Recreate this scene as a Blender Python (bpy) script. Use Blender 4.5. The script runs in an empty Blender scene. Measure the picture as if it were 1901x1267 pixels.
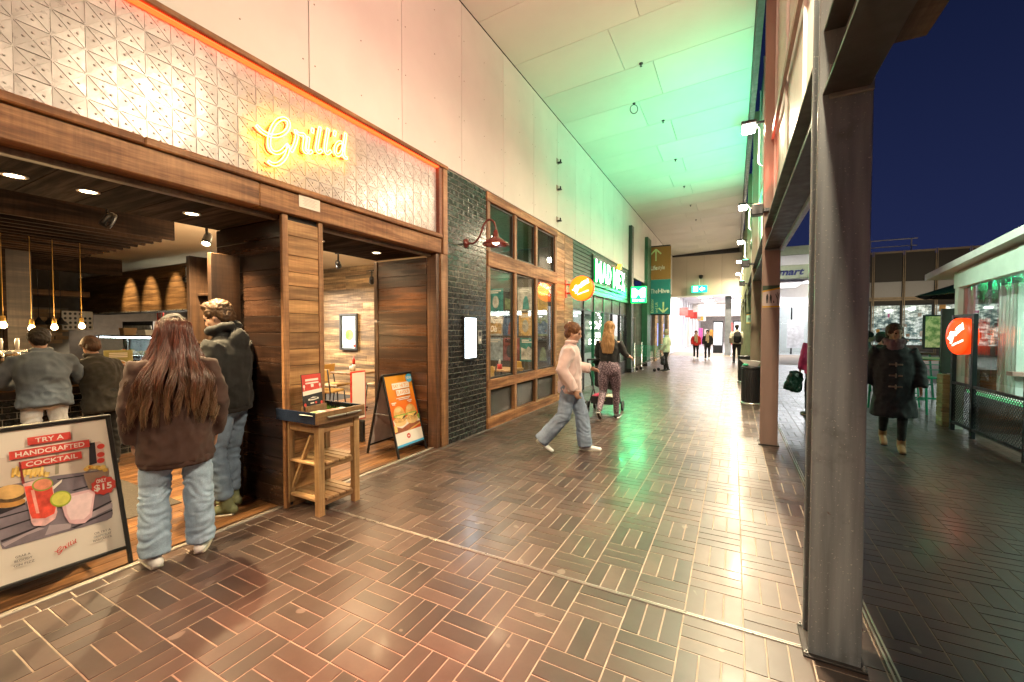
import bpy, bmesh, math, random
import numpy as np
from mathutils import Vector, Matrix, noise as mnoise
random.seed(7)
S = bpy.context.scene
C = S.collection
R = math.radians
# ------------------------------------------------------------------ camera
EYE = 1.55; YAW = R(27.9); PITCH = R(1.51); FPX = 778.0; PW, PH = 1901, 1267
cam = bpy.data.cameras.new('camera'); camo = bpy.data.objects.new('camera', cam); C.objects.link(camo)
cam.sensor_width = 36.0; cam.lens = 36.0*FPX/PW; cam.clip_start = 0.05; cam.clip_end = 400
camo.location = (0, 0, EYE); camo.rotation_euler = (R(90)-PITCH, 0, YAW)
S.camera = camo
# ------------------------------------------------------------------ night sky
wd = bpy.data.worlds.new('World'); S.world = wd; wd.use_nodes = True
nt = wd.node_tree; nt.nodes.clear()
_tc = nt.nodes.new('ShaderNodeTexCoord'); _sp = nt.nodes.new('ShaderNodeSeparateXYZ'); _rp = nt.nodes.new('ShaderNodeValToRGB')
_bg = nt.nodes.new('ShaderNodeBackground'); _ou = nt.nodes.new('ShaderNodeOutputWorld')
nt.links.new(_tc.outputs['Generated'], _sp.inputs[0]); nt.links.new(_sp.outputs['Z'], _rp.inputs[0])
nt.links.new(_rp.outputs[0], _bg.inputs[0]); nt.links.new(_bg.outputs[0], _ou.inputs[0])
_rp.color_ramp.elements[0].color = (0.0130, 0.0190, 0.066, 1); _rp.color_ramp.elements[0].position = 0.05
_rp.color_ramp.elements[1].color = (0.0032, 0.0060, 0.024, 1); _rp.color_ramp.elements[1].position = 0.62
_bg.inputs['Strength'].default_value = 1.0
# ------------------------------------------------------------------ exposure
S.view_settings.view_transform = 'Standard'; S.view_settings.look = 'None'
S.view_settings.exposure = 0.28; S.view_settings.gamma = 1.0
S.cycles.max_bounces = 7; S.cycles.diffuse_bounces = 4; S.cycles.glossy_bounces = 4
S.cycles.transparent_max_bounces = 12; S.cycles.caustics_reflective = False; S.cycles.caustics_refractive = False
S.cycles.sample_clamp_indirect = 6.0
S.cycles.use_denoising = True

# ------------------------------------------------------------------ pixel helpers
FW = Vector((-math.sin(YAW)*math.cos(PITCH), math.cos(YAW)*math.cos(PITCH), -math.sin(PITCH)))
RT = Vector((math.cos(YAW), math.sin(YAW), 0)); UP = RT.cross(FW); EYEP = Vector((0, 0, EYE))
def ray(x, y): return FW + RT*((x-PW/2)/FPX) - UP*((y-PH/2)/FPX)
def atx(x, y, X): d = ray(x, y); return EYEP + d*(X/d.x)
def aty(x, y, Y): d = ray(x, y); return EYEP + d*(Y/d.y)
def atz(x, y, z=0.0): d = ray(x, y); return EYEP + d*((z-EYE)/d.z)

# ------------------------------------------------------------------ scene-graph helpers
def tag(o, label=None, cat=None, group=None, kind=None):
    if label: o['label'] = label
    if cat: o['category'] = cat
    if group: o['group'] = group
    if kind: o['kind'] = kind
    return o
def thing(name, label, cat, loc=(0, 0, 0), rz=0.0, group=None):
    o = bpy.data.objects.new(name, None); C.objects.link(o); o.empty_display_size = 0.1
    o.location = loc; o.rotation_euler = (0, 0, rz)
    return tag(o, label, cat, group)
def link(name, me, m=None, parent=None, loc=None, rot=None):
    o = bpy.data.objects.new(name, me); C.objects.link(o)
    if m is not None:
        if not me.materials: me.materials.append(m)
        elif me.materials[0] != m:
            o.material_slots[0].link = 'OBJECT'; o.material_slots[0].material = m
    if parent is not None: o.parent = parent
    if loc is not None: o.location = loc
    if rot is not None: o.rotation_euler = rot
    return o
def copy_tree(o, parent=None):
    c = o.copy(); C.objects.link(c)
    if parent is not None: c.parent = parent
    for ch in list(o.children): copy_tree(ch, c)
    return c

class MB:
    """collects shapes, builds ONE mesh"""
    def __init__(s): s.v = []; s.f = []; s.M = Matrix.Identity(4)
    def add(s, vs, fs):
        b = len(s.v); M = s.M
        s.v += [tuple(M @ Vector(p)) for p in vs]; s.f += [tuple(i+b for i in f) for f in fs]; return s
    def box(s, x0, x1, y0, y1, z0, z1, b=0.0):
        if b <= 0:
            return s.add([(x0,y0,z0),(x1,y0,z0),(x1,y1,z0),(x0,y1,z0),(x0,y0,z1),(x1,y0,z1),(x1,y1,z1),(x0,y1,z1)],
                         [(3,2,1,0),(4,5,6,7),(0,1,5,4),(1,2,6,5),(2,3,7,6),(3,0,4,7)])
        b = min(b, .45*(x1-x0), .45*(y1-y0), .45*(z1-z0))
        vs = []; idx = {}
        for i, (sx, X) in enumerate(((1, x0), (-1, x1))):
            for j, (sy, Y) in enumerate(((1, y0), (-1, y1))):
                for k, (sz, Z) in enumerate(((1, z0), (-1, z1))):
                    for a in range(3):
                        p = [X+sx*b, Y+sy*b, Z+sz*b]; p[a] = (X, Y, Z)[a]
                        idx[i, j, k, a] = len(vs); vs.append(tuple(p))
        fs = []
        q = lambda *t: fs.append(t)
        for i in (0, 1):
            a = [idx[i,0,0,0], idx[i,1,0,0], idx[i,1,1,0], idx[i,0,1,0]]; q(*(a if i else a[::-1]))
            a = [idx[0,i,0,1], idx[0,i,1,1], idx[1,i,1,1], idx[1,i,0,1]]; q(*(a if i else a[::-1]))
            a = [idx[0,0,i,2], idx[1,0,i,2], idx[1,1,i,2], idx[0,1,i,2]]; q(*(a if i else a[::-1]))
        for i in (0, 1):
            for j in (0, 1):
                fl = (i+j) % 2
                a = [idx[i,j,0,0], idx[i,j,0,1], idx[i,j,1,1], idx[i,j,1,0]]; q(*(a if not fl else a[::-1]))
                a = [idx[i,0,j,2], idx[i,0,j,0], idx[i,1,j,0], idx[i,1,j,2]]; q(*(a if not fl else a[::-1]))
                a = [idx[0,i,j,1], idx[0,i,j,2], idx[1,i,j,2], idx[1,i,j,1]]; q(*(a if not fl else a[::-1]))
                for k in (0, 1):
                    a = [idx[i,j,k,0], idx[i,j,k,1], idx[i,j,k,2]]; q(*(a if (i+j+k) % 2 else a[::-1]))
        return s.add(vs, fs)
    def bar(s, p, q, w, d=None, up=(0, 0, 1), b=0.0):
        p = Vector(p); q = Vector(q); d = d or w; z = (q-p); L = z.length; z.normalize(); u = Vector(up)
        if abs(z.dot(u)) > .98: u = Vector((1, 0, 0))
        x = u.cross(z).normalized(); y = z.cross(x)
        old = s.M; s.M = old @ Matrix(((x.x,y.x,z.x,p.x),(x.y,y.y,z.y,p.y),(x.z,y.z,z.z,p.z),(0,0,0,1)))
        s.box(-w/2, w/2, -d/2, d/2, 0, L, b); s.M = old; return s
    def tube(s, pts, r, n=8, cap=True, closed=False):
        pts = [Vector(p) for p in pts]; m = len(pts); vs = []; fs = []; prev = None
        for i, p in enumerate(pts):
            if closed: t = pts[(i+1) % m]-pts[i-1]
            else: t = pts[min(i+1, m-1)]-pts[max(i-1, 0)]
            if t.length < 1e-9: t = Vector((0, 0, 1))
            t.normalize()
            if prev is None:
                a = Vector((0, 0, 1)) if abs(t.z) < .9 else Vector((1, 0, 0))
                x = t.cross(a).normalized()
            else:
                x = prev - t*prev.dot(t)
                x = x.normalized() if x.length > 1e-6 else t.orthogonal().normalized()
            prev = x; y = t.cross(x); rr = r[i] if isinstance(r, (list, tuple)) else r
            for k in range(n):
                a = 2*math.pi*k/n; vs.append(p + x*(rr*math.cos(a)) + y*(rr*math.sin(a)))
        for i in range(m if closed else m-1):
            j = (i+1) % m
            for k in range(n):
                fs.append((i*n+k, i*n+(k+1) % n, j*n+(k+1) % n, j*n+k))
        if cap and not closed:
            fs.append(tuple(range(n-1, -1, -1))); fs.append(tuple((m-1)*n+k for k in range(n)))
        return s.add(vs, fs)
    def lathe(s, prof, n=20, cx=0, cy=0, cz=0):
        vs = []; fs = []
        for (r, z) in prof:
            for k in range(n):
                a = 2*math.pi*k/n; vs.append((cx+r*math.cos(a), cy+r*math.sin(a), cz+z))
        for i in range(len(prof)-1):
            for k in range(n):
                fs.append((i*n+k, i*n+(k+1) % n, (i+1)*n+(k+1) % n, (i+1)*n+k))
        if prof[0][0] > 1e-5: fs.append(tuple(range(n-1, -1, -1)))
        if prof[-1][0] > 1e-5: fs.append(tuple((len(prof)-1)*n+k for k in range(n)))
        return s.add(vs, fs)
    def prism(s, poly, z0, z1):
        n = len(poly); vs = [(x, y, z0) for x, y in poly]+[(x, y, z1) for x, y in poly]
        fs = [tuple(range(n-1, -1, -1)), tuple(range(n, 2*n))]+[(i, (i+1) % n, n+(i+1) % n, n+i) for i in range(n)]
        return s.add(vs, fs)
    def sphere(s, c, r, n=12, sx=1, sy=1, sz=1):
        m = n//2; vs = [(c[0], c[1], c[2]-r*sz)]; fs = []
        for i in range(1, m):
            t = -math.pi/2+math.pi*i/m
            for k in range(n):
                a = 2*math.pi*k/n
                vs.append((c[0]+r*sx*math.cos(t)*math.cos(a), c[1]+r*sy*math.cos(t)*math.sin(a), c[2]+r*sz*math.sin(t)))
        vs.append((c[0], c[1], c[2]+r*sz)); L = len(vs)-1
        for k in range(n):
            fs.append((0, 1+(k+1) % n, 1+k)); fs.append((L, L-n+k, L-n+(k+1) % n))
        for i in range(m-2):
            for k in range(n):
                a = 1+i*n; fs.append((a+k, a+(k+1) % n, a+n+(k+1) % n, a+n+k))
        return s.add(vs, fs)
    def mesh(s, name, smooth=False):
        me = bpy.data.meshes.new(name); me.from_pydata(s.v, [], s.f); me.update()
        if smooth: me.polygons.foreach_set('use_smooth', [True]*len(me.polygons))
        return me
    def build(s, name, m, parent=None, smooth=False, loc=None, rot=None):
        return link(name, s.mesh(name, smooth), m, parent, loc, rot)
def BOX(name, m, parent, x0, x1, y0, y1, z0, z1, b=0.004):
    return MB().box(x0, x1, y0, y1, z0, z1, b).build(name, m, parent)

def frame(o, x, y):
    """4x4: local x, y in a plane, z its normal"""
    x = Vector(x).normalized(); y = Vector(y); y = (y-x*y.dot(x)).normalized(); z = x.cross(y); o = Vector(o)
    return Matrix(((x.x,y.x,z.x,o.x),(x.y,y.y,z.y,o.y),(x.z,y.z,z.z,o.z),(0,0,0,1)))
_txt = {}
TMP = bpy.data.scenes.new('workbench')        # small scene for evaluating letters and figures; removed at the end
def evaluate(ob):
    TMP.collection.objects.link(ob); vl = TMP.view_layers[0]; vl.update(); me = bpy.data.meshes.new_from_object(ob.evaluated_get(vl.depsgraph)); TMP.collection.objects.unlink(ob); return me
def text_geo(txt, offset=0.0, shear=0.0):
    key = (txt, offset, shear)
    if key in _txt: return _txt[key]
    cu = bpy.data.curves.new('t', 'FONT'); cu.body = txt; cu.offset = offset; cu.shear = shear; cu.extrude = 0; cu.resolution_u = 3
    ob = bpy.data.objects.new('t', cu); me = evaluate(ob)
    vs = [tuple(v.co) for v in me.vertices]; fs = [tuple(p.vertices) for p in me.polygons]
    bpy.data.objects.remove(ob); bpy.data.curves.remove(cu); bpy.data.meshes.remove(me)
    xs = [v[0] for v in vs]; ys = [v[1] for v in vs]
    x0, x1, y0, y1 = min(xs), max(xs), min(ys), max(ys)
    vs = [((a-x0)/(x1-x0), (b-y0)/(y1-y0)) for a, b, c in vs]
    _txt[key] = (vs, fs, (x1-x0)/(y1-y0)); return _txt[key]
def text(name, txt, M, x0, y0, w, h, m, parent, z=0.001, depth=0.0, offset=0.0, shear=0.0):
    """lettering fitted to the box x0,y0,w,h of plane M"""
    vs, fs, asp = text_geo(txt, offset, shear)
    if w is None: w = h*asp
    mb = MB(); mb.M = M; n = len(vs)
    P = [(x0+a*w, y0+b*h) for a, b in vs]
    if depth <= 0: mb.add([(a, b, z) for a, b in P], fs)
    else:
        mb.add([(a, b, z+depth) for a, b in P], fs)
        cnt = {}
        for f in fs:
            for i in range(len(f)):
                e = (f[i], f[(i+1) % len(f)]); cnt[e] = 1
        side = [e for e in cnt if (e[1], e[0]) not in cnt]
        mb.add([(a, b, z) for a, b in P]+[(a, b, z+depth) for a, b in P], [(e[0], e[1], e[1]+n, e[0]+n) for e in side])
    return mb.build(name, m, parent)
def flat(name, M, poly, m, parent, z=0.001):
    mb = MB(); mb.M = M; mb.add([(a, b, z) for a, b in poly], [tuple(range(len(poly)))]); return mb.build(name, m, parent)
def ell(cx, cy, rx, ry, n=20, a0=0, a1=360):
    return [(cx+rx*math.cos(R(a0+(a1-a0)*i/n)), cy+ry*math.sin(R(a0+(a1-a0)*i/n))) for i in range(n if a1-a0 >= 360 else n+1)]
def rect(x, y, w, h): return [(x, y), (x+w, y), (x+w, y+h), (x, y+h)]
def rrect(x, y, w, h, r, n=4):
    o = []
    for cx, cy, a in ((x+w-r, y+r, -90), (x+w-r, y+h-r, 0), (x+r, y+h-r, 90), (x+r, y+r, 180)):
        o += [(cx+r*math.cos(R(a+90*i/n)), cy+r*math.sin(R(a+90*i/n))) for i in range(n+1)]
    return o

# ------------------------------------------------------------------ materials
def _new(name):
    m = bpy.data.materials.new(name); m.use_nodes = True; t = m.node_tree; b = t.nodes['Principled BSDF']
    return m, t, b
def coords(t, stretch=(1, 1, 1), rnd=True):
    tc = t.nodes.new('ShaderNodeTexCoord'); mp = t.nodes.new('ShaderNodeMapping'); mp.inputs['Scale'].default_value = stretch
    t.links.new(tc.outputs['Object'], mp.inputs['Vector'])
    if rnd:
        oi = t.nodes.new('ShaderNodeObjectInfo'); ml = t.nodes.new('ShaderNodeMath'); ml.operation = 'MULTIPLY'; ml.inputs[1].default_value = 37.0
        t.links.new(oi.outputs['Random'], ml.inputs[0]); cb = t.nodes.new('ShaderNodeCombineXYZ')
        for i in range(3): t.links.new(ml.outputs[0], cb.inputs[i])
        t.links.new(cb.outputs[0], mp.inputs['Location'])
    return mp.outputs['Vector']
def nz(t, vec, scale, detail=4, rough=.55):
    n = t.nodes.new('ShaderNodeTexNoise'); n.inputs['Scale'].default_value = scale; n.inputs['Detail'].default_value = detail
    n.inputs['Roughness'].default_value = rough; t.links.new(vec, n.inputs['Vector']); return n.outputs['Fac']
def ramp(t, fac, stops):
    r = t.nodes.new('ShaderNodeValToRGB'); e = r.color_ramp.elements
    while len(e) < len(stops): e.new(.5)
    for k, (p, c) in enumerate(stops):
        e[k].position = p; e[k].color = tuple(c)+(1,) if len(c) == 3 else c
    t.links.new(fac, r.inputs[0]); return r.outputs[0]
def mathn(t, op, a, b=None):
    n = t.nodes.new('ShaderNodeMath'); n.operation = op
    for i, v in enumerate((a, b)):
        if v is None: continue
        if isinstance(v, (int, float)): n.inputs[i].default_value = v
        else: t.links.new(v, n.inputs[i])
    return n.outputs[0]
def mixc(t, fac, a, b, typ='MIX'):
    n = t.nodes.new('ShaderNodeMixRGB'); n.blend_type = typ
    for i, v in enumerate((fac, a, b)):
        if isinstance(v, (int, float)): n.inputs[i].default_value = v
        elif isinstance(v, tuple): n.inputs[i].default_value = v+(1,) if len(v) == 3 else v
        else: t.links.new(v, n.inputs[i])
    return n.outputs[0]
def bumpn(t, b, h, strength, dist=.01):
    n = t.nodes.new('ShaderNodeBump'); n.inputs['Strength'].default_value = strength; n.inputs['Distance'].default_value = dist
    t.links.new(h, n.inputs['Height']); t.links.new(n.outputs[0], b.inputs['Normal'])
def vary(t, col, amt, island=False):
    """random brightness per object (or per piece of a joined mesh)"""
    if island: r = t.nodes.new('ShaderNodeNewGeometry').outputs['Random Per Island']
    else: r = t.nodes.new('ShaderNodeObjectInfo').outputs['Random']
    f = mathn(t, 'MULTIPLY_ADD', r, 2*amt); f.node.inputs[2].default_value = 1-amt
    n = t.nodes.new('ShaderNodeVectorMath'); n.operation = 'SCALE'
    if isinstance(col, tuple): n.inputs[0].default_value = col
    else: t.links.new(col, n.inputs[0])
    t.links.new(f, n.inputs['Scale']); return n.outputs[0]
def mat(name, col, rough=.5, metal=0., var=.25, vs=6., stretch=(1, 1, 1), bump=0., bs=60., bd=.004, rv=.12, piece=0., island=False, coat=0., spec=.5, sheen=0.):
    """plain surface: colour drift, roughness drift, fine relief"""
    m, t, b = _new(name); v = coords(t, stretch)
    n1 = nz(t, v, vs, 5)
    dark = tuple(c*(1-var) for c in col); lite = tuple(min(1, c*(1+var)) for c in col)
    c = ramp(t, n1, [(.25, dark), (.75, lite)])
    if piece: c = vary(t, c, piece, island)
    t.links.new(c, b.inputs['Base Color']); b.inputs['Metallic'].default_value = metal
    rr = ramp(t, nz(t, v, vs*2.3, 4), [(.3, (max(.03, rough-rv),)*3), (.7, (min(1, rough+rv),)*3)])
    t.links.new(rr, b.inputs['Roughness']); b.inputs['Specular IOR Level'].default_value = spec
    b.inputs['Coat Weight'].default_value = coat; b.inputs['Coat Roughness'].default_value = .15
    b.inputs['Sheen Weight'].default_value = sheen
    if bump: bumpn(t, b, nz(t, v, bs, 4), bump, bd)
    return m
def emit(name, col, s):
    m, t, b = _new(name); b.inputs['Base Color'].default_value = tuple(col)+(1,)
    b.inputs['Emission Color'].default_value = tuple(col)+(1,); b.inputs['Emission Strength'].default_value = s
    b.inputs['Roughness'].default_value = .4; return m
def wood(name, c1, c2, axis=1, rough=.5, grain=1., piece=.3, saw=.35, bump=.35, spec=.5):
    """sawn hardwood: long grain along an axis, saw marks across it, knots of darker wood"""
    m, t, b = _new(name)
    st = [9., 9., 9.]; st[axis] = .7
    v = coords(t, tuple(st)); g1 = nz(t, v, 1.6*grain, 7, .62)
    s2 = [30., 30., 30.]; s2[axis] = 1.6; v2 = coords(t, tuple(s2)); g2 = nz(t, v2, 2.2*grain, 5, .6)
    s3 = [2.2, 2.2, 2.2]; s3[axis] = 34.; v3 = coords(t, tuple(s3)); g3 = nz(t, v3, 1.3, 3, .5)
    v4 = coords(t); g4 = nz(t, v4, 2.4, 3)
    c = ramp(t, g1, [(.28, tuple(x*.55 for x in c1)), (.45, c1), (.62, c2), (.8, tuple(min(1, x*1.25) for x in c2))])
    c = mixc(t, .38, c, ramp(t, g2, [(.3, (.30, .20, .13)), (.65, (1, 1, 1))]), 'MULTIPLY')
    c = mixc(t, saw, c, ramp(t, g3, [(.36, (.34, .25, .18)), (.6, (1, 1, 1))]), 'MULTIPLY')
    c = mixc(t, .35, c, ramp(t, g4, [(.3, (.45, .33, .25)), (.7, (1.0, 1.0, 1.0))]), 'MULTIPLY')
    if piece: c = vary(t, c, piece)
    t.links.new(c, b.inputs['Base Color'])
    t.links.new(ramp(t, g1, [(.3, (min(1, rough+.15),)*3), (.7, (max(.05, rough-.08),)*3)]), b.inputs['Roughness'])
    b.inputs['Specular IOR Level'].default_value = spec
    bumpn(t, b, mixc(t, .5, g2, g3), bump, .004)
    return m
def glass(name, tint=(1, 1, 1), refl=.06, rough=.02):
    m = bpy.data.materials.new(name); m.use_nodes = True; t = m.node_tree; t.nodes.clear()
    o = t.nodes.new('ShaderNodeOutputMaterial'); mx = t.nodes.new('ShaderNodeMixShader'); tr = t.nodes.new('ShaderNodeBsdfTransparent'); gl = t.nodes.new('ShaderNodeBsdfGlossy')
    lw = t.nodes.new('ShaderNodeLayerWeight'); lw.inputs[0].default_value = .5; tr.inputs[0].default_value = tuple(tint)+(1,); gl.inputs['Roughness'].default_value = rough
    f = mathn(t, 'MULTIPLY_ADD', mathn(t, 'POWER', lw.outputs['Facing'], 5.0), .9); f.node.inputs[2].default_value = refl
    t.links.new(f, mx.inputs[0]); t.links.new(tr.outputs[0], mx.inputs[1]); t.links.new(gl.outputs[0], mx.inputs[2]); t.links.new(mx.outputs[0], o.inputs[0])
    return m
def lamp(name, typ, loc, energy, col, parent=None, size=.1, target=None, spot=80, blend=.6, sizey=None):
    l = bpy.data.lights.new(name, typ); l.energy = energy; l.color = col
    if typ == 'POINT': l.shadow_soft_size = size
    elif typ == 'SPOT': l.shadow_soft_size = size; l.spot_size = R(spot); l.spot_blend = blend
    elif typ == 'AREA':
        l.size = size
        if sizey: l.shape = 'RECTANGLE'; l.size_y = sizey
    o = bpy.data.objects.new(name, l); C.objects.link(o); o.location = loc
    if target is not None: o.rotation_euler = (Vector(target)-Vector(loc)).to_track_quat('-Z', 'Y').to_euler()
    if parent is not None: o.parent = parent
    return o
# ================================================================== MATERIALS OF THE PLACE
def paver_mat(name, island):
    m, t, b = _new(name); v = coords(t); n = nz(t, v, 5, 5); n2 = nz(t, v, 60, 4)
    c = ramp(t, n, [(.25, (.037, .0215, .0165)), (.75, (.066, .040, .030))]); c = vary(t, c, .42, island)
    c = mixc(t, .12, c, ramp(t, n2, [(.35, (.4, .4, .4)), (.6, (1, 1, 1))]), 'MULTIPLY')
    tc = t.nodes.new('ShaderNodeNewGeometry'); big = nz(t, tc.outputs['Position'], 1.1, 5)
    c = mixc(t, ramp(t, big, [(.5, (0, 0, 0)), (.78, (.22, .22, .22))]), c, (.13, .095, .07))
    c = mixc(t, ramp(t, nz(t, tc.outputs['Position'], 7.0, 1), [(.735, (0, 0, 0)), (.75, (.75, .75, .75))]), c, (.16, .13, .105)); c = mixc(t, ramp(t, nz(t, tc.outputs['Position'], 3.1, 4), [(.62, (0, 0, 0)), (.70, (.5, .5, .5))]), c, (.022, .016, .013))
    t.links.new(c, b.inputs['Base Color'])
    t.links.new(ramp(t, mixc(t, .5, nz(t, v, 14, 5), big), [(.3, (.30,)*3), (.72, (.45,)*3)]), b.inputs['Roughness'])
    b.inputs['Specular IOR Level'].default_value = .78; b.inputs['Coat Weight'].default_value = .10; b.inputs['Coat Roughness'].default_value = .13
    bumpn(t, b, mixc(t, .3, nz(t, v, 7, 3), n2), .06, .004); return m
M_paver = paver_mat('paver_clay', False); M_paver_f = paver_mat('paver_clay_field', True)
M_grout = mat('grout', (.255, .20, .155), .8, var=.3, vs=12, bump=.3, bs=200)
M_steel_lt = mat('brushed_strip', (.42, .39, .35), .35, .8, var=.1)
M_panel = mat('cement_sheet', (.66, .63, .59), .62, var=.07, vs=1.2, bump=.06, bs=180, piece=.05)
M_ceil = mat('ceiling_sheet', (.66, .63, .57), .6, var=.06, vs=.8, bump=.05, bs=150, piece=.05)
M_black = mat('black_paint', (.012, .012, .013), .5, var=.3)
M_dark = mat('dark_void', (.015, .013, .012), .8)
M_timber = wood('sawn_timber', (.21, .080, .024), (.46, .22, .080), 1, .55, piece=.15, saw=.28, bump=.6)
M_timber_v = wood('frame_timber', (.24, .11, .042), (.42, .22, .095), 2, .5, piece=.2, saw=.3)
M_clad = wood('cladding_board', (.22, .115, .05), (.40, .225, .11), 0, .5, piece=.22, saw=.15)
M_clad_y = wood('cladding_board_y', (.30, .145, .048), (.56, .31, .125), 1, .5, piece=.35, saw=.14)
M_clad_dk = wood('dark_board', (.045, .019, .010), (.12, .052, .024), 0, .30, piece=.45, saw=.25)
M_clad_dky = wood('dark_board_y', (.018, .011, .008), (.050, .030, .020), 1, .4, piece=.45, saw=.5)
M_pine = wood('pale_pine', (.40, .235, .10), (.56, .36, .17), 2, .5, piece=.12, saw=.15)
M_pine_x = wood('pale_pine_x', (.36, .205, .09), (.52, .33, .155), 1, .5, piece=.25, saw=.15)
M_floorwood = wood('floor_board', (.13, .060, .022), (.27, .135, .055), 1, .3, piece=.45, saw=.1, bump=.15)
M_brickblk = mat('black_glazed_brick', (.014, .014, .013), .24, var=.35, vs=9, bump=.06, bs=14, piece=.3)
M_mortar = mat('pale_mortar', (.22, .20, .165), .85, var=.2)
M_steel = mat('column_paint', (.25, .245, .23), .42, .15, var=.28, vs=3, stretch=(3, 3, .5), bump=.12, bs=120)
M_steel_r = mat('column_paint_brown', (.30, .20, .16), .45, .15, var=.15, vs=3, stretch=(3, 3, .5), bump=.12, bs=120)
M_steel_d = mat('column_web', (.035, .028, .026), .5, .3, var=.2)
M_white = mat('white_paint', (.75, .74, .71), .5, var=.06)
M_glass = glass('window_glass', (.94, .97, .95), .05)
M_metal_dk = mat('dark_metal', (.03, .03, .032), .35, .7, var=.2)
M_chrome = mat('stainless', (.6, .6, .6), .22, 1., var=.1)
M_red = mat('red_paint', (.52, .03, .015), .45, var=.1)

# ================================================================== GROUND
ground = MB().box(-40, 60, -12, 90, -.3, -.012).build('ground', mat('far_paving', (.075, .062, .055), .45, var=.35, vs=3, bump=.2, bs=20), None); tag(ground, kind='structure')
floor = MB().box(-3.52, 9.0, -3.0, 32, -.011, 0.0).build('walkway_floor', M_grout, None); tag(floor, kind='structure')
BK = .2845; GX0 = .062; GY0 = 2.43
def brick_mesh(hx, hy):
    mb = MB(); g = .0034; h = .0028; c = .0012
    a, b_ = hx-g, hy-g
    mb.add([(-a,-b_,0),(a,-b_,0),(a,b_,0),(-a,b_,0),(-a+c,-b_+c,h),(a-c,-b_+c,h),(a-c,b_-c,h),(-a+c,b_-c,h)],
           [(4,5,6,7),(0,1,5,4),(1,2,6,5),(2,3,7,6),(3,0,4,7)])
    return mb
bm_x = brick_mesh(BK/2, BK/6).mesh('brick'); bm_y = brick_mesh(BK/6, BK/2).mesh('brick')
cells = []
for i in range(-13, 32):
    for j in range(-14, 105):
        x0 = GX0+i*BK; y0 = GY0+j*BK
        if x0 < -3.5 or (x0 > .45 and y0 > 22) or (x0 > 5): continue
        if y0 > 27 or y0 < -1.2: continue
        cx, cy = x0+BK/2, y0+BK/2
        # bricks out of frame are not needed
        d = Vector((cx, cy, 0))-EYEP; zc = d.dot(FW)
        if zc < .3: continue
        u = d.dot(RT)/zc*FPX+PW/2; w = PH/2-d.dot(UP)/zc*FPX
        if u < -160 or u > PW+160 or w > PH+160: continue
        # long axis along X where the parity says so (block under the strip left of x=-.508 stands along Y)
        along_x = (i+j) % 2 == 0
        for k in (-1, 0, 1):
            px, py = (cx, cy+k*BK/3) if along_x else (cx+k*BK/3, cy)
            cells.append((zc*zc/(1.55), px, py, along_x, abs(u-PW/2)))
cells.sort(key=lambda c: c[0])
field = MB(); cnt = 0
for c in cells:
    tilt = (random.gauss(0, .0022), random.gauss(0, .0022), 0); dz = random.uniform(-.0006, .0009)
    if cnt < 290 and c[4] < PW/2+40:
        o = link('brick', bm_x if c[3] else bm_y, M_paver, floor, (c[1], c[2], dz), tilt); cnt += 1
    else:
        g = .0034; hx, hy = (BK/2-g, BK/6-g) if c[3] else (BK/6-g, BK/2-g); cc = .0012; h = .0028+dz
        q = lambda x, y: h+tilt[1]*x*-1+tilt[0]*y
        field.add([(c[1]-hx,c[2]-hy,0),(c[1]+hx,c[2]-hy,0),(c[1]+hx,c[2]+hy,0),(c[1]-hx,c[2]+hy,0),
                   (c[1]-hx+cc,c[2]-hy+cc,q(-hx,-hy)),(c[1]+hx-cc,c[2]-hy+cc,q(hx,-hy)),(c[1]+hx-cc,c[2]+hy-cc,q(hx,hy)),(c[1]-hx+cc,c[2]+hy-cc,q(-hx,hy))],
                  [(4,5,6,7),(0,1,5,4),(1,2,6,5),(2,3,7,6),(3,0,4,7)])
y = -1.2
while y < 27:      # soldier course along the shops
    field.add([(-3.495,y+.0034,0),(-3.357,y+.0034,0),(-3.357,y+.1388,0),(-3.495,y+.1388,0),(-3.493,y+.0054,.0028),(-3.359,y+.0054,.0028),(-3.359,y+.1368,.0028),(-3.493,y+.1368,.0028)], [(4,5,6,7),(0,1,5,4),(1,2,6,5),(2,3,7,6),(3,0,4,7)]); y += BK/2
tag(field.build('brick_field', M_paver_f, floor), kind='stuff')
for k, y in enumerate((2.424, 2.437)): BOX('expansion_strip', M_steel_lt, floor, -3.38, .33, y-.003, y+.004, .0, .009, .001)
for x in (.648, .668): BOX('drain_edge', M_steel_lt, floor, x-.004, x+.004, -1, 22, 0, .009, .001)
BOX('threshold_strip', M_steel_lt, floor, -3.475, -3.455, -2, 4.36, 0, .012, .002)

# ================================================================== CEILING (fibre cement sheets, rising to the open side)
CSL = .055
def cz(x): return 6.1+CSL*(x+3.4)
ceiling = MB(); ceiling.add([(-3.6,-3,cz(-3.6)+.03),(.30,-3,cz(.3)+.03),(.30,28,cz(.3)+.03),(-3.6,28,cz(-3.6)+.03),(-3.6,-3,cz(-3.6)+.3),(.30,-3,cz(.3)+.3),(.30,28,cz(.3)+.3),(-3.6,28,cz(-3.6)+.3)],
            [(0,1,2,3),(7,6,5,4),(0,4,5,1),(1,5,6,2),(2,6,7,3),(3,7,4,0)])
ceiling = ceiling.build('ceiling', M_dark, None); tag(ceiling, kind='structure')
def ceil_panel(x0, x1, y0, y1):
    g = .005; x0 += g; x1 -= g; y0 += g; y1 -= g; mb = MB()
    mb.add([(x0,y0,cz(x0)),(x1,y0,cz(x1)),(x1,y1,cz(x1)),(x0,y1,cz(x0)),(x0,y0,cz(x0)+.025),(x1,y0,cz(x1)+.025),(x1,y1,cz(x1)+.025),(x0,y1,cz(x0)+.025)],
           [(3,2,1,0),(4,5,6,7),(0,1,5,4),(1,2,6,5),(2,3,7,6),(3,0,4,7)])
    return mb.build('ceiling_panel', M_ceil, ceiling)
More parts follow.
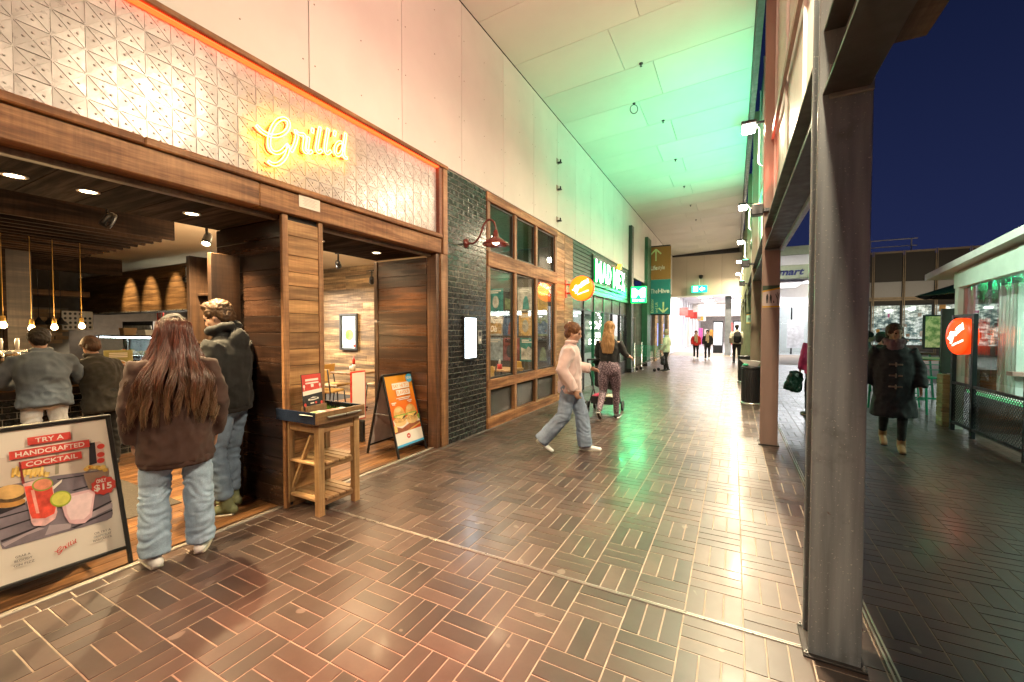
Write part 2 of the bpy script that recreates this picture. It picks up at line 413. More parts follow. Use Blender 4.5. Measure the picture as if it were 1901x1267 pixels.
yj = 6.515-1.157*8
k = 0
while yj < 27.4:
    y1 = min(yj+1.157, 27.48); xj = (-1.78, -1.30)[k % 2]
    ceil_panel(-3.4, xj, yj, y1); ceil_panel(xj, .23, yj, y1); yj += 1.157; k += 1
BOX('edge_gap_box', M_black, ceiling, .232, .325, -3, 27.5, 6.0, 6.9, .003)  # black box standing for the shade in the gap at the ceiling edge

# small ceiling fittings
M_fit = mat('fitting_black', (.02, .02, .02), .5)
for n_, (px, py) in enumerate(((1190, 118), (1231, 224), (1254, 296), (1270, 346), (1282, 381), (1292, 408))):
    d = ray(px, py); t_ = (6.1+3.4*CSL-EYE)/(d.z-CSL*d.x); p = EYEP+d*t_
    mb = MB(); mb.M = Matrix.Translation(p); mb.lathe([(.0, -.055), (.022, -.055), (.012, -.04), (.012, -.02), (.035, -.012), (.035, .004)], 10)
    tag(mb.build('ceiling_sprinkler', M_fit, None), ('nearest', 'second', 'third', 'fourth', 'fifth', 'farthest')[n_]+' small black sprinkler head in the row along the pale ceiling', 'sprinkler', 'sprinkler heads on the ceiling')
d = ray(1177, 192); t_ = (6.1+3.4*CSL-EYE)/(d.z-CSL*d.x); p = EYEP+d*t_
hk = thing('ceiling_hook', 'black hanging ring hook fixed to the pale ceiling', 'hook', p)
a = MB(); a.tube([(0.07*math.cos(R(q)), .03*math.cos(R(q)), -.12+.09*math.sin(R(q))) for q in range(0, 360, 24)], .008, 6, closed=True); a.build('ring', M_fit, hk, True)
a = MB(); a.lathe([(.03, 0), (.03, -.012), (.008, -.015), (.008, -.04)], 10); a.build('plate', M_fit, hk)

# ================================================================== UPPER WALL above the shops
uw = thing('upper_wall', 'tall pale cement sheet wall above the row of shopfronts', 'wall')
BOX('backing', M_dark, uw, -3.62, -3.425, -3, 27.5, 3.69, 6.12, 0)
k = 0; y = 2.53-1.195*4
while y < 27.4:
    y1 = min(y+1.195, 27.48)
    p = MB().box(-3.424, -3.40, y+.004, y1-.004, 3.715, 6.085, .002).build('wall_panel', M_panel, uw)
    sc = MB()
    for yy in (y+.06, (y+y1)/2, y1-.06):
        for zz in (3.95, 4.5, 5.05, 5.6):
            sc.M = Matrix.Translation((-3.400, yy, zz)) @ Matrix.Rotation(R(90), 4, 'Y'); sc.lathe([(.007, 0), (.006, .0025), (.0, .003)], 8)
    sc.build('screw', mat('screw_head', (.25, .2, .16), .5, .5) if k == 0 else bpy.data.materials['screw_head'], p)
    y = y1; k += 1
for z in (5.17, 4.60, 3.93):
    b = thing('wall_bracket', 'small rusty clamp bracket on the pale wall, %s of three' % {5.17: 'top', 4.6: 'middle', 3.93: 'lowest'}[z], 'bracket', (-3.4, 8.50, z), group='clamp brackets on the upper wall')
    BOX('plate', M_steel_r, b, 0, .012, -.05, .05, -.06, .06); BOX('clamp', M_metal_dk, b, .012, .1, -.03, .03, -.05, -.02)
    BOX('bolt', M_metal_dk, b, .06, .09, -.012, .012, -.02, .03)

# ================================================================== STEEL COLUMNS AND BEAMS of the open side
def hcol(y, m, h, label, w=.20, dp=.19):
    c = thing('steel_column', label, 'column', (.43, y, 0), group='steel columns along the open side')
    t = .014
    BOX('flange', m, c, -w/2, w/2, -dp/2, -dp/2+t, 0, h, .003); BOX('flange', m, c, -w/2, w/2, dp/2-t, dp/2, 0, h, .003)
    BOX('web', M_steel_d if abs(y-2.5) < .5 else m, c, -.006, .006, -dp/2+t, dp/2-t, 0, h, 0)
    return c
colY = [2.485, 6.635, 10.75, 14.87, 18.99, 23.1, 27.2]
m, t, b = _new('column_scuffed'); v = coords(t, (9, 9, .55), False); v2 = coords(t, (1, 1, 1), False)
c = ramp(t, nz(t, v, 2.2, 6), [(.3, (.17, .185, .195)), (.55, (.265, .285, .30)), (.75, (.34, .36, .375))]); c = mixc(t, ramp(t, nz(t, v2, 5, 5), [(.58, (0, 0, 0)), (.72, (.6, .6, .6))]), c, (.10, .095, .085)); c = mixc(t, ramp(t, nz(t, v2, 95, 2), [(.66, (0, 0, 0)), (.69, (.8, .8, .8))]), c, (.58, .57, .54)); c = mixc(t, ramp(t, nz(t, v2, 22, 3), [(.70, (0, 0, 0)), (.76, (.8, .8, .8))]), c, (.13, .06, .03))
t.links.new(c, b.inputs['Base Color']); t.links.new(ramp(t, nz(t, v, 3, 4), [(.3, (.32,)*3), (.7, (.55,)*3)]), b.inputs['Roughness']); b.inputs['Metallic'].default_value = .2; bumpn(t, b, nz(t, v2, 60, 4), .15, .003); M_colscuff = m
M_col = [M_colscuff, M_steel_r, mat('column_paint_tan', (.21, .17, .12), .45, .15, var=.15, vs=3, stretch=(3, 3, .5)), mat('column_paint_olive', (.17, .19, .11), .45, .1, var=.15)]
nm = ['nearest grey steel column, scuffed and water streaked, rising past the frame edge', 'reddish brown steel column with a small walkway sign on it', 'tan steel column rising behind the litter bin',
      'olive steel column, fourth along the walkway edge', 'fifth steel column along the walkway edge', 'sixth steel column along the walkway edge', 'farthest steel column beside the mall entrance']
for k, y in enumerate(colY):
    c = hcol(y, M_col[min(k, 3)], 6.3, nm[k])
    if k < 2:   # base plate and seat of the beam
        bp_ = BOX('base_plate', M_steel_d, c, -.12, .12, -.12, .12, .001, .014, .002)
        for bx in (-.108, .108):
            for by in (-.108, .108): MB().lathe([(.009, .0142), (.009, .024), (.004, .0245), (.004, .034), (0, .035)], 6, bx, by, 0).build('bolt', M_steel, bp_)
        MB().box(-.06, .1, -.11, -.095, 2.60, 2.75, .004).build('beam_cleat', M_steel, c)
steel_beam_m = mat('beam_paint', (.05, .047, .042), .5, .2, var=.25, vs=4, bump=.15, bs=80)
for k in range(-1, 6):
    y0 = colY[k]+.1 if k >= 0 else -3.0; y1 = colY[k+1]-.1
    b = thing('steel_beam', ('dark steel beam overhead between camera and nearest column', 'dark steel beam between the nearest grey column and the reddish column', 'dark steel beam between the reddish and the tan columns', 'dark steel beam between third and fourth columns', 'dark steel beam between fourth and fifth columns', 'dark steel beam between fifth and sixth columns', 'farthest dark steel beam of the column row')[k+1], 'beam', (.43, y0, 2.62), group='steel beams between columns')
    L = y1-y0
    BOX('bottom_flange', steel_beam_m, b, -.085, .085, 0, L, 0, .014, .002); BOX('web', M_steel, b, -.005, .005, 0, L, .014, .286, 0); BOX('top_flange', steel_beam_m, b, -.085, .085, 0, L, .286, .30, .002)
# cladding panels above the beams, and the purlin on the outer side
ow = thing('outer_cladding', 'pale ribbed cladding wall above the beams of the open side', 'wall')
M_oclad = mat('outer_sheet', (.62, .56, .52), .5, var=.08)
for k in range(-1, 6):
    y0 = colY[k]+.12 if k >= 0 else -3.0; y1 = colY[k+1]-.12
    n = 3
    for i in range(n):
        a0 = y0+(y1-y0)*i/n; a1 = y0+(y1-y0)*(i+1)/n
        BOX('cladding_sheet', M_oclad, ow, .46, .48, a0+.004, a1-.004, 2.935, 6.7, .002)
        BOX('cladding_rib', M_oclad, ow, .435, .459, a1-.035, a1-.006, 2.935, 6.7, .003)
    BOX('rail', M_steel_r, ow, .40, .434, y0, y1, 4.05, 4.13, .003)
pu = thing('outer_purlin', 'brown channel purlin on the outer side of the overhead beam', 'beam', (.62, 0, 0))
BOX('channel', wood('purlin_wood', (.10, .065, .04), (.18, .12, .075), 1, .6), pu, -.07, .09, -3, 2.43, 2.80, 2.90); BOX('lip', M_steel, pu, -.075, -.071, -3, 2.4, 2.76, 2.93)
cab = thing('cable_tray', 'dull metal cable duct under the second beam', 'duct', (.53, 0, 0))
BOX('duct', M_steel, cab, -.012, .03, 2.65, 6.5, 2.585, 2.615, .003); BOX('duct_lid', mat('duct_lid', (.35, .33, .3), .6, .3), cab, -.016, .034, 2.65, 6.5, 2.6155, 2.6185, 0)

# flood lamps along the column row
LAMPC = (1.0, .82, .55)
M_lampface = emit('lamp_face', (1, .93, .78), 45)
LY = [-1.95, 2.75, 7.40, 12.05, 16.75, 21.5, 26.2]
lw = ['flood lamp behind the viewer on the column row', 'flood lamp just above the nearest column', 'nearest glaring flood lamp on the column row', 'second flood lamp along the column row', 'third flood lamp along the column row', 'fourth flood lamp along the column row', 'farthest flood lamp along the column row']
for k, y in enumerate(LY):
    f = thing('flood_lamp', lw[k], 'lamp', (.17, y, 4.62), group='flood lamps along the open side')
    BOX('housing', M_metal_dk, f, -.11, .09, -.10, .10, .035, .085, .01); BOX('lens', M_lampface, f, -.10, .08, -.09, .09, -.06, .033, .02)
    MB().bar((.08, 0, .06), (.24, 0, .06), .03, .03).build('arm', M_metal_dk, f)
    MB().tube([(.09, .02, .05), (.14, .12, .0), (.13, .14, -.5), (.2, .1, -.6)], .008, 6).build('cable', M_white, f, True)
    lamp('light', 'AREA', (-.01, 0, -.07), 200, LAMPC, f, .16, (-.25, 0, -3)); lamp('light', 'SPOT', (-.01, 0, -.08), 1800, LAMPC, f, .08, (-.25, 0, -3), spot=72, blend=1.0); lamp('light', 'POINT', (-.01, 0, -.10), 42, LAMPC, f, .09)
# wash lights added on the columns for the coloured light; true source unseen
def wash(y, z, col, en, label, tgt, spot=100, x=.18):
    f = thing('wash_light', label, 'light', (x, y, z))
    BOX('body', M_metal_dk, f, -.07, .07, -.07, .07, -.14, .0, .01); BOX('yoke', M_metal_dk, f, .072, .14, -.03, .03, -.1, -.06, .003)
    MB().lathe([(.05, .001), (.05, .008), (.0, .01)], 16).build('lens', emit('wash_'+label[:5], col, 8), f)
    t_ = Vector(tgt)-Vector((x, y, z)); lamp('light', 'SPOT', (0, 0, .03) if t_.z > 0 else t_.normalized()*.22, en, col, f, .05, target=None, spot=spot, blend=1.0).rotation_euler = t_.to_track_quat('-Z', 'Y').to_euler()
wash(9.3, 2.9, (.08, 1, .52), 600, 'green wash light clipped beside the tan column', (-1.0, 9.8, 6.3), 132)
wash(13.2, 2.9, (.08, 1, .52), 600, 'second green wash light farther along the columns', (-1.0, 12.8, 6.3), 132)
wash(2.35, 3.4, (1, .46, .38), 560, 'red wash light clipped to the nearest column', (-2.6, 4.2, 6.1), 130)
wash(-1.3, 3.4, (1, .05, .02), 1700, 'red wash light aimed at the near paving', (-1.40, .98, 0), 40)
wash(6.45, 3.2, (1, .16, .10), 60, 'red wash light clipped to the reddish column', (.3, 6.3, 6.0), 90, .25)
# ================================================================== BURGER SHOP FRONT (left)
sf = thing('burger_shopfront', 'timber framed burger shop front with quilted glass fascia and two wide openings', 'shopfront', (0, 0, 0))
def P(name, m, x0, x1, y0, y1, z0, z1, b=.004, par=None): return BOX(name, m, par or sf, x0, x1, y0, y1, z0, z1, b)
# lintel: two sawn timbers
P('lintel_beam', M_timber, -3.72, -3.375, -3.0, 2.05, 2.545, 2.735, .008); P('lintel_beam', M_timber, -3.72, -3.378, 2.053, 4.42, 2.545, 2.733, .008)
P('lintel_cap', M_timber, -3.70, -3.345, -3.0, 1.30, 2.738, 2.79, .008); P('lintel_cap', M_timber, -3.70, -3.348, 1.303, 4.42, 2.738, 2.792, .008)
P('soffit_trim', wood('trim_grey', (.12, .085, .06), (.2, .15, .11), 1, .5), -3.56, -3.50, -3, 4.36, 2.505, 2.543, .003)
# top rail, right post
P('top_rail', M_timber, -3.50, -3.37, -3, 4.565, 3.668, 3.712, .005)
P('fascia_post', wood('post_red', (.20, .06, .025), (.32, .12, .05), 2, .5), -3.47, -3.40, 4.405, 4.47, 2.80, 3.665, .004); P('fascia_post', M_timber_v, -3.50, -3.385, 4.472, 4.565, 2.55, 3.665, .005)
P('frame_post', M_timber_v, -3.52, -3.385, 4.42, 4.565, 0.0, 2.545, .006)
P('frame_post', wood('jamb', (.10, .045, .022), (.19, .09, .045), 2, .45), -3.56, -3.41, 4.345, 4.418, 0.0, 2.545, .005)
# quilted fascia tiles
P('fascia_backing', M_white, -3.50, -3.455, -3.0, 4.405, 2.79, 3.668, 0)
m, t, b = _new('quilted_glass'); v = coords(t)
t.links.new(vary(t, ramp(t, nz(t, v, 7), [(.3, (.42, .375, .36)), (.7, (.54, .485, .47))]), .06), b.inputs['Base Color'])
b.inputs['Metallic'].default_value = .2; t.links.new(ramp(t, nz(t, v, 20), [(.3, (.24,)*3), (.7, (.42,)*3)]), b.inputs['Roughness']); bumpn(t, b, nz(t, v, 9, 3), .35, .006); M_quilt = m
TS = .145; mb = MB(); hw = TS/2
mb.add([(0,-hw,-hw),(0,hw,-hw),(0,hw,hw),(0,-hw,hw),(.0012,0,0)], [(0,1,4),(1,2,4),(2,3,4),(3,0,4)])
def rib(a, c): 
    a = Vector((.001 if a == (0, 0) else .001, a[0], a[1])); c = Vector((.004 if c == (0, 0) else .001, c[0], c[1])); mb.bar(a, c, .005, .008, up=(1, 0, 0))
rib((-hw, -hw), (hw, -hw)); rib((-hw, -hw), (-hw, hw)); rib((-hw, -hw), (hw, hw)); rib((-hw, hw), (hw, -hw))
for (a, c) in ((0, -hw*.5), (0, hw*.5), (-hw*.5, 0), (hw*.5, 0)):
    mb.M = Matrix.Translation((.002, a, c)) @ Matrix.Rotation(R(90), 4, 'Y'); mb.lathe([(.007, 0), (.006, .005), (0, .008)], 6); mb.M = Matrix.Identity(4)
tile = mb.mesh('fascia_tile')
y = 4.40-hw
while y > -.5:
    for r in range(6): link('fascia_tile', tile, M_quilt, sf, (-3.452, y, 2.795+hw+r*TS), (random.gauss(0, .003), random.gauss(0, .010), random.gauss(0, .010)))
    y -= TS
ls = P('led_strip', emit('red_led', (1, .05, .008), 5), -3.452, -3.40, -3, 4.40, 3.652, 3.665, .002)
# paper notice on the lintel
nt_ = thing('paper_notice', 'small white paper notice pinned to the timber lintel', 'notice', (-3.372, 2.39, 2.625))
FM = frame((-3.373, 2.392, 2.63), (0, 1, 0), (0, 0, 1)); M_paper = mat('paper', (.72, .66, .58), .7, var=.05); M_ink = mat('ink', (.12, .1, .09), .7); nt_.location = (0, 0, 0)
mb = MB(); mb.M = FM; mb.box(0, .21, 0, .105, 0, .0015); mb.build('sheet', M_paper, nt_)
mb = MB(); mb.M = FM
for i in range(6): mb.add([(a, b_, .0022) for a, b_ in rect(.05-(i % 2)*.015, .022+i*.012, .11+(i % 2)*.03, .003)], [(0, 1, 2, 3)])
mb.build('printed_lines', mat('ink_faint', (.4, .35, .3), .7), nt_)

# ---------------- neon script
ZX = lambda x, y: atx(450+x*.11573, 200+y*.11573, -3.36)
GS = {
 'G': [[(240,280),(285,335),(340,385),(430,435),(520,452),(610,440),(690,400),(745,330),(760,260),(735,200),(680,172),(610,185),(550,235),(500,310),(462,410),(442,520),(448,620),(490,695),(560,725),(630,705),(690,650),(748,588)],
       [(752,600),(738,700),(700,790),(640,865),(560,908),(480,898),(428,855)]],
 'r': [[(795,705),(845,610),(880,500),(885,430),(862,370),(900,405),(950,425),(1000,430),(1018,480),(1005,580),(1000,670),(1030,715),(1070,690)]],
 'i': [[(1075,470),(1062,580),(1055,670),(1085,722),(1130,690)], [(1142,330),(1132,400)]],
 'l': [[(1258,308),(1240,420),(1215,560),(1205,660),(1235,715),(1285,680)], [(1388,335),(1372,440),(1350,570),(1342,680),(1375,735),(1430,690)]],
 'apostrophe': [[(1500,372),(1488,450)]],
 'd': [[(1610,560),(1560,555),(1515,610),(1500,690),(1530,755),(1580,745),(1620,670),(1640,590)], [(1668,412),(1655,530),(1640,650),(1638,750),(1660,800),(1692,802)]],
}
def smooth2(pts, n=4):
    o = []
    for i in range(len(pts)-1):
        p0 = pts[max(i-1, 0)]; p1 = pts[i]; p2 = pts[i+1]; p3 = pts[min(i+2, len(pts)-1)]
        for k in range(n):
            u = k/n
            o.append(tuple(.5*((2*b)+(-a+c)*u+(2*a-5*b+4*c-d_)*u*u+(-a+3*b-3*c+d_)*u**3) for a, b, c, d_ in zip(p0, p1, p2, p3)))
    o.append(pts[-1]); return o
SCRIPT = {k: [[(ZX(x, y_).y, ZX(x, y_).z) for x, y_ in st] for st in v_] for k, v_ in GS.items()}    # wall metres
_all = [p for v_ in SCRIPT.values() for st in v_ for p in st]
sx0, sx1 = min(p[0] for p in _all), max(p[0] for p in _all); sy0, sy1 = min(p[1] for p in _all), max(p[1] for p in _all)
SCR_ASP = (sx1-sx0)/(sy1-sy0)
SCR_N = [[((a-sx0)/(sx1-sx0), (b_-sy0)/(sy1-sy0)) for a, b_ in st] for v_ in SCRIPT.values() for st in v_]
def ribbon(mb, pts, w, z):
    n = len(pts); vs = []
    for i in range(n):
        a = pts[max(i-1, 0)]; c = pts[min(i+1, n-1)]; tx, ty = c[0]-a[0], c[1]-a[1]; l = math.hypot(tx, ty) or 1
        vs += [(pts[i][0]-ty/l*w/2, pts[i][1]+tx/l*w/2, z), (pts[i][0]+ty/l*w/2, pts[i][1]-tx/l*w/2, z)]
    mb.add(vs, [(2*i+1, 2*i+3, 2*i+2, 2*i) for i in range(n-1)])
def script_logo(name, M, x0, y0, w, h, stroke, m, parent, z=.002, rot=0.0):
    mb = MB(); mb.M = M @ Matrix.Translation((x0+w/2, y0+h/2, 0)) @ Matrix.Rotation(rot, 4, 'Z')
    for k, st in enumerate(SCR_N): ribbon(mb, smooth2([((a-.5)*w, (b_-.5)*h) for a, b_ in st], 3), stroke, z+k*.00006)
    return mb.build(name, m, parent)
ns = thing('neon_sign', 'glowing yellow neon script sign mounted on the quilted fascia', 'neon sign')
M_neon = emit('neon_tube', (1, .58, .035), 27); M_neonoff = mat('neon_housing', (.30, .03, .01), .5)
def offset(pts, d):
    o = []
    for i in range(len(pts)):
        a = pts[max(i-1, 0)]; c = pts[min(i+1, len(pts)-1)]; tx, ty = c[0]-a[0], c[1]-a[1]; l = math.hypot(tx, ty) or 1
        o.append((pts[i][0]-ty/l*d, pts[i][1]+tx/l*d))
    return o
for k, strokes in SCRIPT.items():
    tb = MB(); hs = MB()
    for st in strokes:
        st = smooth2(st, 4); L = offset(st, .0125); Rr = offset(st, -.0125)
        loop = L+Rr[::-1]
        tb.tube([(-3.37, a, c) for a, c in loop], .0048, 6, closed=True)
        hs.tube([(-3.425, a, c) for a, c in st], .008, 5)
    o = tb.build('neon_letter', M_neon, ns, True); hs.build('letter_housing', M_neonoff, ns, True)

# ---------------- pillar clad in boards
PX0, PX1, PY0, PY1 = -4.42, -3.41, 2.26, 2.65
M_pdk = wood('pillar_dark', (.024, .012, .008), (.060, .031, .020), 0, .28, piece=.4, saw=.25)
P('pillar_core', M_dark, PX0+.03, PX1-.022, PY0+.022, PY1-.022, 0, 2.545, 0)
z = 0.0
random.seed(3)
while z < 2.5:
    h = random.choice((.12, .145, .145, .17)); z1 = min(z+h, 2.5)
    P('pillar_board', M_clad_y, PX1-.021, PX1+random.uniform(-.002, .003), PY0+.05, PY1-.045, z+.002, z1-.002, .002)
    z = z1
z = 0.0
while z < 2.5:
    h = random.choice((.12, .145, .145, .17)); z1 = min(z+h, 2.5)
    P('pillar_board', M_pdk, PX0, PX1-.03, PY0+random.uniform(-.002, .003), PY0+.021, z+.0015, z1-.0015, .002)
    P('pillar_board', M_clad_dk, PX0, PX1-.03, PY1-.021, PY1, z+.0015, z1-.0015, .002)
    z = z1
P('corner_stile', M_timber_v, PX1-.03, PX1+.008, PY0-.006, PY0+.048, 0, 2.543, .004); P('corner_stile', M_timber_v, PX1-.03, PX1+.008, PY1-.043, PY1+.006, 0, 2.543, .004)
# open shelf frame on the dark side of the pillar
sh = thing('shelf_frame', 'dark tall open timber shelf frame beside the dark side of the pillar', 'shelf')
M_shelf = wood('shelf_wood', (.055, .028, .015), (.12, .065, .035), 2, .4)
for x in (-4.37, -4.02): BOX('upright', M_shelf, sh, x-.028, x+.028, 1.99, 2.235, .0, 2.22, .004)
for z in (.12, .55, 1.0, 1.42, 1.86): BOX('shelf_board', M_shelf, sh, -4.341, -4.049, 2.05, 2.235, z, z+.022, .003)
# right reveal: dark boards
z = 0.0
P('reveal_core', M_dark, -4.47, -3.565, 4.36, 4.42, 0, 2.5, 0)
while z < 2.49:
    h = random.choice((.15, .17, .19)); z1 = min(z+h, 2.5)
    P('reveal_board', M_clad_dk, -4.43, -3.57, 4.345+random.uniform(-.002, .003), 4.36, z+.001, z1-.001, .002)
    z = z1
P('reveal_stile', M_shelf, -4.50, -4.435, 4.33, 4.42, 0, 1.66, .004); P('reveal_stile', M_shelf, -4.50, -4.435, 4.33, 4.42, 1.69, 2.5, .004)
# soffit boards and downlights
M_soff = wood('soffit_wood', (.022, .013, .009), (.060, .036, .024), 0, .80, piece=.35, saw=.05, bump=.08, spec=.05)
for y in np.arange(-2.99, 4.2, .305): P('soffit_board', M_soff, -4.44, -3.562, y+.002, min(y+.303, 4.34), 2.515, 2.535, .002)
M_dl = emit('downlight_face', (1, .80, .48), 22)
dls = [(-3.98, .88), (-3.98, 1.22), (-3.98, 1.85), (-3.98, 3.05), (-3.95, 3.85), (-3.98, .2)]
dn = ['leftmost recessed downlight over the wide shop opening', 'second recessed downlight over the wide shop opening', 'recessed downlight in the soffit near the pillar', 'recessed downlight just right of the pillar', 'recessed downlight over the narrow right opening', 'recessed downlight at the far left end of the soffit']
for (x, y), l_ in zip(dls, dn):
    f = thing('downlight', l_, 'light', (x, y, 2.515), group='recessed downlights in the shop soffit')
    MB().lathe([(.062, -.0005), (.062, -.006), (.045, -.007), (.045, -.0005)], 24).build('bezel', M_white, f, True); MB().lathe([(.044, -.002), (.044, -.004), (0, -.0042)], 20).build('lens', M_dl, f)
    lamp('light', 'SPOT', (0, 0, -.02), 520 if 'near the pillar' in l_ else 150, (1, .74, .40), f, .03, spot=98 if 'near the pillar' in l_ else 120, blend=.8)

# ---------------- interior shell
ins = thing('burger_shop_interior', 'warm dark timber interior of the burger shop with cream ceiling', 'room')
M_cream = mat('cream_ceiling', (.62, .50, .36), .6, var=.05, vs=1)
BOX('floor_slab', M_dark, ins, -16, -3.525, -3, 12, -.012, -.004, 0)
random.seed(5)
x = -3.535
while x > -7.6:
    y = -2.2-random.uniform(0, 1.5)
    while y < 7.0:
        L = random.uniform(1.3, 2.6)
        if y+L > -1.2: BOX('floor_plank', M_floorwood, ins, x-.128, x-.002, y+.001, y+L-.001, -.003, .004, .001)
        y += L
    x -= .13
BOX('room_ceiling', M_cream, ins, -16, -4.45, -3, 12, 3.05, 3.15, 0)
BOX('rear_wall', mat('rear_wall_paint', (.10, .075, .055), .7), ins, -15.2, -15, -3, 7, 0, 3.05, 0)
BOX('side_wall', M_dark, ins, -15, -3.6, -3.2, -3.0, 0, 3.05, 0)
# boarded wall behind the seats
z = 0
while z < 3.04:
    z1 = min(z+random.choice((.09, .11, .14)), 3.05); xx = -9.2
    while xx < -6.7:
        L = random.uniform(.8, 1.7); xe = min(xx+L, -6.7)
        BOX('wall_board', wood('wall_board', (.14, .085, .04), (.34, .23, .12), 0, .5, piece=.5) if 'wall_board' not in bpy.data.materials else bpy.data.materials['wall_board'], ins, xx+.001, xe-.001, 7.0+random.uniform(-.004, .004), 7.02, z+.001, z1-.001, .001); xx = xe
    z = z1
BOX('wall_core', M_dark, ins, -9.3, -6.68, 7.021, 7.1, 0, 3.05, 0); BOX('wall_end', M_dark, ins, -9.35, -9.21, 6.6, 7.1, 0, 3.05, 0)
# end wall beyond the windows
BOX('end_wall', mat('end_wall_paint', (.09, .065, .045), .6, var=.3), ins, -9, -3.62, 9.9, 10.0, 0, 3.65, 0)
BOX('window_bay_ceiling', mat('bay_ceiling', (.10, .09, .075), .6), ins, -9, -3.6, 4.6, 9.9, 3.66, 3.7, 0)
# slatted ceiling raft over the counter
rf = thing('ceiling_raft', 'dark slatted timber ceiling raft hanging over the counter', 'ceiling raft')
M_raft = wood('raft_wood', (.014, .008, .005), (.040, .022, .013), 1, .75, spec=.1)
BOX('fascia_board', M_raft, rf, -6.03, -5.99, -2.5, 2.60, 2.63, 2.86, .004); BOX('fascia_board', M_raft, rf, -9.46, -9.42, -2.5, 3.30, 2.48, 2.76, .004)
for i in range(15): BOX('slat', M_raft, rf, -6.25-i*.21, -6.21-i*.21, -2.5, 2.56, 2.625, 2.72, .003)
BOX('raft_board', M_black, rf, -9.4, -6.05, -2.5, 2.5, 2.88, 2.90, 0)
for i in range(3):
    BOX('hanger', M_black, rf, -6.9-i*.9, -6.87-i*.9, 0, .03, 2.90, 3.05, 0)
for i, (x, y) in enumerate(((-6.9, .55), (-7.5, .7), (-8.2, .9))):
    BOX('strip_light', emit('raft_light', (1, .62, .22), 22) if i == 0 else bpy.data.materials['raft_light'], rf, x-.10, x+.10, y-.5, y+.5, 2.85, 2.879, 0)
# square column in the shop
sc = thing('shop_column', 'black square timber clad column inside the shop', 'column')
BOX('shaft', M_clad_dky, sc, -9.0, -8.7, 1.80, 2.06, 0, 3.05, .006); BOX('corner_trim', M_raft, sc, -8.72, -8.685, 1.785, 1.82, 0, 3.05, .003)
# kitchen bulkhead
kb = thing('kitchen_bulkhead', 'dark boarded bulkhead above the kitchen pass', 'bulkhead')
z = 1.93
while z < 2.79:
    z1 = min(z+.107, 2.80); BOX('bulkhead_board', wood('bulk', (.085, .048, .022), (.19, .115, .055), 0, .32, piece=.3) if 'bulk' not in bpy.data.materials else bpy.data.materials['bulk'], kb, -14, -8.6, 4.08, 4.1, z+.001, z1-.001, .002); z = z1
BOX('bulkhead_core', M_dark, kb, -14, -8.61, 4.101, 4.6, 1.93, 2.80, 0); BOX('bulkhead_return', M_raft, kb, -8.6, -8.56, 4.08, 4.9, 1.93, 2.80, .003)
BOX('bulkhead_edge', mat('edge_steel', (.4, .37, .33), .3, .8), kb, -14, -8.59, 4.07, 4.079, 1.925, 1.945, 0)
# kitchen behind
kt = thing('kitchen', 'stainless kitchen back wall with white tiles and range hood', 'kitchen')
M_tilew = mat('white_tile', (.72, .68, .6), .25, var=.05, piece=.08)
for r_ in range(8):
    for c_ in range(9): BOX('wall_tile', M_tilew, kt, -13.2+c_*.155, -13.2+c_*.155+.15, 4.62, 4.635, .98+r_*.085, .98+r_*.085+.08, .002)
BOX('back_wall', mat('kitchen_wall', (.05, .045, .04), .5), kt, -14, -9.4, 6.4, 6.5, 0, 3.0, 0); BOX('tile_wall', M_dark, kt, -13.3, -11.75, 4.636, 4.7, 0, 1.75, 0)
BOX('range_hood', mat('hood_blue', (.30, .42, .48), .35, .2), kt, -12.2, -10.2, 5.6, 6.2, 1.45, 1.9, .02); BOX('pass_shelf', M_chrome, kt, -12.6, -7.4, 4.9, 5.3, 1.32, 1.345, .003)
lamp('light', 'AREA', (-10.0, 5.2, 2.6), 900, (1, .86, .66), kt, 2.5, (-10, 5.1, 0), sizey=.6)

# counter
ct = thing('service_counter', 'timber topped service counter faced with black bricks', 'counter')
M_ctop = wood('counter_top', (.30, .165, .065), (.48, .29, .13), 1, .3, piece=.2, saw=.05)
BOX('counter_core', M_mortar, ct, -7.35, -6.706, -2.2, 3.45, .0, .82, 0)
BOX('counter_top', M_ctop, ct, -7.40, -6.62, -2.2, 3.5, .905, .965, .006); BOX('counter_fascia', M_clad_dky, ct, -7.38, -6.68, -2.2, 3.48, .82, .904, .004)
bkm = MB().box(-.01, .01, -.0985, .0985, -.0305, .0305, .004).mesh('brick')
for r_ in range(12):
    for c_ in range(28):
        y = -2.0+c_*.203+(r_ % 2)*.1015
        if y > 3.35 or y < -1.3: continue
        link('brick', bkm, M_brickblk, ct, (-6.712+random.uniform(-.001, .001), y, .045+r_*.0665))
# display cabinet on the rear counter
dc = thing('display_cabinet', 'lit glass food display cabinet at the kitchen pass', 'display cabinet')
BOX('base', M_chrome, dc, -11.6, -7.3, 3.6, 4.2, .90, 1.0, .01); BOX('plinth', M_dark, dc, -11.6, -7.3, 3.65, 4.2, 0, .899, 0)
for x in (-11.6, -10.2, -8.8, -7.33): BOX('post', M_chrome, dc, x, x+.03, 3.6, 3.63, 1.0, 1.42, .003)
BOX('top_shelf', M_chrome, dc, -11.6, -7.3, 3.6, 4.2, 1.42, 1.45, .004); BOX('front_glass', M_glass, dc, -11.57, -7.33, 3.605, 3.611, 1.001, 1.419, 0)
BOX('light_bar', emit('cab_light', (.85, .95, 1), 22), dc, -11.5, -7.4, 3.64, 3.68, 1.395, 1.418, 0); BOX('back_panel', mat('cab_back', (.45, .5, .5), .35), dc, -11.57, -7.33, 4.15, 4.16, 1.0, 1.42, 0)
random.seed(11)
trayc = [mat('food_%d' % i, c, .5, var=.4, vs=30, bump=.6, bs=60) for i, c in enumerate(((.10, .20, .04), (.45, .10, .03), (.50, .42, .25), (.6, .55, .45), (.35, .2, .06)))]
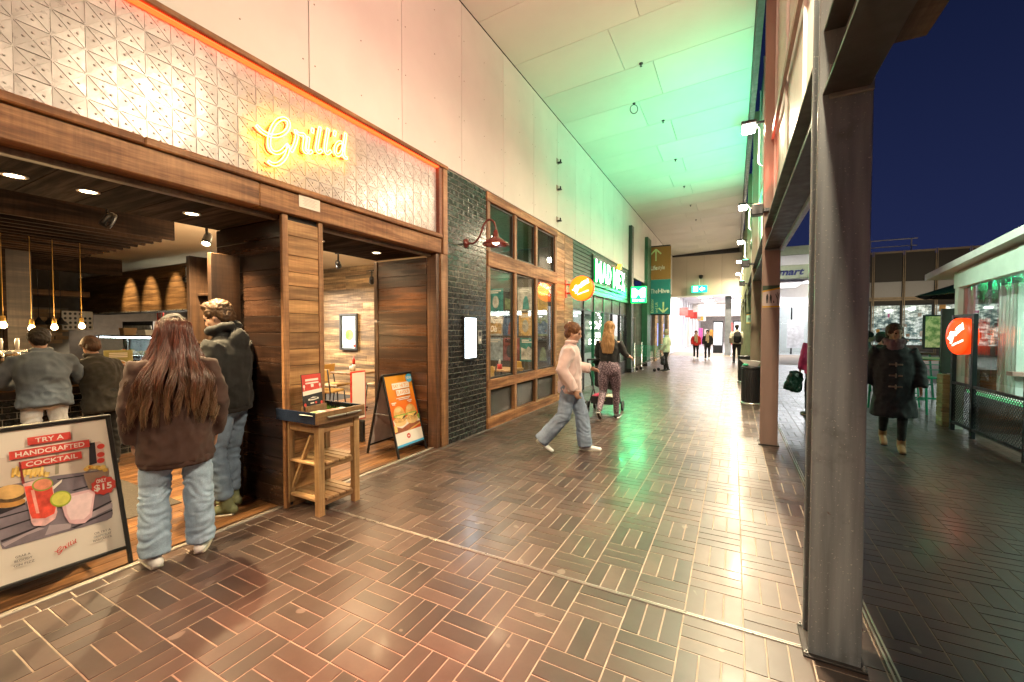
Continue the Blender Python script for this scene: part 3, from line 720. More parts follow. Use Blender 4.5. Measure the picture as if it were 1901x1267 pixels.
for i in range(14):
    x = -11.45+i*.295; BOX('food_tray', M_chrome, dc, x, x+.26, 3.72, 4.1, 1.002, 1.06, .004)
    mb = MB()
    for _ in range(10): mb.sphere((x+random.uniform(.05, .21), random.uniform(3.78, 4.05), 1.07+random.uniform(0, .05)), random.uniform(.03, .05), 8)
    mb.build('food', trayc[i % 5], dc, True)
# things on top of the cabinet and the counter
def tub(x, y, z, w, h, m, label, nm_='container'):
    o = MB(); o.M = Matrix.Translation((x, y, z)); q = w*.42
    o.add([(-q,-q,0),(q,-q,0),(q,q,0),(-q,q,0),(-w/2,-w/2,h),(w/2,-w/2,h),(w/2,w/2,h),(-w/2,w/2,h),(-w/2+.01,-w/2+.01,h),(w/2-.01,-w/2+.01,h),(w/2-.01,w/2-.01,h),(-w/2+.01,w/2-.01,h),(-q+.01,-q+.01,.02),(q-.01,-q+.01,.02),(q-.01,q-.01,.02),(-q+.01,q-.01,.02)],
          [(3,2,1,0),(0,1,5,4),(1,2,6,5),(2,3,7,6),(3,0,4,7),(4,5,9,8),(5,6,10,9),(6,7,11,10),(7,4,8,11),(8,9,13,12),(9,10,14,13),(10,11,15,14),(11,8,12,15),(12,13,14,15)])
    tag(o.build(nm_, m, None), label, 'container')
M_kraft = mat('kraft', (.40, .25, .12), .7)
tub(-10.95, 3.9, 1.451, .22, .14, M_kraft, 'brown kraft box open on top of the glass cabinet', 'food_box')
tub(-9.95, 3.9, 1.451, .34, .10, M_white, 'white tray on top of the glass cabinet below the hood', 'food_tray'); tub(-9.2, 3.92, 1.451, .40, .09, M_white, 'wide white tray on the cabinet top nearer the right', 'food_tray'); tub(-8.4, 3.9, 1.451, .26, .16, M_kraft, 'kraft carton at the right end of the cabinet top', 'food_box')
fs_ = thing('extinguisher_sign', 'small red and white fire extinguisher sign on the kitchen wall', 'sign')
FM = frame((-13.0, 4.6, 1.78), (1, 0, 0), (0, 0, 1)); mb = MB(); mb.M = FM; mb.box(1.55, 1.85, -.02, .33, 0, .004); mb.build('plate', M_red, fs_); flat('pictogram', FM, rect(1.62, .05, .16, .2), M_white, fs_, .006); flat('bottle_mark', FM, rect(1.67, .07, .06, .14), M_red, fs_, .008)

# counter placards (green one, tall one with a burger)
M_placg = mat('placard_olive', (.30, .27, .09), .5, var=.3, vs=20); M_placp = mat('placard_pale', (.50, .55, .36), .5, var=.3, vs=20)
pc = thing('counter_placard', 'tall olive counter placard with a burger picture', 'placard'); FM = frame((-6.86, 2.20, .967), (.35, .94, 0), (-.1, 0, 1))
mb = MB(); mb.M = FM; mb.box(0, .27, 0, .33, -.01, 0, .002); mb.build('board', M_placg, pc)
flat('picture', FM, ell(.14, .15, .08, .055), M_white, pc, .001); flat('bun', FM, ell(.14, .16, .06, .035, 16, 0, 180), mat('bun_print', (.5, .25, .07), .6), pc, .0016); flat('patty', FM, rect(.085, .125, .11, .025), mat('patty_print', (.25, .03, .02), .6), pc, .0018)
for i in range(3): flat('text_line', FM, rect(.05, .285-i*.022, .17, .012), M_paper, pc, .0015)
pc = thing('counter_placard', 'small pale green counter placard beside the customers', 'placard'); FM = frame((-6.80, 1.93, .967), (.2, .98, 0), (-.15, 0, 1))
mb = MB(); mb.M = FM; mb.box(0, .20, 0, .17, -.008, 0, .002); mb.build('board', M_placp, pc); flat('foot_band', FM, rect(0.004, .003, .192, .035), mat('teal_print', (.05, .33, .36), .5), pc, .001); flat('picture', FM, ell(.1, .1, .06, .035), mat('salmon_print', (.6, .25, .15), .6), pc, .001)
# pendant bulbs
M_brass = mat('yellow_cord', (.35, .20, .03), .45); M_bulb = emit('bulb_glass', (1, .66, .28), 16)
for i, (px, py) in enumerate(((6, 603), (59, 609), (101, 607), (152, 605))):
    p = atx(px, py, -7.15); f = thing('pendant_bulb', ('leftmost bare pendant bulb on a yellow cord over the counter', 'pendant bulb on yellow cord in front of the black column', 'third pendant bulb on yellow cord over the counter', 'rightmost pendant bulb on a yellow cord by the kitchen bulkhead')[i], 'pendant lamp', p, group='pendant bulbs over the counter')
    MB().tube([(0, 0, .08), (0, 0, 2.62-p.z if p.z < 2.6 else 1)], .0035, 6).build('cord', M_brass, f, True)
    MB().lathe([(.0, .10), (.018, .095), (.022, .05), (.022, .035)], 12).build('holder', M_brass, f, True)
    MB().lathe([(.014, .034), (.022, .02), (.031, -.006), (.027, -.025), (.014, -.037), (0, -.04)], 14).build('bulb', M_bulb, f, True)
    lamp('light', 'POINT', (0, 0, -.09), 18, (1, .66, .30), f, .04)
# track spots
def spot(p, tgt, label, en, lit=True):
    f = thing('track_spotlight', label, 'spotlight', p, group='black track spotlights')
    dirv = (Vector(tgt)-Vector(p)).normalized(); q = dirv.to_track_quat('-Z', 'Y')
    mb = MB(); mb.M = q.to_matrix().to_4x4(); mb.lathe([(0, .10), (.035, .10), (.045, .06), (.05, -.02), (.05, -.055), (.043, -.055), (.04, -.03)], 16); mb.build('can', M_metal_dk, f, True)
    MB().bar((0, 0, .05), (0, 0, .19), .02).build('stem', M_metal_dk, f); MB().box(-.06, .06, -.025, .025, .19, .215, .004).build('mount', M_metal_dk, f)
    if lit:
        mb = MB(); mb.M = q.to_matrix().to_4x4(); mb.lathe([(.041, -.035), (.039, -.04), (0, -.041)], 14); mb.build('lens', emit('spot_lens', (1, .82, .5), 60) if 'spot_lens' not in bpy.data.materials else bpy.data.materials['spot_lens'], f)
        l = lamp('light', 'SPOT', dirv*.07, en, (1, .76, .42), f, .03, spot=85, blend=.8); l.rotation_euler = q.to_euler(); lamp('light', 'POINT', dirv*.09, en*.035, (1, .74, .42), f, .05)
spot(aty(384, 447, 2.75), (-4.6, 1.6, 0), 'lit black track spotlight above the shelf frame', 420)
spot(aty(200, 412, 1.9), (-6.8, 1.2, .9), 'unlit looking black spotlight canister under the dark soffit', 160, False)
spot(aty(346, 518, 3.6), (-9.6, 4.05, 2.2), 'black spotlight hanging in front of the kitchen bulkhead', 60, False)
spot(aty(628, 492, 5.2), (-7.9, 7.0, 1.6), 'lit spotlight above the boarded wall, left of two', 300)
spot(aty(690, 522, 6.0), (-7.3, 7.0, 1.4), 'lit spotlight above the boarded wall, right of two', 260)
for x in (-9.4, -10.4, -11.3): lamp('light', 'SPOT', (x, 3.5, 2.95), 330, (1, .7, .35), kb, .03, (x, 4.08, 2.2), spot=50, blend=.8)
lamp('light', 'AREA', (-4.9, .6, 3.03), 28, (1, .72, .40), ins, 1.2, (-4.9, .6, 0))  # area fill added to brighten the room, no fixture of its own
lamp('light', 'AREA', (-5.6, 3.4, 2.1), 60, (1, .74, .45), ins, .5, (-5.9, 3.5, 3.1)); lamp('light', 'AREA', (-5.6, 4.3, 3.0), 90, (1, .72, .40), ins, 1.2, (-5.6, 4.3, 0))  # uplight and fill added for cream ceiling and seats, no fixtures
# framed poster on the boarded wall
fp = thing('framed_poster', 'black framed blue burger poster on the boarded wall', 'poster')
a = aty(632, 583, 6.98); c = aty(665, 651, 6.98); FM = frame((a.x, 6.985, c.z), (1, 0, 0), (0, 0, 1)); w, h = c.x-a.x, a.z-c.z
mb = MB(); mb.M = FM
for (x0, x1, y0, y1) in ((0, w, 0, .05), (0, w, h-.05, h), (0, .05, .05, h-.05), (w-.05, w, .05, h-.05)): mb.box(x0, x1, y0, y1, 0, .05, .004)
mb.build('frame', M_black, fp); flat('print', FM, rect(.05, .05, w-.1, h-.1), mat('poster_blue', (.42, .55, .66), .4, var=.2), fp, .01)
flat('burger_bun', FM, ell(w*.52, h*.42, w*.24, h*.15), mat('bun_print2', (.55, .3, .1), .5, var=.4, vs=12), fp, .013); flat('lettuce', FM, ell(w*.42, h*.42, w*.12, h*.12), mat('green_print', (.12, .30, .05), .5), fp, .015)
flat('title', FM, rect(w*.28, h*.80, w*.42, h*.05), M_paper, fp, .013); flat('logo', FM, ell(w*.8, h*.12, w*.07, h*.04), M_red, fp, .013)
mb = MB(); mb.M = FM; mb.bar((w*.1, h*.08, .014), (w*.9, h*.9, .014), .008, .002, up=(0, 0, 1)); mb.build('cross_wire', M_black, fp)

# tables and chairs in the shop
M_vinyl = mat('tan_seat', (.52, .30, .08), .45, var=.15, bump=.1, bs=80)
def cafe_chair(name, label, loc, rz):
    c = thing(name, label, 'chair', loc, rz, 'tan chairs in the burger shop')
    MB().box(-.21, .21, -.21, .21, .43, .47, .018).build('seat', M_vinyl, c)
    mb = MB(); mb.M = Matrix.Translation((0, -.22, .64)) @ Matrix.Rotation(R(-10), 4, 'X'); mb.box(-.19, .19, -.012, .014, .0, .22, .012); mb.build('backrest', M_vinyl, c)
    for s in (-1, 1):
        MB().tube([(s*.2, .2, .43), (s*.22, .24, 0)], .012, 8).build('leg', M_black, c, True)
        MB().tube([(s*.2, -.27, .86), (s*.2, -.2, .44), (s*.22, -.27, 0)], .012, 8).build('leg', M_black, c, True)
    return c
def cafe_table(label, loc, w=.7):
    tbl = thing('cafe_table', label, 'table', loc)
    MB().box(-w/2, w/2, -w/2, w/2, .72, .755, .006).build('table_top', M_pine_x, tbl); MB().lathe([(.03, .03), (.03, .72)], 12).build('pedestal', M_black, tbl, True)
    MB().box(-.25, .25, -.03, .03, 0, .03, .005).build('foot', M_black, tbl); MB().box(-.03, .03, -.25, .25, .001, .031, .005).build('foot', M_black, tbl)
    return tbl
tx, ty = -6.45, 5.75
cafe_table('square cafe table seen through the narrow opening', (tx, ty, 0))
cafe_chair('cafe_chair', 'tan chair with its back to the opening at the cafe table', (tx-.05, ty-.62, 0), R(15)); cafe_chair('cafe_chair', 'tan chair on the left side of the cafe table', (tx-.65, ty+.05, 0), R(-80)); cafe_chair('cafe_chair', 'tan chair on the far side of the cafe table', (tx+.05, ty+.6, 0), R(178)); cafe_chair('cafe_chair', 'tan chair left of the pillar edge nearer the front', (tx-.75, ty-.75, 0), R(80))
sb = thing('sauce_caddy', 'red sauce bottle and white cups on the cafe table', 'condiments', (tx-.02, ty-.05, .755))
MB().lathe([(.03, 0), (.034, .1), (.026, .13), (.026, .001)], 14).build('white_cup', M_white, sb, True)
MB().lathe([(.025, .131), (.03, .22), (.012, .25), (.006, .29), (0, .29)], 12).build('sauce_bottle', M_red, sb, True); mb = MB(); mb.M = Matrix.Translation((-.07, 0, 0)); mb.lathe([(.03, 0), (.034, .09), (.028, .095), (.02, .09)], 14); mb.build('white_cup', M_white, sb, True)
ms = thing('menu_stand', 'red edged white menu stand behind the burger board', 'sign'); MB().box(-4.62, -4.60, 4.00, 4.26, .3, .98, .006).build('board', M_red, ms); MB().box(-4.599, -4.596, 4.02, 4.24, .32, .96, 0).build('sheet', M_paper, ms); MB().box(-4.7, -4.5, 4.1, 4.16, 0, .3, .01).build('stand', M_black, ms)

# far left inside: brick panel, prints, black pendant shades, beer taps
br = thing('rear_display', 'pale brick panel and shelf at the rear of the shop', 'wall panel')
for r_ in range(9):
    for c_ in range(3): BOX('brick', bpy.data.materials.get('pale_brick') or mat('pale_brick', (.45, .30, .17), .8, var=.3, piece=.3), br, -13.5, -13.45, 2.95+c_*.23+(r_ % 2)*.1, 2.95+c_*.23+(r_ % 2)*.1+.215, 1.25+r_*.085, 1.25+r_*.085+.075, .004)
BOX('core', M_mortar, br, -13.6, -13.505, 2.9, 3.75, 0, 2.05, 0); BOX('shelf', M_clad_y, br, -13.45, -13.1, 2.2, 4.0, 2.3, 2.42, .01)
for i, py in enumerate((3.06, 3.22, 3.38)):
    f = thing('pendant_lamp', ('left', 'middle', 'right')[i]+' black cone pendant shade at the rear of the shop', 'pendant lamp', (-12.6, py, 1.66), group='black pendant shades'); MB().lathe([(.11, 0), (.10, .03), (.04, .10), (.02, .15)], 16).build('shade', M_black, f, True); MB().tube([(0, 0, .15), (0, 0, 1.35)], .006, 5).build('cord', M_black, f)
pp = thing('spotted_print', 'white print with dark spots hung at the rear of the shop', 'picture'); FM = frame((-13.0, 3.50, 1.55), (0, 1, 0), (0, 0, 1)); mb = MB(); mb.M = FM; mb.box(0, .5, 0, .42, 0, .02); mb.build('board', M_paper, pp)
random.seed(4)
for i in range(22): flat('spot', FM, ell(.05+(i % 6)*.08, .06+(i//6)*.1, .025, .03, 8), M_black, pp, .022)
wp = thing('wall_picture', 'framed landscape picture at the far left inside the shop', 'picture'); FM = frame((-9.9, -.2, 1.55), (0.2, 1, 0), (0, 0, 1)); mb = MB(); mb.M = FM; mb.box(0, 2.1, -.2, .75, 0, .03); mb.build('canvas', mat('picture_print', (.09, .08, .055), .5, var=.9, vs=5.), wp)
tp = thing('beer_taps', 'row of chrome beer taps at the left end of the counter', 'beer taps', (-7.1, 1.46, .966))
BOX('tap_rail', M_chrome, tp, -.05, .05, -.5, .2, .30, .36, .02); BOX('tap_post', M_chrome, tp, -.03, .03, .1, .16, 0, .3, .01); BOX('tap_post', M_chrome, tp, -.03, .03, -.45, -.39, 0, .3, .01)
for i in range(5): MB().tube([(.05, -.4+i*.12, .33), (.12, -.4+i*.12, .32), (.13, -.4+i*.12, .25)], .012, 8).build('spout', M_chrome, tp, True); MB().lathe([(.012, .0), (.02, .10), (.012, .13)], 10, .06, -.4+i*.12, .36).build('tap_handle', M_white, tp, True)
# ================================================================== BLACK BRICK PIER
bp = thing('black_brick_pier', 'black glazed brick pier between the shop opening and the windows', 'wall')
BOX('core', M_mortar, bp, -3.62, -3.3885, 4.567, 5.545, 0, 3.69, 0)
bl, bh = .2445, .0735
full = MB().box(-.014, .014, -bl/2+.003, bl/2-.003, -bh/2+.003, bh/2-.003, .003).mesh('brick'); half = MB().box(-.014, .014, -bl/4+.003, bl/4-.003, -bh/2+.003, bh/2-.003, .003).mesh('brick')
random.seed(21)
for r_ in range(50):
    z = .002+bh/2+r_*bh
    if z > 3.69: break
    y = 4.567
    ks = [full]*4 if r_ % 2 == 0 else [half, full, full, full, half]
    for me in ks:
        L = bl if me is full else bl/2
        link('brick', me, M_brickblk, bp, (-3.398+random.uniform(-.0012, .0012), y+L/2, z), (0, random.gauss(0, .006), random.gauss(0, .008))); y += L
# lit portrait screen
ds = thing('lit_display_case', 'glowing white portrait display case on the black brick pier', 'display case', (-3.383, 5.06, 1.13))
BOX('case', M_black, ds, 0, .03, -.165, .165, -.015, .625, .006); BOX('lit_panel', emit('display_white', (.72, .88, 1), 11), ds, .0302, .033, -.14, .14, .02, .59, 0)
ic = thing('intercom', 'small grey intercom panel beside the lit display case', 'intercom', (-3.383, 5.33, 1.34)); BOX('plate', M_steel, ic, 0, .02, -.05, .05, 0, .21, .004); BOX('grille', M_metal_dk, ic, .0202, .024, -.03, .03, .12, .18, .001); BOX('button', M_paper, ic, .0202, .026, -.02, .02, .04, .08, .004)
# gooseneck barn lamp
gl = thing('barn_lamp', 'maroon gooseneck barn lamp over the black bricks', 'wall lamp', (-3.383, 5.0, 2.78))
M_maroon = mat('maroon_enamel', (.12, .018, .012), .28, var=.1, coat=.5)
mb = MB(); mb.M = Matrix.Rotation(R(90), 4, 'Y'); mb.lathe([(.07, 0), (.07, .01), (.03, .025), (.02, .04)], 20); mb.build('wall_rose', M_maroon, gl, True)
arm = smooth2([(.03, 0, 0), (.14, 0, .0), (.23, .01, .10), (.28, .02, .24), (.36, .03, .30), (.44, .04, .25), (.46, .04, .14)], 5); MB().tube(arm, .014, 10).build('gooseneck', M_maroon, gl, True)
mb = MB(); mb.M = Matrix.Translation((.46, .04, .0)); mb.lathe([(.016, .16), (.035, .13), (.045, .06), (.06, .045), (.10, .02), (.175, -.03), (.185, -.06), (.178, -.06), (.165, -.03), (.09, .012), (.05, .03), (0, .03)], 28); mb.build('shade', M_maroon, gl, True)
mb = MB(); mb.M = Matrix.Translation((.46, .04, -.005)); mb.lathe([(.0, .02), (.04, .0), (.045, -.03), (0, -.055)], 14); mb.build('bulb', emit('barn_bulb', (1, .8, .5), 25), gl, True)
lamp('light', 'SPOT', (.46, .04, -.04), 60, (1, .78, .45), gl, .05, (.43, .04, -3), spot=140, blend=.5)

# ================================================================== TIMBER WINDOW BAY
wb = thing('window_bay', 'timber framed shop windows with dark lower panels', 'shop window')
Y0, Y1 = 5.60, 8.46; VY = [5.62, 6.53, 7.41, 8.40]
W_ = lambda n, m, x0, x1, y0, y1, z0, z1, b=.004: BOX(n, m, wb, x0, x1, y0, y1, z0, z1, b)
W_('sill', M_timber, -3.50, -3.36, Y0-.04, Y1, .0, .165, .006); W_('rail', M_timber, -3.47, -3.385, Y0, Y1, .60, .765, .005); W_('transom', M_timber, -3.50, -3.375, Y0, Y1, 2.54, 2.78, .006); W_('head', M_timber, -3.50, -3.37, Y0-.04, Y1, 3.545, 3.69, .006)
for y in VY: W_('mullion', M_timber_v, -3.47, -3.38, y-.045, y+.045, .165, .60, .004); W_('mullion', M_timber_v, -3.47, -3.38, y-.045, y+.045, .766, 2.54, .004); W_('mullion', M_timber_v, -3.47, -3.38, y-.045, y+.045, 2.781, 3.545, .004)
M_frblk = mat('black_sash', (.012, .011, .010), .4)
m, t, b = _new('perforated_dark'); v = coords(t); wv = t.nodes.new('ShaderNodeTexWave'); wv.wave_type = 'BANDS'; wv.bands_direction = 'Z'; wv.inputs['Scale'].default_value = 26; t.links.new(v, wv.inputs[0]); b.inputs['Base Color'].default_value = (.02, .018, .016, 1); b.inputs['Roughness'].default_value = .22; bumpn(t, b, wv.outputs['Fac'], .6, .01); M_perf = m
for i in range(3):
    a, c = VY[i]+.045, VY[i+1]-.045
    W_('lower_panel', M_perf, -3.45, -3.44, a, c, .165, .60, 0)
    for (z0, z1) in ((.766, 2.54), (2.781, 3.545)):
        W_('pane', M_glass, -3.436, -3.430, a+.03, c-.03, z0+.03, z1-.03, 0)
        for (p0, p1, q0, q1) in ((a, a+.03, z0, z1), (c-.03, c, z0, z1), (a+.03, c-.03, z0, z0+.03), (a+.03, c-.03, z1-.03, z1)): W_('sash', M_frblk, -3.45, -3.415, p0, p1, q0, q1, .002)
# chalk lettering on the first pane
text('chalk_lettering', 'Natural', frame((-3.4295, 5.75, 1.66), (0, 1, 0), (0, 0, 1)), 0, 0, .42, .10, M_paper, wb, .001, shear=.3); text('chalk_lettering', 'Oils', frame((-3.4295, 5.75, 1.52), (0, 1, 0), (0, 0, 1)), 0, 0, .2, .10, M_paper, wb, .001, shear=.3)
# window posters stuck on the end wall inside and interior pieces behind the glass
cols = [(.05, .22, .20), (.05, .045, .045), (.42, .38, .32), (.45, .28, .05), (.50, .46, .40), (.08, .12, .20), (.50, .30, .10), (.16, .20, .10), (.30, .34, .36), (.25, .08, .07)]
random.seed(9); k = 0
for r_, (z0, h) in enumerate(((2.05, .62), (1.40, .60), (.72, .62))):
    x = -5.95
    for c_ in range(4):
        w = random.uniform(.40, .50); FM = frame((x, 9.895, z0), (1, 0, 0), (0, 0, 1)); 
        o = thing('wall_poster', ('top', 'middle', 'bottom')[r_]+' row music poster inside the window, '+('first', 'second', 'third', 'fourth')[c_]+' from the left', 'poster', group='posters inside the shop window')
        mb = MB(); mb.M = FM; mb.box(0, w, 0, h, 0, .006); mb.build('sheet', mat('poster_%d' % k, cols[k % 10], .5, var=.7, vs=7), o)
        flat('figure_print', FM, (ell(w*random.uniform(.4, .6), h*.42, w*.22, h*.28, 14), [(w*.08, h*.08), (w*.92, h*.08), (w*.92, h*.5), (w*.6, h*.66), (w*.45, h*.52), (w*.08, h*.6)], [(w*.3, h*.06), (w*.75, h*.06), (w*.68, h*.45), (w*.58, h*.62), (w*.46, h*.62), (w*.36, h*.45)])[k % 3], mat('poster_fig_%d' % k, cols[(k*3+4) % 10], .5, var=.6, vs=9), o, .008)
        for q in range(2): flat('title_print', FM, rect(w*.12, h*(.80+.08*q), w*random.uniform(.5, .76), h*.05), (M_paper, M_black)[k % 2], o, .008)
        x += w+.02; k += 1
cafe_chair('cafe_chair', 'tan chair behind the first shop window pane', (-4.35, 6.9, 0), R(60)); cafe_chair('cafe_chair', 'tan chair behind the middle shop window pane', (-4.4, 8.2, 0), R(150)); cafe_table('cafe table behind the shop window panes', (-4.25, 7.55, 0))
sb = thing('sauce_caddy', 'red and white sauce caddy on the window table', 'condiments', (-4.2, 7.4, .755)); MB().lathe([(.05, 0), (.05, .1), (.045, .1), (.045, .02), (0, .02)], 14).build('cup', M_red, sb, True); MB().lathe([(.02, .021), (.024, .16), (.008, .2), (0, .2)], 10).build('bottle', M_white, sb, True)
lamp('light', 'AREA', (-4.2, 7.6, 2.9), 60, (1, .8, .55), ins, .9, (-4.4, 7.8, 0)); lamp('light', 'SPOT', (-4.9, 8.2, 2.95), 85, (1, .82, .6), ins, .05, (-4.9, 9.9, 1.5), spot=110)

# ================================================================== BOARDED PIER with the round sign
tp_ = thing('boarded_pier', 'narrow pier of weathered boards between windows and green shop', 'wall')
for (a, c) in ((8.465, 8.94), (8.945, 9.50)):
    z = 0.0
    while z < 3.68:
        z1 = min(z+random.choice((.11, .14, .17)), 3.69); BOX('board', M_clad_y, tp_, -3.42, -3.392+random.uniform(-.002, .003), a+.002, c-.002, z+.001, z1-.001, .002); z = z1
BOX('core', M_dark, tp_, -3.6, -3.421, 8.465, 9.5, 0, 3.69, 0)
sg = thing('small_notice', 'small red and white notice on the boarded pier', 'notice'); FM = frame((-3.388, 9.16, 1.48), (0, 1, 0), (0, 0, 1)); mb = MB(); mb.M = FM; mb.box(0, .2, 0, .28, 0, .004); mb.build('plate', M_paper, sg); flat('red_block', FM, rect(.02, .13, .16, .13), M_red, sg, .005); flat('ring_mark', FM, ell(.1, .195, .045, .045), M_paper, sg, .006)
def disc_sign(label, c, r, th, normal_y, en, arm=None, post=None):
    d = thing('round_sign', label, 'sign', c)
    M_or = emit('sign_orange', (1, .15, .006) if en > 2 else (1, .055, .006), en); M_rim = bpy.data.materials.get('sign_rim') or emit('sign_rim', (.9, .05, .004), .9); M_sw = bpy.data.materials.get('sign_white') or emit('sign_white', (1, .93, .82), 4)
    mb = MB(); mb.M = Matrix.Rotation(R(90), 4, 'X'); mb.lathe([(r, -th/2), (r, th/2)], 40); rim = mb.build('rim', M_rim, d, True)
    for s in (-1, 1):
        mb = MB(); mb.M = Matrix.Rotation(R(90*s), 4, 'X'); pr = [(r*.995, th/2), (r*.97, th/2+.012), (r*.8, th/2+.018), (0, th/2+.02)]; mb.lathe(pr, 40); mb.build('lit_face', M_or, d, True)
        FM = frame((0, s*-1*-(th/2+.0205), 0), (-s, 0, 0), (0, 0, 1)) if s > 0 else frame((0, -(th/2+.0205), 0), (1, 0, 0), (0, 0, 1))
        script_logo('script_logo', FM, -r*.78, -r*.22, r*1.5, r*.75, r*.085, M_sw, d, .002, R(18)); text('small_lettering', 'HEALTHY BURGERS', FM @ Matrix.Rotation(R(18), 4, 'Z'), -r*.45, -r*.44, r*1.0, r*.11, M_sw, d, .002, offset=.02)
    return d
ro = disc_sign('glowing orange round burger sign projecting from the boarded pier', (-3.02, 9.05, 2.48), .275, .10, True, 2.3)
MB().bar((-.37, 0, .10), (-.27, 0, .10), .03).build('bracket', M_red, ro); MB().bar((-.37, 0, -.10), (-.27, 0, -.10), .03).build('bracket', M_red, ro); MB().box(-.375, -.36, -.05, .05, -.2, .2, .003).build('wall_plate', M_red, ro)
lamp('light', 'POINT', (0, -.25, 0), 7, (1, .35, .06), ro, .15)

# ================================================================== GREEN MEXICAN FOOD SHOP
gm = thing('green_shopfront', 'green weatherboard food shop front with glazed doors', 'shopfront')
M_gboard = mat('green_weatherboard', (.020, .075, .050), .5, var=.2, vs=4, stretch=(1, .4, 4), bump=.1, bs=60, piece=.12)
G = lambda n, m, x0, x1, y0, y1, z0, z1, b=.003: BOX(n, m, gm, x0, x1, y0, y1, z0, z1, b)
G('fascia_core', M_dark, -3.6, -3.415, 9.505, 15.38, 2.56, 3.69, 0)
z = 2.55
while z < 3.66:
    mb = MB(); z1 = z+.0945; mb.add([(-3.414,9.505,z),(-3.414,15.38,z),(-3.385,15.38,z),(-3.385,9.505,z),(-3.414,9.505,z1),(-3.414,15.38,z1),(-3.402,15.38,z1),(-3.402,9.505,z1)],[(0,1,2,3),(7,6,5,4),(3,2,6,7),(0,3,7,4),(1,5,6,2),(0,4,5,1)]); mb.build('weatherboard', M_gboard, gm); z = z1+.001
G('fascia_trim', M_frblk, -3.43, -3.375, 9.505, 15.38, 2.50, 2.548)
M_gframe = mat('green_frame', (.02, .16, .09), .4, var=.15)
GV = [9.56, 10.45, 11.35, 12.3, 13.3, 14.3, 15.3]
for i, y in enumerate(GV): G('post', M_gframe if i in (2, 3) else M_metal_dk, -3.50, -3.42, y-.04, y+.04, 0, 2.50)
for i in range(6):
    a, c = GV[i]+.04, GV[i+1]-.04
    if i in (0, 3, 4, 5): G('base_panel', M_frblk, -3.49, -3.43, a, c, 0, .45); G('pane', M_glass, -3.462, -3.456, a, c, .45, 2.05, 0)
    G('head_panel', mat('brown_head', (.05, .02, .012), .4) if i == 0 else bpy.data.materials['brown_head'], -3.48, -3.44, a, c, 2.09, 2.50); G('head_rail', M_metal_dk, -3.49, -3.43, a, c, 2.05, 2.089)
# inside of the green shop
gi = thing('green_shop_interior', 'dim interior of the green food shop with lit counter', 'room')
BOX('back_wall', mat('gi_wall', (.16, .17, .14), .6), gi, -8.1, -8, 9.6, 15.4, 0, 3.2, 0); BOX('room_ceiling', mat('gi_ceil', (.10, .09, .08), .6), gi, -8, -3.6, 9.6, 15.4, 2.9, 3.0, 0); BOX('end_wall', mat('gi_end', (.30, .33, .30), .5, var=.2), gi, -8, -3.6, 15.4, 15.5, 0, 3.2, 0); BOX('room_floor', mat('gi_floor', (.12, .11, .10), .4), gi, -8, -3.53, 9.6, 15.4, -.01, .003, 0); BOX('near_wall', M_dark, gi, -8, -3.62, 10.001, 10.05, 0, 3.2, 0)
BOX('menu_light', emit('menu_board', (.75, .95, .9), 2.2), gi, -7.98, -7.9, 10.5, 14.5, 1.7, 2.4, 0); BOX('shop_counter', M_chrome, gi, -6.4, -5.8, 10.6, 15, 0, 1.05, .01)
lamp('light', 'AREA', (-5.6, 12.6, 2.85), 220, (.95, 1, .85), gi, 2, (-5.6, 12.6, 0), sizey=1)
# dotted bulb lettering (a big figure of round bulbs in the doorway)
db = thing('bulb_marquee', 'marquee of round white bulbs in the green shop doorway', 'light sign'); M_dot = emit('marquee_bulb', (1, .97, .78), 9)
bm_ = MB().sphere((0, 0, 0), .035, 8).mesh('marquee_bulb', True)
A = lambda px, py: atx(px, py, -3.62)
pts = [(1097,577),(1102,576),(1107,579),(1111,584),(1114,590),(1115,597),(1114,604),(1111,609),(1096,600),(1101,598),(1106,599),(1109,603),(1108,608),(1103,610),(1098,609)]+[(1097+i*5, y) for y in (620, 625) for i in range(1, 4)]+[(1095+i*5, y) for y in (632, 638) for i in range(4)]
for q in pts: link('bulb', bm_, M_dot, db, A(*q))
BOX('board', M_gboard, db, -3.75, -3.70, 11.2, 12.6, .9, 2.0)
# channel letters
ml = thing('channel_letter_sign', 'white illuminated block letters reading MAD MEX on the green fascia', 'sign')
M_lw = emit('letter_white', (.75, 1, .90), 5); M_lg = emit('letter_green', (.0, .5, .10), .7)
FM = frame((-3.375, 11.05, 2.86), (0, 1, 0), (0, 0, 1))
mb = MB(); mb.M = FM; mb.box(-.08, 3.42, -.10, .72, .0, .03); mb.build('backing_tray', M_gboard, ml)
xs = [('M', .0, .52), ('A', .62, .42), ('D', 1.13, .42), ('M', 1.84, .52), ('E', 2.46, .34), ('X', 2.88, .46)]
for ch, x, w in xs:
    text('letter', ch, FM, x, .04-(.05 if ch in 'MX' else 0), w, .56+(.05 if ch in 'MX' else 0), M_lw, ml, .075, .008, offset=.012); text('letter_return', ch, FM, x-.01, .03-(.05 if ch in 'MX' else 0), w+.02, .58+(.05 if ch in 'MX' else 0), M_lg, ml, .032, .042, offset=.014)
fl = MB(); fl.M = FM; fl.prism([(2.40, .60), (2.52, .62), (2.62, .74), (2.60, .82), (2.52, .75), (2.44, .72)], .03, .15); fl.build('flame', emit('flame_orange', (1, .35, .03), 3), ml)
for q in (11.5, 12.6, 13.8): lamp('light', 'SPOT', (-3.19, q, 2.80), 12, (.01, 1, .30), ml, .03, (-3.42, q, 2.5), spot=150, blend=1.0); lamp('light', 'SPOT', (-3.19, q, 2.82), 60, (.01, 1, .32), ml, .03, (-1.5, q-3, 0), spot=120, blend=1.0)
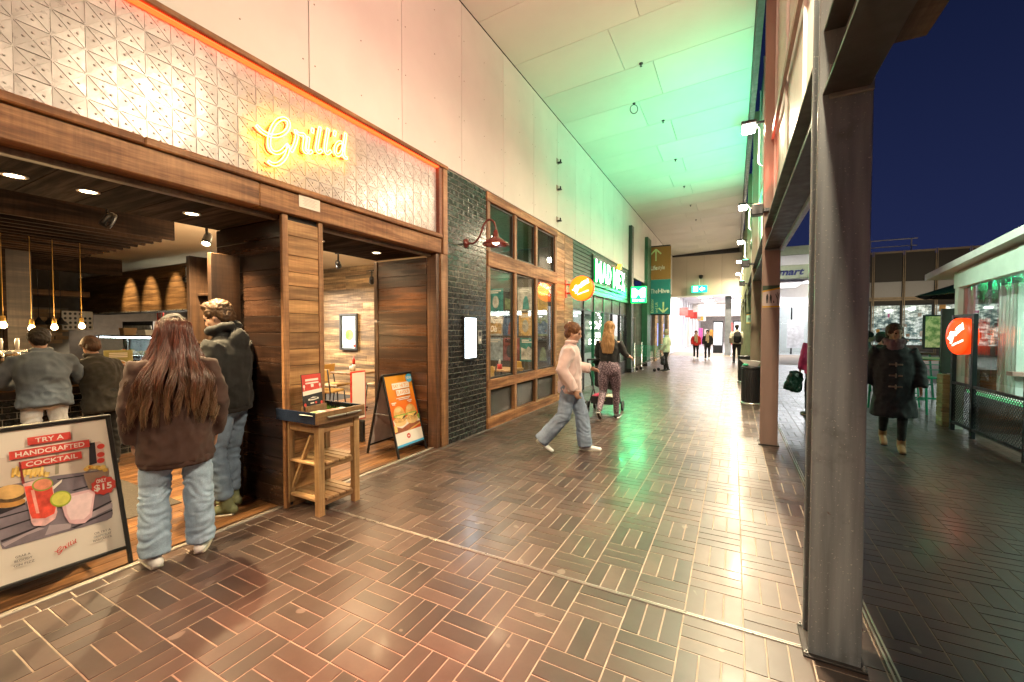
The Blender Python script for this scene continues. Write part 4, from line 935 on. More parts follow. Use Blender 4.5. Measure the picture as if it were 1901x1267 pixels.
# blade sign with M
bs_ = thing('blade_sign', 'small lit green blade sign with a white letter M', 'sign', (-3.0, 15.30, 2.8)); BOX('box', emit('blade_green', (.004, 1, .13), 2.6), bs_, -.27, .26, -.05, .05, -.29, .29, .01)
FM = frame((-.27, -.0505, -.29), (1, 0, 0), (0, 0, 1)); text('letter', 'M', FM, .04, .18, .45, .34, M_lw, bs_, .002, .004, offset=.05); text('small_lettering', 'MAD MEX', FM, .06, .05, .41, .08, M_lw, bs_, .002, .003, offset=.03); BOX('bracket', M_metal_dk, bs_, -.37, -.271, -.02, .02, -.05, .05)
lamp('light', 'AREA', (0, -.052, 0), 60, (.01, 1, .30), bs_, .5, (0, -3, -1.2))
# two pilasters, glazed side door
M_pil = mat('pilaster_dark', (.030, .045, .036), .45, var=.2)
pl = thing('dark_pilaster', 'dark pilaster at the far end of the green shop', 'column'); BOX('shaft', M_pil, pl, -3.50, -3.28, 15.42, 15.75, 0, 5.32, .006); BOX('base', M_metal_dk, pl, -3.52, -3.26, 15.40, 15.77, 0, .15, .006)
pl = thing('dark_pilaster', 'dark green pilaster beside the hanging direction banner', 'column'); BOX('shaft', mat('pilaster_green', (.015, .10, .05), .45, var=.2), pl, -3.52, -3.27, 18.5, 19.3, 0, 5.5, .006); BOX('base', M_metal_dk, pl, -3.54, -3.25, 18.48, 19.32, 0, .15, .006)  # shaft has its own green paint
sd = thing('glazed_side_door', 'grey framed glazed door between the two dark pilasters', 'door'); BOX('recess_wall', mat('recess_paint', (.10, .13, .11), .5), sd, -3.9, -3.82, 15.8, 18.5, 2.1, 3.69, 0)
BOX('recess_ceiling', mat('recess_soffit', (.12, .13, .11), .6), sd, -6.1, -3.45, 15.76, 18.5, 3.66, 3.705, 0); BOX('recess_fascia', M_panel, sd, -3.44, -3.402, 15.76, 18.5, 3.55, 3.71, 0)
for y in (15.85, 17.1, 18.4): BOX('door_frame', M_steel, sd, -3.80, -3.74, y-.04, y+.04, 0, 2.1)
BOX('door_head', M_steel, sd, -3.80, -3.74, 15.89, 18.36, 2.04, 2.1); 
for (a, c) in ((15.89, 17.06), (17.14, 18.36)): BOX('door_glass', M_glass, sd, -3.772, -3.766, a, c, .05, 2.04, 0); BOX('handle', M_chrome, sd, -3.73, -3.70, (a+c)/2-.02, (a+c)/2+.02, .8, 1.4)
BOX('lobby_wall', mat('lobby_paint', (.16, .2, .18), .5), sd, -6.1, -6, 15.6, 18.6, 0, 3.2, 0); BOX('lobby_floor', M_paver_f, sd, -6, -3.53, 15.6, 19.5, -.01, .002, 0); BOX('lobby_side', mat('lobby_paint2', (.2, .22, .2), .5), sd, -6, -3.53, 18.55, 18.6, 0, 3.2, 0)
sg2 = thing('small_notice', 'small pale notice above the glazed side door', 'notice'); BOX('plate', M_paper, sg2, -3.815, -3.81, 17.0, 17.3, 2.25, 2.55, 0); BOX('mark', M_red, sg2, -3.8095, -3.807, 17.06, 17.24, 2.3, 2.42, 0)
# bollards and rail
for i, (x, y, l_) in enumerate(((-3.28, 15.95, 'nearer steel bollard with a green board beside the far pilaster'), (-3.22, 17.0, 'farther steel bollard with a green board beside the far pilaster'))):
    o = thing('steel_bollard', l_, 'bollard', (x, y, 0)); MB().lathe([(.075, 0), (.075, .01), (.04, .012), (.04, 1.05), (.03, 1.07), (0, 1.07)], 14).build('post', M_chrome, o, True); BOX('foot_plate', M_chrome, o, -.1, .1, -.1, .1, .0, .009, .002)

# hanging direction banner
hb = thing('direction_banner', 'tall ochre and teal hanging direction banner with arrows', 'banner')
FM = frame((-3.38, 19.58, 2.26), (1, 0, 0), (0, 0, 1)); bw, bh_ = .90, 2.98
M_och = mat('banner_ochre', (.30, .165, .035), .6, var=.06, vs=2); M_teal = mat('banner_teal', (.01, .22, .20), .6, var=.06, vs=2); M_bl = mat('banner_pale', (.55, .75, .35), .6); M_bl2 = mat('banner_white', (.70, .80, .70), .6)
mb = MB(); mb.M = FM; mb.box(0, bw, bh_*.515, bh_, -.03, 0, .003); mb.build('upper_panel', M_och, hb); mb = MB(); mb.M = FM; mb.box(0, bw, 0, bh_*.513, -.03, 0, .003); mb.build('lower_panel', M_teal, hb)
text('lettering', 'Life', FM, .04, 1.96, .29, .20, M_bl2, hb, .002, offset=.025); text('lettering', 'style', FM, .345, 1.915, .30, .245, M_bl2, hb, .002); text('lettering', 'The', FM, .05, .92, .30, .20, M_bl2, hb, .002); text('lettering', 'Hive', FM, .37, .92, .48, .20, M_bl2, hb, .002, offset=.03)
FV = FM @ Matrix.Translation((.16, .06, 0)) @ Matrix.Rotation(R(90), 4, 'Z'); text('lettering', 'Escalator', FV, 0, -.02, .62, .12, M_bl, hb, .002); text('lettering', 'and Lift', FV, 0, -.20, .46, .11, M_bl, hb, .002)
def arrow(cx, cy, s, up, m):
    d = 1 if up else -1; mb = MB(); mb.M = FM
    for (p, q) in (((cx, cy-d*s*.5), (cx, cy+d*s*.5)), ((cx, cy+d*s*.5), (cx-s*.42, cy+d*s*.08)), ((cx, cy+d*s*.5), (cx+s*.42, cy+d*s*.08))): mb.bar((p[0], p[1], .003+.0004*(p[0]-q[0])), (q[0], q[1], .003), .065, .002, up=(0, 0, 1))
    mb.build('arrow', m, hb)
arrow(.27, 2.62, .52, True, M_bl); arrow(.60, .30, .46, False, M_bl)
BOX('hanger_arm', M_metal_dk, hb, -3.48, -2.5, 19.55, 19.62, 5.245, 5.29); BOX('hanger_arm', M_metal_dk, hb, -3.48, -2.5, 19.55, 19.62, 2.205, 2.255)
# wall and brick piers beyond the banner
fw_ = thing('far_brick_shopfront', 'sandstone brick shop front with dark windows beyond the banner', 'shopfront')
M_sand = mat('sand_brick', (.36, .24, .12), .75, var=.25, piece=.25); BOX('upper_wall', mat('far_upper', (.30, .27, .2), .6), fw_, -3.7, -3.45, 19.35, 27.4, 2.6, 3.7, 0)
for (a, c) in ((19.35, 19.8), (21.5, 22.2), (23.6, 24.3), (25.9, 26.6)):
    z = 0
    r_ = 0
    while z < 2.58:
        y = a+(r_ % 2)*.115
        BOX('brick', M_sand, fw_, -3.46, -3.42+random.uniform(-.004, .008), a, min(a+.23+(r_ % 2)*.1, c), z+.004, z+.12, .004); BOX('brick', M_sand, fw_, -3.46, -3.42+random.uniform(-.004, .008), min(a+.236+(r_ % 2)*.1, c-.05), c, z+.004, z+.12, .004); z += .125; r_ += 1
    BOX('pier_core', M_mortar, fw_, -3.7, -3.461, a+.01, c-.01, 0, 2.6, 0)
for (a, c) in ((19.82, 21.48), (22.22, 23.58), (24.32, 25.88), (26.62, 27.4)): BOX('window', M_frblk, fw_, -3.60, -3.55, a, c, .5, 2.58, 0); BOX('blue_poster', emit('blue_lit', (.12, .25, .9), .9) if 'blue_lit' not in bpy.data.materials else bpy.data.materials['blue_lit'], fw_, -3.549, -3.545, a+.5, a+1.0, .7, 1.9, 0); BOX('stall_riser', mat('riser', (.4, .36, .3), .5), fw_, -3.62, -3.5, a, c, 0, .499, 0)

# ================================================================== END WALL and the lit mall behind it
ew = thing('end_wall', 'beige sheet wall above the wide mall entrance with an exit sign', 'wall')
M_beige = mat('beige_sheet', (.42, .37, .29), .6, var=.06, vs=1, piece=.04)
for i in range(5):
    a = -3.52+i*.95; BOX('wall_panel', M_beige, ew, a+.004, min(a+.946, 1.0), 27.5, 27.53, 3.62, 6.05, .002)
BOX('core', M_dark, ew, -3.6, 1.0, 27.531, 27.7, 3.64, 6.6, 0); BOX('top_channel', M_black, ew, -3.5, .35, 27.42, 27.499, 6.0, 6.12, .003); BOX('entrance_head', M_white, ew, -3.6, 1.0, 27.48, 27.72, 3.54, 3.618, .004)
ex = thing('exit_sign', 'green lit exit sign with running figure above the mall entrance', 'sign', (-1.85, 27.3, 3.98)); BOX('box', emit('exit_green', (.0, .8, .38), 2.2), ex, -.42, .42, -.06, .04, -.20, .20, .01); FM = frame((-.42, -.0605, -.2), (1, 0, 0), (0, 0, 1))
M_exw = emit('exit_white', (.9, 1, .95), 4); flat('figure', FM, rect(.09, .05, .25, .3), M_exw, ex, .002); flat('arrow', FM, [(.42, .2), (.58, .34), (.58, .26), (.72, .26), (.72, .14), (.58, .14), (.58, .06)], M_exw, ex, .002); BOX('stem', M_white, ex, -.02, .02, -.02, .02, .2, .6)
# exit figure running man legs
dome = thing('security_camera', 'small dark dome camera on the beige end wall', 'camera', (-1.78, 27.5, 4.75)); mb = MB(); mb.M = Matrix.Translation((0, -.1, 0)); mb.lathe([(.0, -.16), (.09, -.12), (.12, -.03), (.12, .06), (0, .08)], 16); mb.build('dome', M_metal_dk, dome, True); BOX('bracket', M_metal_dk, dome, -.04, .04, -.1, 0, .0, .06)
ma = thing('mall_interior', 'bright white shopping mall hall beyond the entrance', 'building')
M_mfl = mat('mall_floor', (.40, .39, .40), .3, var=.1); M_mw = mat('mall_white', (.78, .78, .80), .5, var=.04)
BOX('mall_floor', M_mfl, ma, -9, 3.2, 32, 62, -.01, .004, 0); BOX('left_wall', M_mw, ma, -4.2, -3.7, 27.72, 33, 0, 4.2, 0); BOX('hall_ceiling', M_mw, ma, -9, 3.4, 27.72, 62, 4.2, 4.3, 0); BOX('rear_wall', mat('mall_rear', (.5, .46, .42), .5), ma, -9, 3.4, 60, 60.2, 0, 4.2, 0); BOX('right_wall', M_mw, ma, 1.25, 1.45, 36, 60, 0, 4.2, 0)
BOX('bulkhead', mat('mall_bulk', (.55, .5, .45), .5), ma, -3.7, 1.2, 46, 46.3, 2.9, 4.2, 0)
M_ml = emit('mall_light', (1, .97, .95), 7)
for i in range(7):
    BOX('light_panel', M_ml, ma, -2.6, -1.6, 29.2+i*4, 29.6+i*4, 4.17, 4.198, 0); BOX('light_panel', M_ml, ma, -.4, .6, 29.2+i*4, 29.6+i*4, 4.17, 4.198, 0)
lamp('light', 'AREA', (-1.2, 33, 4.1), 850, (1, .96, .95), ma, 4, (-1.2, 33, 0), sizey=8); lamp('light', 'AREA', (-1.2, 48, 4.1), 850, (1, .93, .88), ma, 4, (-1.2, 48, 0), sizey=14)
shopc = [(.62, .12, .10), (.55, .50, .45), (.65, .10, .35), (.25, .45, .5), (.60, .30, .05), (.5, .35, .25), (.2, .2, .22), (.7, .65, .6)]
random.seed(31)
for i in range(12):
    y = 33.2+i*2.2; BOX('shop_panel', bpy.data.materials.get('shopc%d' % (i % 8)) or mat('shopc%d' % (i % 8), shopc[i % 8], .4, var=.4, vs=3), ma, -4.1, -3.95, y, y+1.5, .1, random.uniform(2.2, 2.9), 0); BOX('shop_post', M_mw, ma, -4.05, -3.8, y+1.55, y+1.95, 0, 4.2, 0)
    if i % 2 == 0: BOX('hanging_sign', bpy.data.materials['shopc%d' % ((i//2*3) % 8)] if 'shopc%d' % ((i//2*3) % 8) in bpy.data.materials else M_red, ma, -3.6, -3.0, y, y+.08, 2.6, 3.2, 0)
for i in range(9):
    x = -3.4+i*.5; BOX('store_display', bpy.data.materials['shopc%d' % ((i*5+2) % 8)], ma, x, x+.38, 50+(i % 3), 50.4+(i % 3), 0, random.uniform(1.0, 2.4), .01)
mc = thing('grey_mall_post', 'slim grey square post inside the mall entrance', 'column', (-.32, 28.6, 0)); BOX('shaft', mat('post_grey', (.25, .28, .33), .45), mc, -.17, .17, -.17, .17, 0, 4.19, .01); BOX('base', M_chrome, mc, -.22, .22, -.22, .22, 0, .05, .01)
for i, (x, y, l_) in enumerate(((-.95, 31.5, 'lit white directory totem left of the grey mall post'), (.25, 30.5, 'lit white directory totem right of the grey mall post'))):
    o = thing('directory_totem', l_, 'totem', (x, y, 0)); BOX('case', M_black, o, -.3, .3, -.08, .08, 0, 2.15, .01); BOX('screen', emit('totem_white', (.95, .97, 1), 3) if i == 0 else bpy.data.materials['totem_white'], o, -.24, .24, -.086, -.081, .55, 2.05, 0)
an = thing('white_bin_stand', 'white dispenser stand beside the grey mall post', 'stand', (.12, 27.9, 0)); BOX('body', M_white, an, -.16, .16, -.1, .1, .05, 1.15, .02); BOX('base', M_white, an, -.3, .3, -.2, .2, 0, .05, .01)
# ================================================================== RIGHT SIDE: courtyard, pavilion, far building
# litter bins
M_binb = mat('bin_slats', (.018, .017, .018), .4, .3, var=.2)
def litter_bin(label, x, y):
    o = thing('litter_bin', label, 'bin', (x, y, 0), group='litter bins by the columns')
    MB().lathe([(.15, .02), (.17, .03), (.17, .74), (.16, .76)], 24).build('liner', M_black, o, True)
    sm = MB().box(.172, .186, -.017, .017, .07, .74, .003).mesh('slat')
    for k in range(26): link('slat', sm, M_binb, o, (0, 0, 0), (0, 0, 2*math.pi*k/26))
    MB().lathe([(.19, .0), (.20, .02), (.195, .05), (.15, .06)], 28).build('base_ring', M_steel_lt, o, True); MB().lathe([(.17, .745), (.192, .75), (.192, .79), (.13, .80), (.13, .75)], 28).build('rim', M_black, o, True)
    return o
litter_bin('black slatted litter bin in front of the tan column', .335, 10.02); litter_bin('farther black litter bin beside the olive column', .30, 14.1)
pt = thing('paper_tray', 'open white cardboard food tray dumped on the litter bin', 'tray', (.34, 10.0, .80)); mb = MB()
mb.add([(-.09,-.07,0),(.09,-.07,0),(.09,.07,0),(-.09,.07,0),(-.24,-.13,.15),(.16,-.12,.10),(.16,.13,.10),(-.22,.12,.13)], [(0,1,2,3),(0,4,5,1),(1,5,6,2),(2,6,7,3),(3,7,4,0)]); mb.build('tray', M_white, pt); mb = MB(); mb.sphere((-.12, -.08, .03), .05, 10, 1.2, 1, .6); mb.build('green_wrapper', mat('green_wrap', (.05, .45, .25), .4), pt, True)
# placards on columns
def placard(label, y, z0, z1, tint):
    o = thing('column_placard', label, 'sign', (.43, y-.1, 0)); FM = frame((.33-.43, -.0035, z0), (1, 0, 0), (0, 0, 1)); w, h = .2, z1-z0
    mb = MB(); mb.M = FM; mb.box(0, w, 0, h, -.002, .0); mb.build('plate', mat('plac_'+label[:4], tint, .5, var=.1), o)
    flat('top_band', FM, [(0, h*.78), (w, h*.86), (w, h), (0, h)], mat('plac_dark', (.03, .06, .03), .5), o, .001); M_y = bpy.data.materials.get('plac_y') or mat('plac_y', (.6, .33, .02), .5)
    flat('stripe', FM, [(0, h*.70), (w, h*.84), (w, h*.90), (0, h*.77)], M_y, o, .0015); flat('stripe', FM, rect(0, .004, w, h*.07), M_y, o, .0015)
    for i, (cx, s) in enumerate(((.055, 1), (.095, .95), (.13, .5))): flat('figure', FM, [(cx-.012*s, .06), (cx-.004, .06), (cx, .10*s+.02), (cx+.004, .06), (cx+.012*s, .06), (cx+.013*s, .15*s), (cx+.006*s, .165*s+.01), (cx, .18*s+.01), (cx-.006*s, .165*s+.01), (cx-.013*s, .15*s)], M_black, o, .0015)
    mb = MB(); mb.M = FM
    for p, q in (((.17, .05), (.17, .13)), ((.17, .11), (.15, .18)), ((.17, .12), (.19, .19)), ((.165, .14), (.17, .2))): mb.bar((p[0], p[1], .002), (q[0], q[1], .002+p[0]*.001), .006, .001, up=(0, 0, 1))
    mb.build('tree_mark', M_black, o)
placard('pale walkway sign with family silhouettes on the reddish column', 6.635, 1.845, 2.14, (.50, .40, .38)); placard('green tinted walkway sign on the olive column', 14.87, 1.75, 2.1, (.35, .55, .42))

# far building with mesh screens
fb = thing('screened_building', 'long two storey building with dark mesh screens and lit ground floor', 'building')
FY = 34.8; M_fr = mat('bronze_frame', (.30, .22, .13), .45, .3, var=.15); M_lam = mat('corrugated', (.34, .32, .29), .5, .2, var=.1, vs=30, stretch=(6, 1, .2))
m = bpy.data.materials.new('dark_mesh'); m.use_nodes = True; t = m.node_tree; b = t.nodes['Principled BSDF']; b.inputs['Base Color'].default_value = (.055, .042, .028, 1); b.inputs['Roughness'].default_value = .6
v = coords(t, rnd=False); br_ = t.nodes.new('ShaderNodeTexBrick'); br_.inputs['Scale'].default_value = 9; br_.offset = 0; br_.inputs['Mortar Size'].default_value = .25; br_.inputs['Color1'].default_value = (.006, .005, .004, 1); br_.inputs['Color2'].default_value = (.010, .008, .005, 1); br_.inputs['Mortar'].default_value = (.036, .028, .018, 1)
mp = t.nodes.new('ShaderNodeMapping'); mp.inputs['Rotation'].default_value = (R(90), 0, 0); t.links.new(v, mp.inputs[0]); t.links.new(mp.outputs[0], br_.inputs[0]); t.links.new(br_.outputs[0], b.inputs['Base Color']); M_mesh = m
def lit_window():
    m = bpy.data.materials.get('lit_window')
    if m: return m
    m, t, b = _new('lit_window'); v = coords(t, (1.2, 1, 2.2), False); c = ramp(t, nz(t, v, 2.6, 5, .65), [(.28, (.02, .03, .03)), (.42, (.10, .16, .16)), (.52, (.35, .42, .38)), (.62, (.80, .88, .86)), (.74, (.18, .12, .07))]); c = mixc(t, .5, c, ramp(t, nz(t, coords(t, (7, 1, .6), False), 2.0, 3), [(.35, (.15, .18, .2)), (.65, (1, 1, .95))]), 'MULTIPLY')
    t.links.new(c, b.inputs['Emission Color']); t.links.new(c, b.inputs['Base Color']); b.inputs['Emission Strength'].default_value = .75; b.inputs['Roughness'].default_value = .2; return m
BW = 1.5; xs_ = [aty(1621, 500, FY).x+BW*i for i in range(-2, 10)]; zt = 6.52
BOX('core', mat('fb_core', (.05, .045, .04), .7), fb, xs_[0], xs_[-1]+.5, FY+.5, FY+8, 0, zt-.2, 0)
zl = [zt, 4.75, 3.62, 3.40]
for i in range(len(xs_)-1):
    a, c = xs_[i], xs_[i+1]
    BOX('mesh_screen', M_mesh, fb, a+.07, c-.07, FY, FY+.04, 4.62, zt-.12, 0); BOX('corrugated_panel', M_lam, fb, a+.07, c-.07, FY+.05, FY+.09, 3.62, 4.60, 0); BOX('screen_rail', M_fr, fb, a+.06, c-.06, FY-.03, FY+.05, zt-.12, zt, .004); BOX('screen_rail', M_fr, fb, a+.06, c-.06, FY-.03, FY+.05, 3.40, 3.50, .004); BOX('mesh_band', M_mesh, fb, a+.07, c-.07, FY, FY+.04, 3.2, 3.40, 0); BOX('panel_rail', M_fr, fb, a+.06, c-.06, FY-.03, FY+.05, 3.52, 3.62, .004)  # lowest band repeats the dark mesh of the screens
    w = BOX('shop_window', lit_window(), fb, a+.08, c-.08, FY+.3, FY+.34, .6, 3.1, 0)
    random.seed(50+i)
    for q in range(8):
        x = a+.1+random.uniform(0, 1.1); z = .7+2.0*random.random()**1.5; BOX('window_display', bpy.data.materials['shopc%d' % random.randrange(8)], fb, x, x+random.uniform(.05, .3), FY+.24-q*.003, FY+.29-q*.003, z, z+random.uniform(.06, .4), 0)
    BOX('window_lamp', M_ml, fb, a+.3+.2*(i % 3), a+.65+.2*(i % 3), FY+.2, FY+.23, 2.72+.1*(i % 2), 2.82+.1*(i % 2), 0)
    BOX('stall_riser', mat('fb_riser', (.12, .1, .09), .6) if 'fb_riser' not in bpy.data.materials else bpy.data.materials['fb_riser'], fb, a, c, FY+.2, FY+.35, 0, .6, 0)
    for s in (-.055, .025): BOX('pilaster', M_fr, fb, a+s, a+s+.04, FY-.08, FY-.031, 0, zt+.02, .004)
BOX('hand_rail', M_metal_dk, fb, xs_[0], xs_[-1], FY-.6, FY-.55, .95, 1.0)
rr = thing('roof_railing', 'pale metal guard rail on the roof of the screened building', 'railing'); M_rail = mat('rail_paint', (.45, .40, .32), .4, .3)
xe = aty(1711, 440, FY).x; BOX('top_rail', M_rail, rr, xs_[0], xe, FY+.6, FY+.65, 7.32, 7.38, .01); BOX('mid_rail', M_rail, rr, xs_[0], xe, FY+.6, FY+.65, 6.88, 6.93, .01)
for px in (1621, 1699): x = aty(px, 450, FY).x; BOX('post', M_rail, rr, x-.03, x+.03, FY+.6, FY+.65, 6.3, 7.32, .004)
# wide store with the blue lettering (between the columns)
ks = thing('department_store', 'white lit department store entrance with olive fascia and blue lettering', 'building')
KY = 31.0; M_ol = mat('olive_fascia', (.22, .23, .13), .5, var=.08); M_cr = mat('cream_fascia', (.48, .44, .37), .5, var=.05)
BOX('fascia', M_ol, ks, 1.2, 6.2, KY, KY+.3, 4.55, 5.55, .01); BOX('fascia_band', M_cr, ks, 1.2, 6.2, KY-.02, KY+.3, 5.56, 6.15, .01); BOX('fascia_top', M_ol, ks, 1.2, 6.2, KY, KY+.3, 6.16, 6.7, .01)
p0 = aty(1448, 530, KY-.02); text('lettering', 'mart', frame((p0.x-.1, KY-.005, 4.92), (1, 0, 0), (0, 0, 1)), 0, 0, 1.35, .38, mat('navy_letter', (.012, .016, .06), .4), ks, .004, .03, offset=.03, shear=.25); text('lettering', 'K', frame((p0.x-.62, KY-.005, 4.92), (1, 0, 0), (0, 0, 1)), 0, 0, .45, .52, M_red, ks, .004, .03, offset=.03, shear=.25)
BOX('soffit', M_mw, ks, 1.2, 6.2, KY-1.5, KY+4, 4.4, 4.54, 0); BOX('inner_wall', M_mw, ks, 1.2, 6.2, KY+4, KY+4.2, 0, 4.4, 0); BOX('store_floor', M_mfl, ks, 1.2, 6.2, KY, KY+4, -.01, .003, 0); BOX('side_wall', M_mw, ks, 6.2, 6.4, KY, KY+4, 0, 6.5, 0); BOX('flank_wall', M_mw, ks, 1.0, 1.2, KY-1, KY+4, 0, 6.3, 0)
for x in (1.9, 3.2, 4.5): BOX('door_post', M_metal_dk, ks, x, x+.08, KY+1, KY+1.08, 0, 3.0, 0); BOX('door_glass', M_glass, ks, x+.08, x+1.3, KY+1.03, KY+1.04, 0, 3.0, 0)
BOX('head_wall', M_mw, ks, 1.2, 6.2, KY+1, KY+1.1, 3.0, 4.4, 0); BOX('poster_panel', mat('store_poster', (.75, .76, .80), .5), ks, 3.0, 3.9, KY+.9, KY+.98, .4, 2.2, 0)
for x in (1.8, 3.4, 5.0): BOX('light_panel', M_ml, ks, x, x+1.2, KY-.8, KY-.4, 4.37, 4.398, 0)
lamp('light', 'AREA', (3.2, KY-.2, 4.3), 600, (.96, .97, 1), ks, 4.5, (3.0, KY-2.5, 0), sizey=2); lamp('light', 'AREA', (3.2, KY+2.5, 4.3), 240, (.96, .97, 1), ks, 4.5, (3.2, KY+2.5, 0), sizey=2)
lamp('light', 'AREA', (9.5, 29.0, 3.2), 150, (1, .84, .58), fb, 10, (9.5, 34.9, 6.4), sizey=.4)
lamp('light', 'AREA', (10, 34.2, 3.1), 160, (.85, .95, .9), fb, 12, (10, 30, 0), sizey=.5)

# glazed cafe pavilion
pv = thing('cafe_pavilion', 'pale green framed cafe pavilion with clear plastic blinds and sloping roof', 'pavilion')
M_pvf = mat('pavilion_frame', (.52, .60, .50), .45, var=.08); M_pvr = mat('pavilion_roof', (.55, .54, .48), .45, var=.1)
V = lambda n, m, x0, x1, y0, y1, z0, z1, b=.004: BOX(n, m, pv, x0, x1, y0, y1, z0, z1, b)
V('corner_post', M_pvf, 3.06, 3.16, 8.98, 9.09, 0, 2.22, .006)
zr = lambda y: 2.22+(9.05-y)*.19
mb = MB(); mb.add([(3.05,9.10,2.20),(3.15,9.10,2.20),(3.15,4.8,2.36),(3.05,4.8,2.36),(3.05,9.10,2.44),(3.15,9.10,2.44),(3.15,4.8,2.78),(3.05,4.8,2.78)],[(0,3,2,1),(4,5,6,7),(0,1,5,4),(1,2,6,5),(2,3,7,6),(3,0,4,7)]); mb.build('eaves_beam', M_pvf, pv)
mb = MB(); mb.add([(2.90,9.75,2.40),(8.0,9.75,2.40),(8.0,4.6,2.86),(2.90,4.6,2.86),(2.90,9.75,2.50),(8.0,9.75,2.50),(8.0,4.6,2.96),(2.90,4.6,2.96)],[(0,3,2,1),(4,5,6,7),(0,1,5,4),(1,2,6,5),(2,3,7,6),(3,0,4,7)]); mb.build('roof', M_pvr, pv)
V('red_panel', mat('dull_red_panel', (.32, .07, .08), .5), 3.12, 3.14, 8.66, 8.975, 1.5, 2.19); V('inner_jamb', mat('pink_jamb', (.40, .25, .22), .5), 3.115, 3.135, 8.78, 8.86, .65, 1.5)
m, t, b = _new('plastic_blind'); m_bl = m; t.nodes.clear(); o_ = t.nodes.new('ShaderNodeOutputMaterial'); mx = t.nodes.new('ShaderNodeMixShader'); tr = t.nodes.new('ShaderNodeBsdfTransparent'); gl_ = t.nodes.new('ShaderNodeBsdfGlossy'); gl_.inputs['Roughness'].default_value = .10; tr.inputs[0].default_value = (.80, .88, .82, 1); v = coords(t, (1, 5, .35)); bp_ = t.nodes.new('ShaderNodeBump'); bp_.inputs['Strength'].default_value = .5; bp_.inputs['Distance'].default_value = .05; t.links.new(nz(t, v, 2.2, 3), bp_.inputs['Height']); t.links.new(bp_.outputs[0], gl_.inputs['Normal']); mx.inputs[0].default_value = .20
t.links.new(tr.outputs[0], mx.inputs[1]); t.links.new(gl_.outputs[0], mx.inputs[2]); t.links.new(mx.outputs[0], o_.inputs[0])
for (a, c) in ((7.02, 8.96), (4.9, 7.0)):
    mb = MB(); n = 24; vs = []
    for i in range(n+1):
        y = a+(c-a)*i/n; dx = .012*math.sin(i*1.7)+.01*math.sin(i*.6); vs += [(3.10+dx, y, .84), (3.10+dx*1.4, y, 2.24)]
    mb.add(vs, [(2*i, 2*i+2, 2*i+3, 2*i+1) for i in range(n)]); mb.build('clear_blind', m_bl, pv, True)
V('floor_slab', mat('pv_floor', (.05, .035, .03), .5), 3.2, 8, 4.6, 9.0, -.01, .006, 0); V('rear_wall', mat('pv_rear', (.16, .20, .16), .5, var=.5, vs=2), 7.9, 8, 4.6, 9.0, 0, 2.5, 0); V('rear_panel', M_clad_dk, 3.3, 7.9, 8.9, 9.0, .0, .95, 0)
V('bench_rail', mat('pink_rail', (.50, .28, .26), .4), 3.35, 7.5, 8.2, 8.35, .92, .98); V('curtain', mat('pale_curtain', (.55, .62, .6), .6, var=.1), 3.42, 3.5, 8.3, 8.75, .6, 2.2)
for i in range(5): V('curtain_fold', bpy.data.materials['pale_curtain'], 3.40, 3.47, 8.32+i*.09, 8.36+i*.09, .5, 2.2, .015)
# brick stub pier
bk = thing('stone_pier', 'low rough stone block pier behind the pavilion post', 'pier'); M_st = mat('yellow_stone', (.30, .27, .14), .8, var=.3, bump=.4, bs=30, piece=.25); random.seed(8)
for r_ in range(11):
    for c_ in range(2): BOX('stone', M_st, bk, 2.96+c_*.1, 3.055+c_*.1, 9.14+random.uniform(-.01, .01), 9.36, .002+r_*.076, .074+r_*.076, .008)
BOX('core', M_mortar, bk, 2.98, 3.14, 9.16, 9.35, 0, .83, 0)
# mesh balustrade
ml_ = thing('mesh_balustrade', 'black steel balustrade with diamond mesh in front of the pavilion', 'balustrade'); M_bk = mat('black_steel', (.014, .018, .02), .4, .4, var=.2)
B_ = lambda n, x0, x1, y0, y1, z0, z1: BOX(n, M_bk, ml_, x0, x1, y0, y1, z0, z1, .003)
for y, h in ((8.92, 1.78), (8.30, 1.78), (7.05, .82), (5.6, .82)): B_('post', 2.985, 3.035, y-.03, y+.03, 0, h)
B_('sign_top_bar', 2.99, 3.03, 8.331, 8.889, 1.74, 1.78)
for (a, c) in ((8.331, 8.889), (7.081, 8.269), (5.631, 7.019)): B_('top_rail', 2.99, 3.03, a, c, .72, .76); B_('bottom_rail', 2.99, 3.03, a, c, .11, .15)
wire = MB()
for (a, c) in ((8.331, 8.889), (7.081, 8.269), (5.631, 7.019)):
    st = .055; y = a-.57
    while y < c:
        for s in (1, -1):
            p = (y, .15) if s > 0 else (y+.57, .15); q = (y+.57, .72) if s > 0 else (y, .72)
            (y0, z0), (y1, z1) = p, q
            def clip(yv, lo, hi): return max(lo, min(hi, yv))
            if (y0 < a and y1 < a) or (y0 > c and y1 > c): continue
            f = lambda yy: z0+(z1-z0)*(yy-y0)/(y1-y0)
            ya, yb = clip(y0, a, c), clip(y1, a, c)
            wire.bar((3.01, ya, f(ya)), (3.01, yb, f(yb)), .005, .005)
        y += st
wire.build('diamond_mesh', M_bk, ml_)
rs = disc_sign('red orange round burger sign hung in the balustrade frame', (3.01, 8.58, 1.46), .27, .10, True, 1.3); rs.location = (2.985, 8.60, 1.455)
rs.rotation_euler = (0, 0, R(-83))
lamp('light', 'POINT', (-.1, -.4, 0), 3, (1, .2, .04), rs, .15)
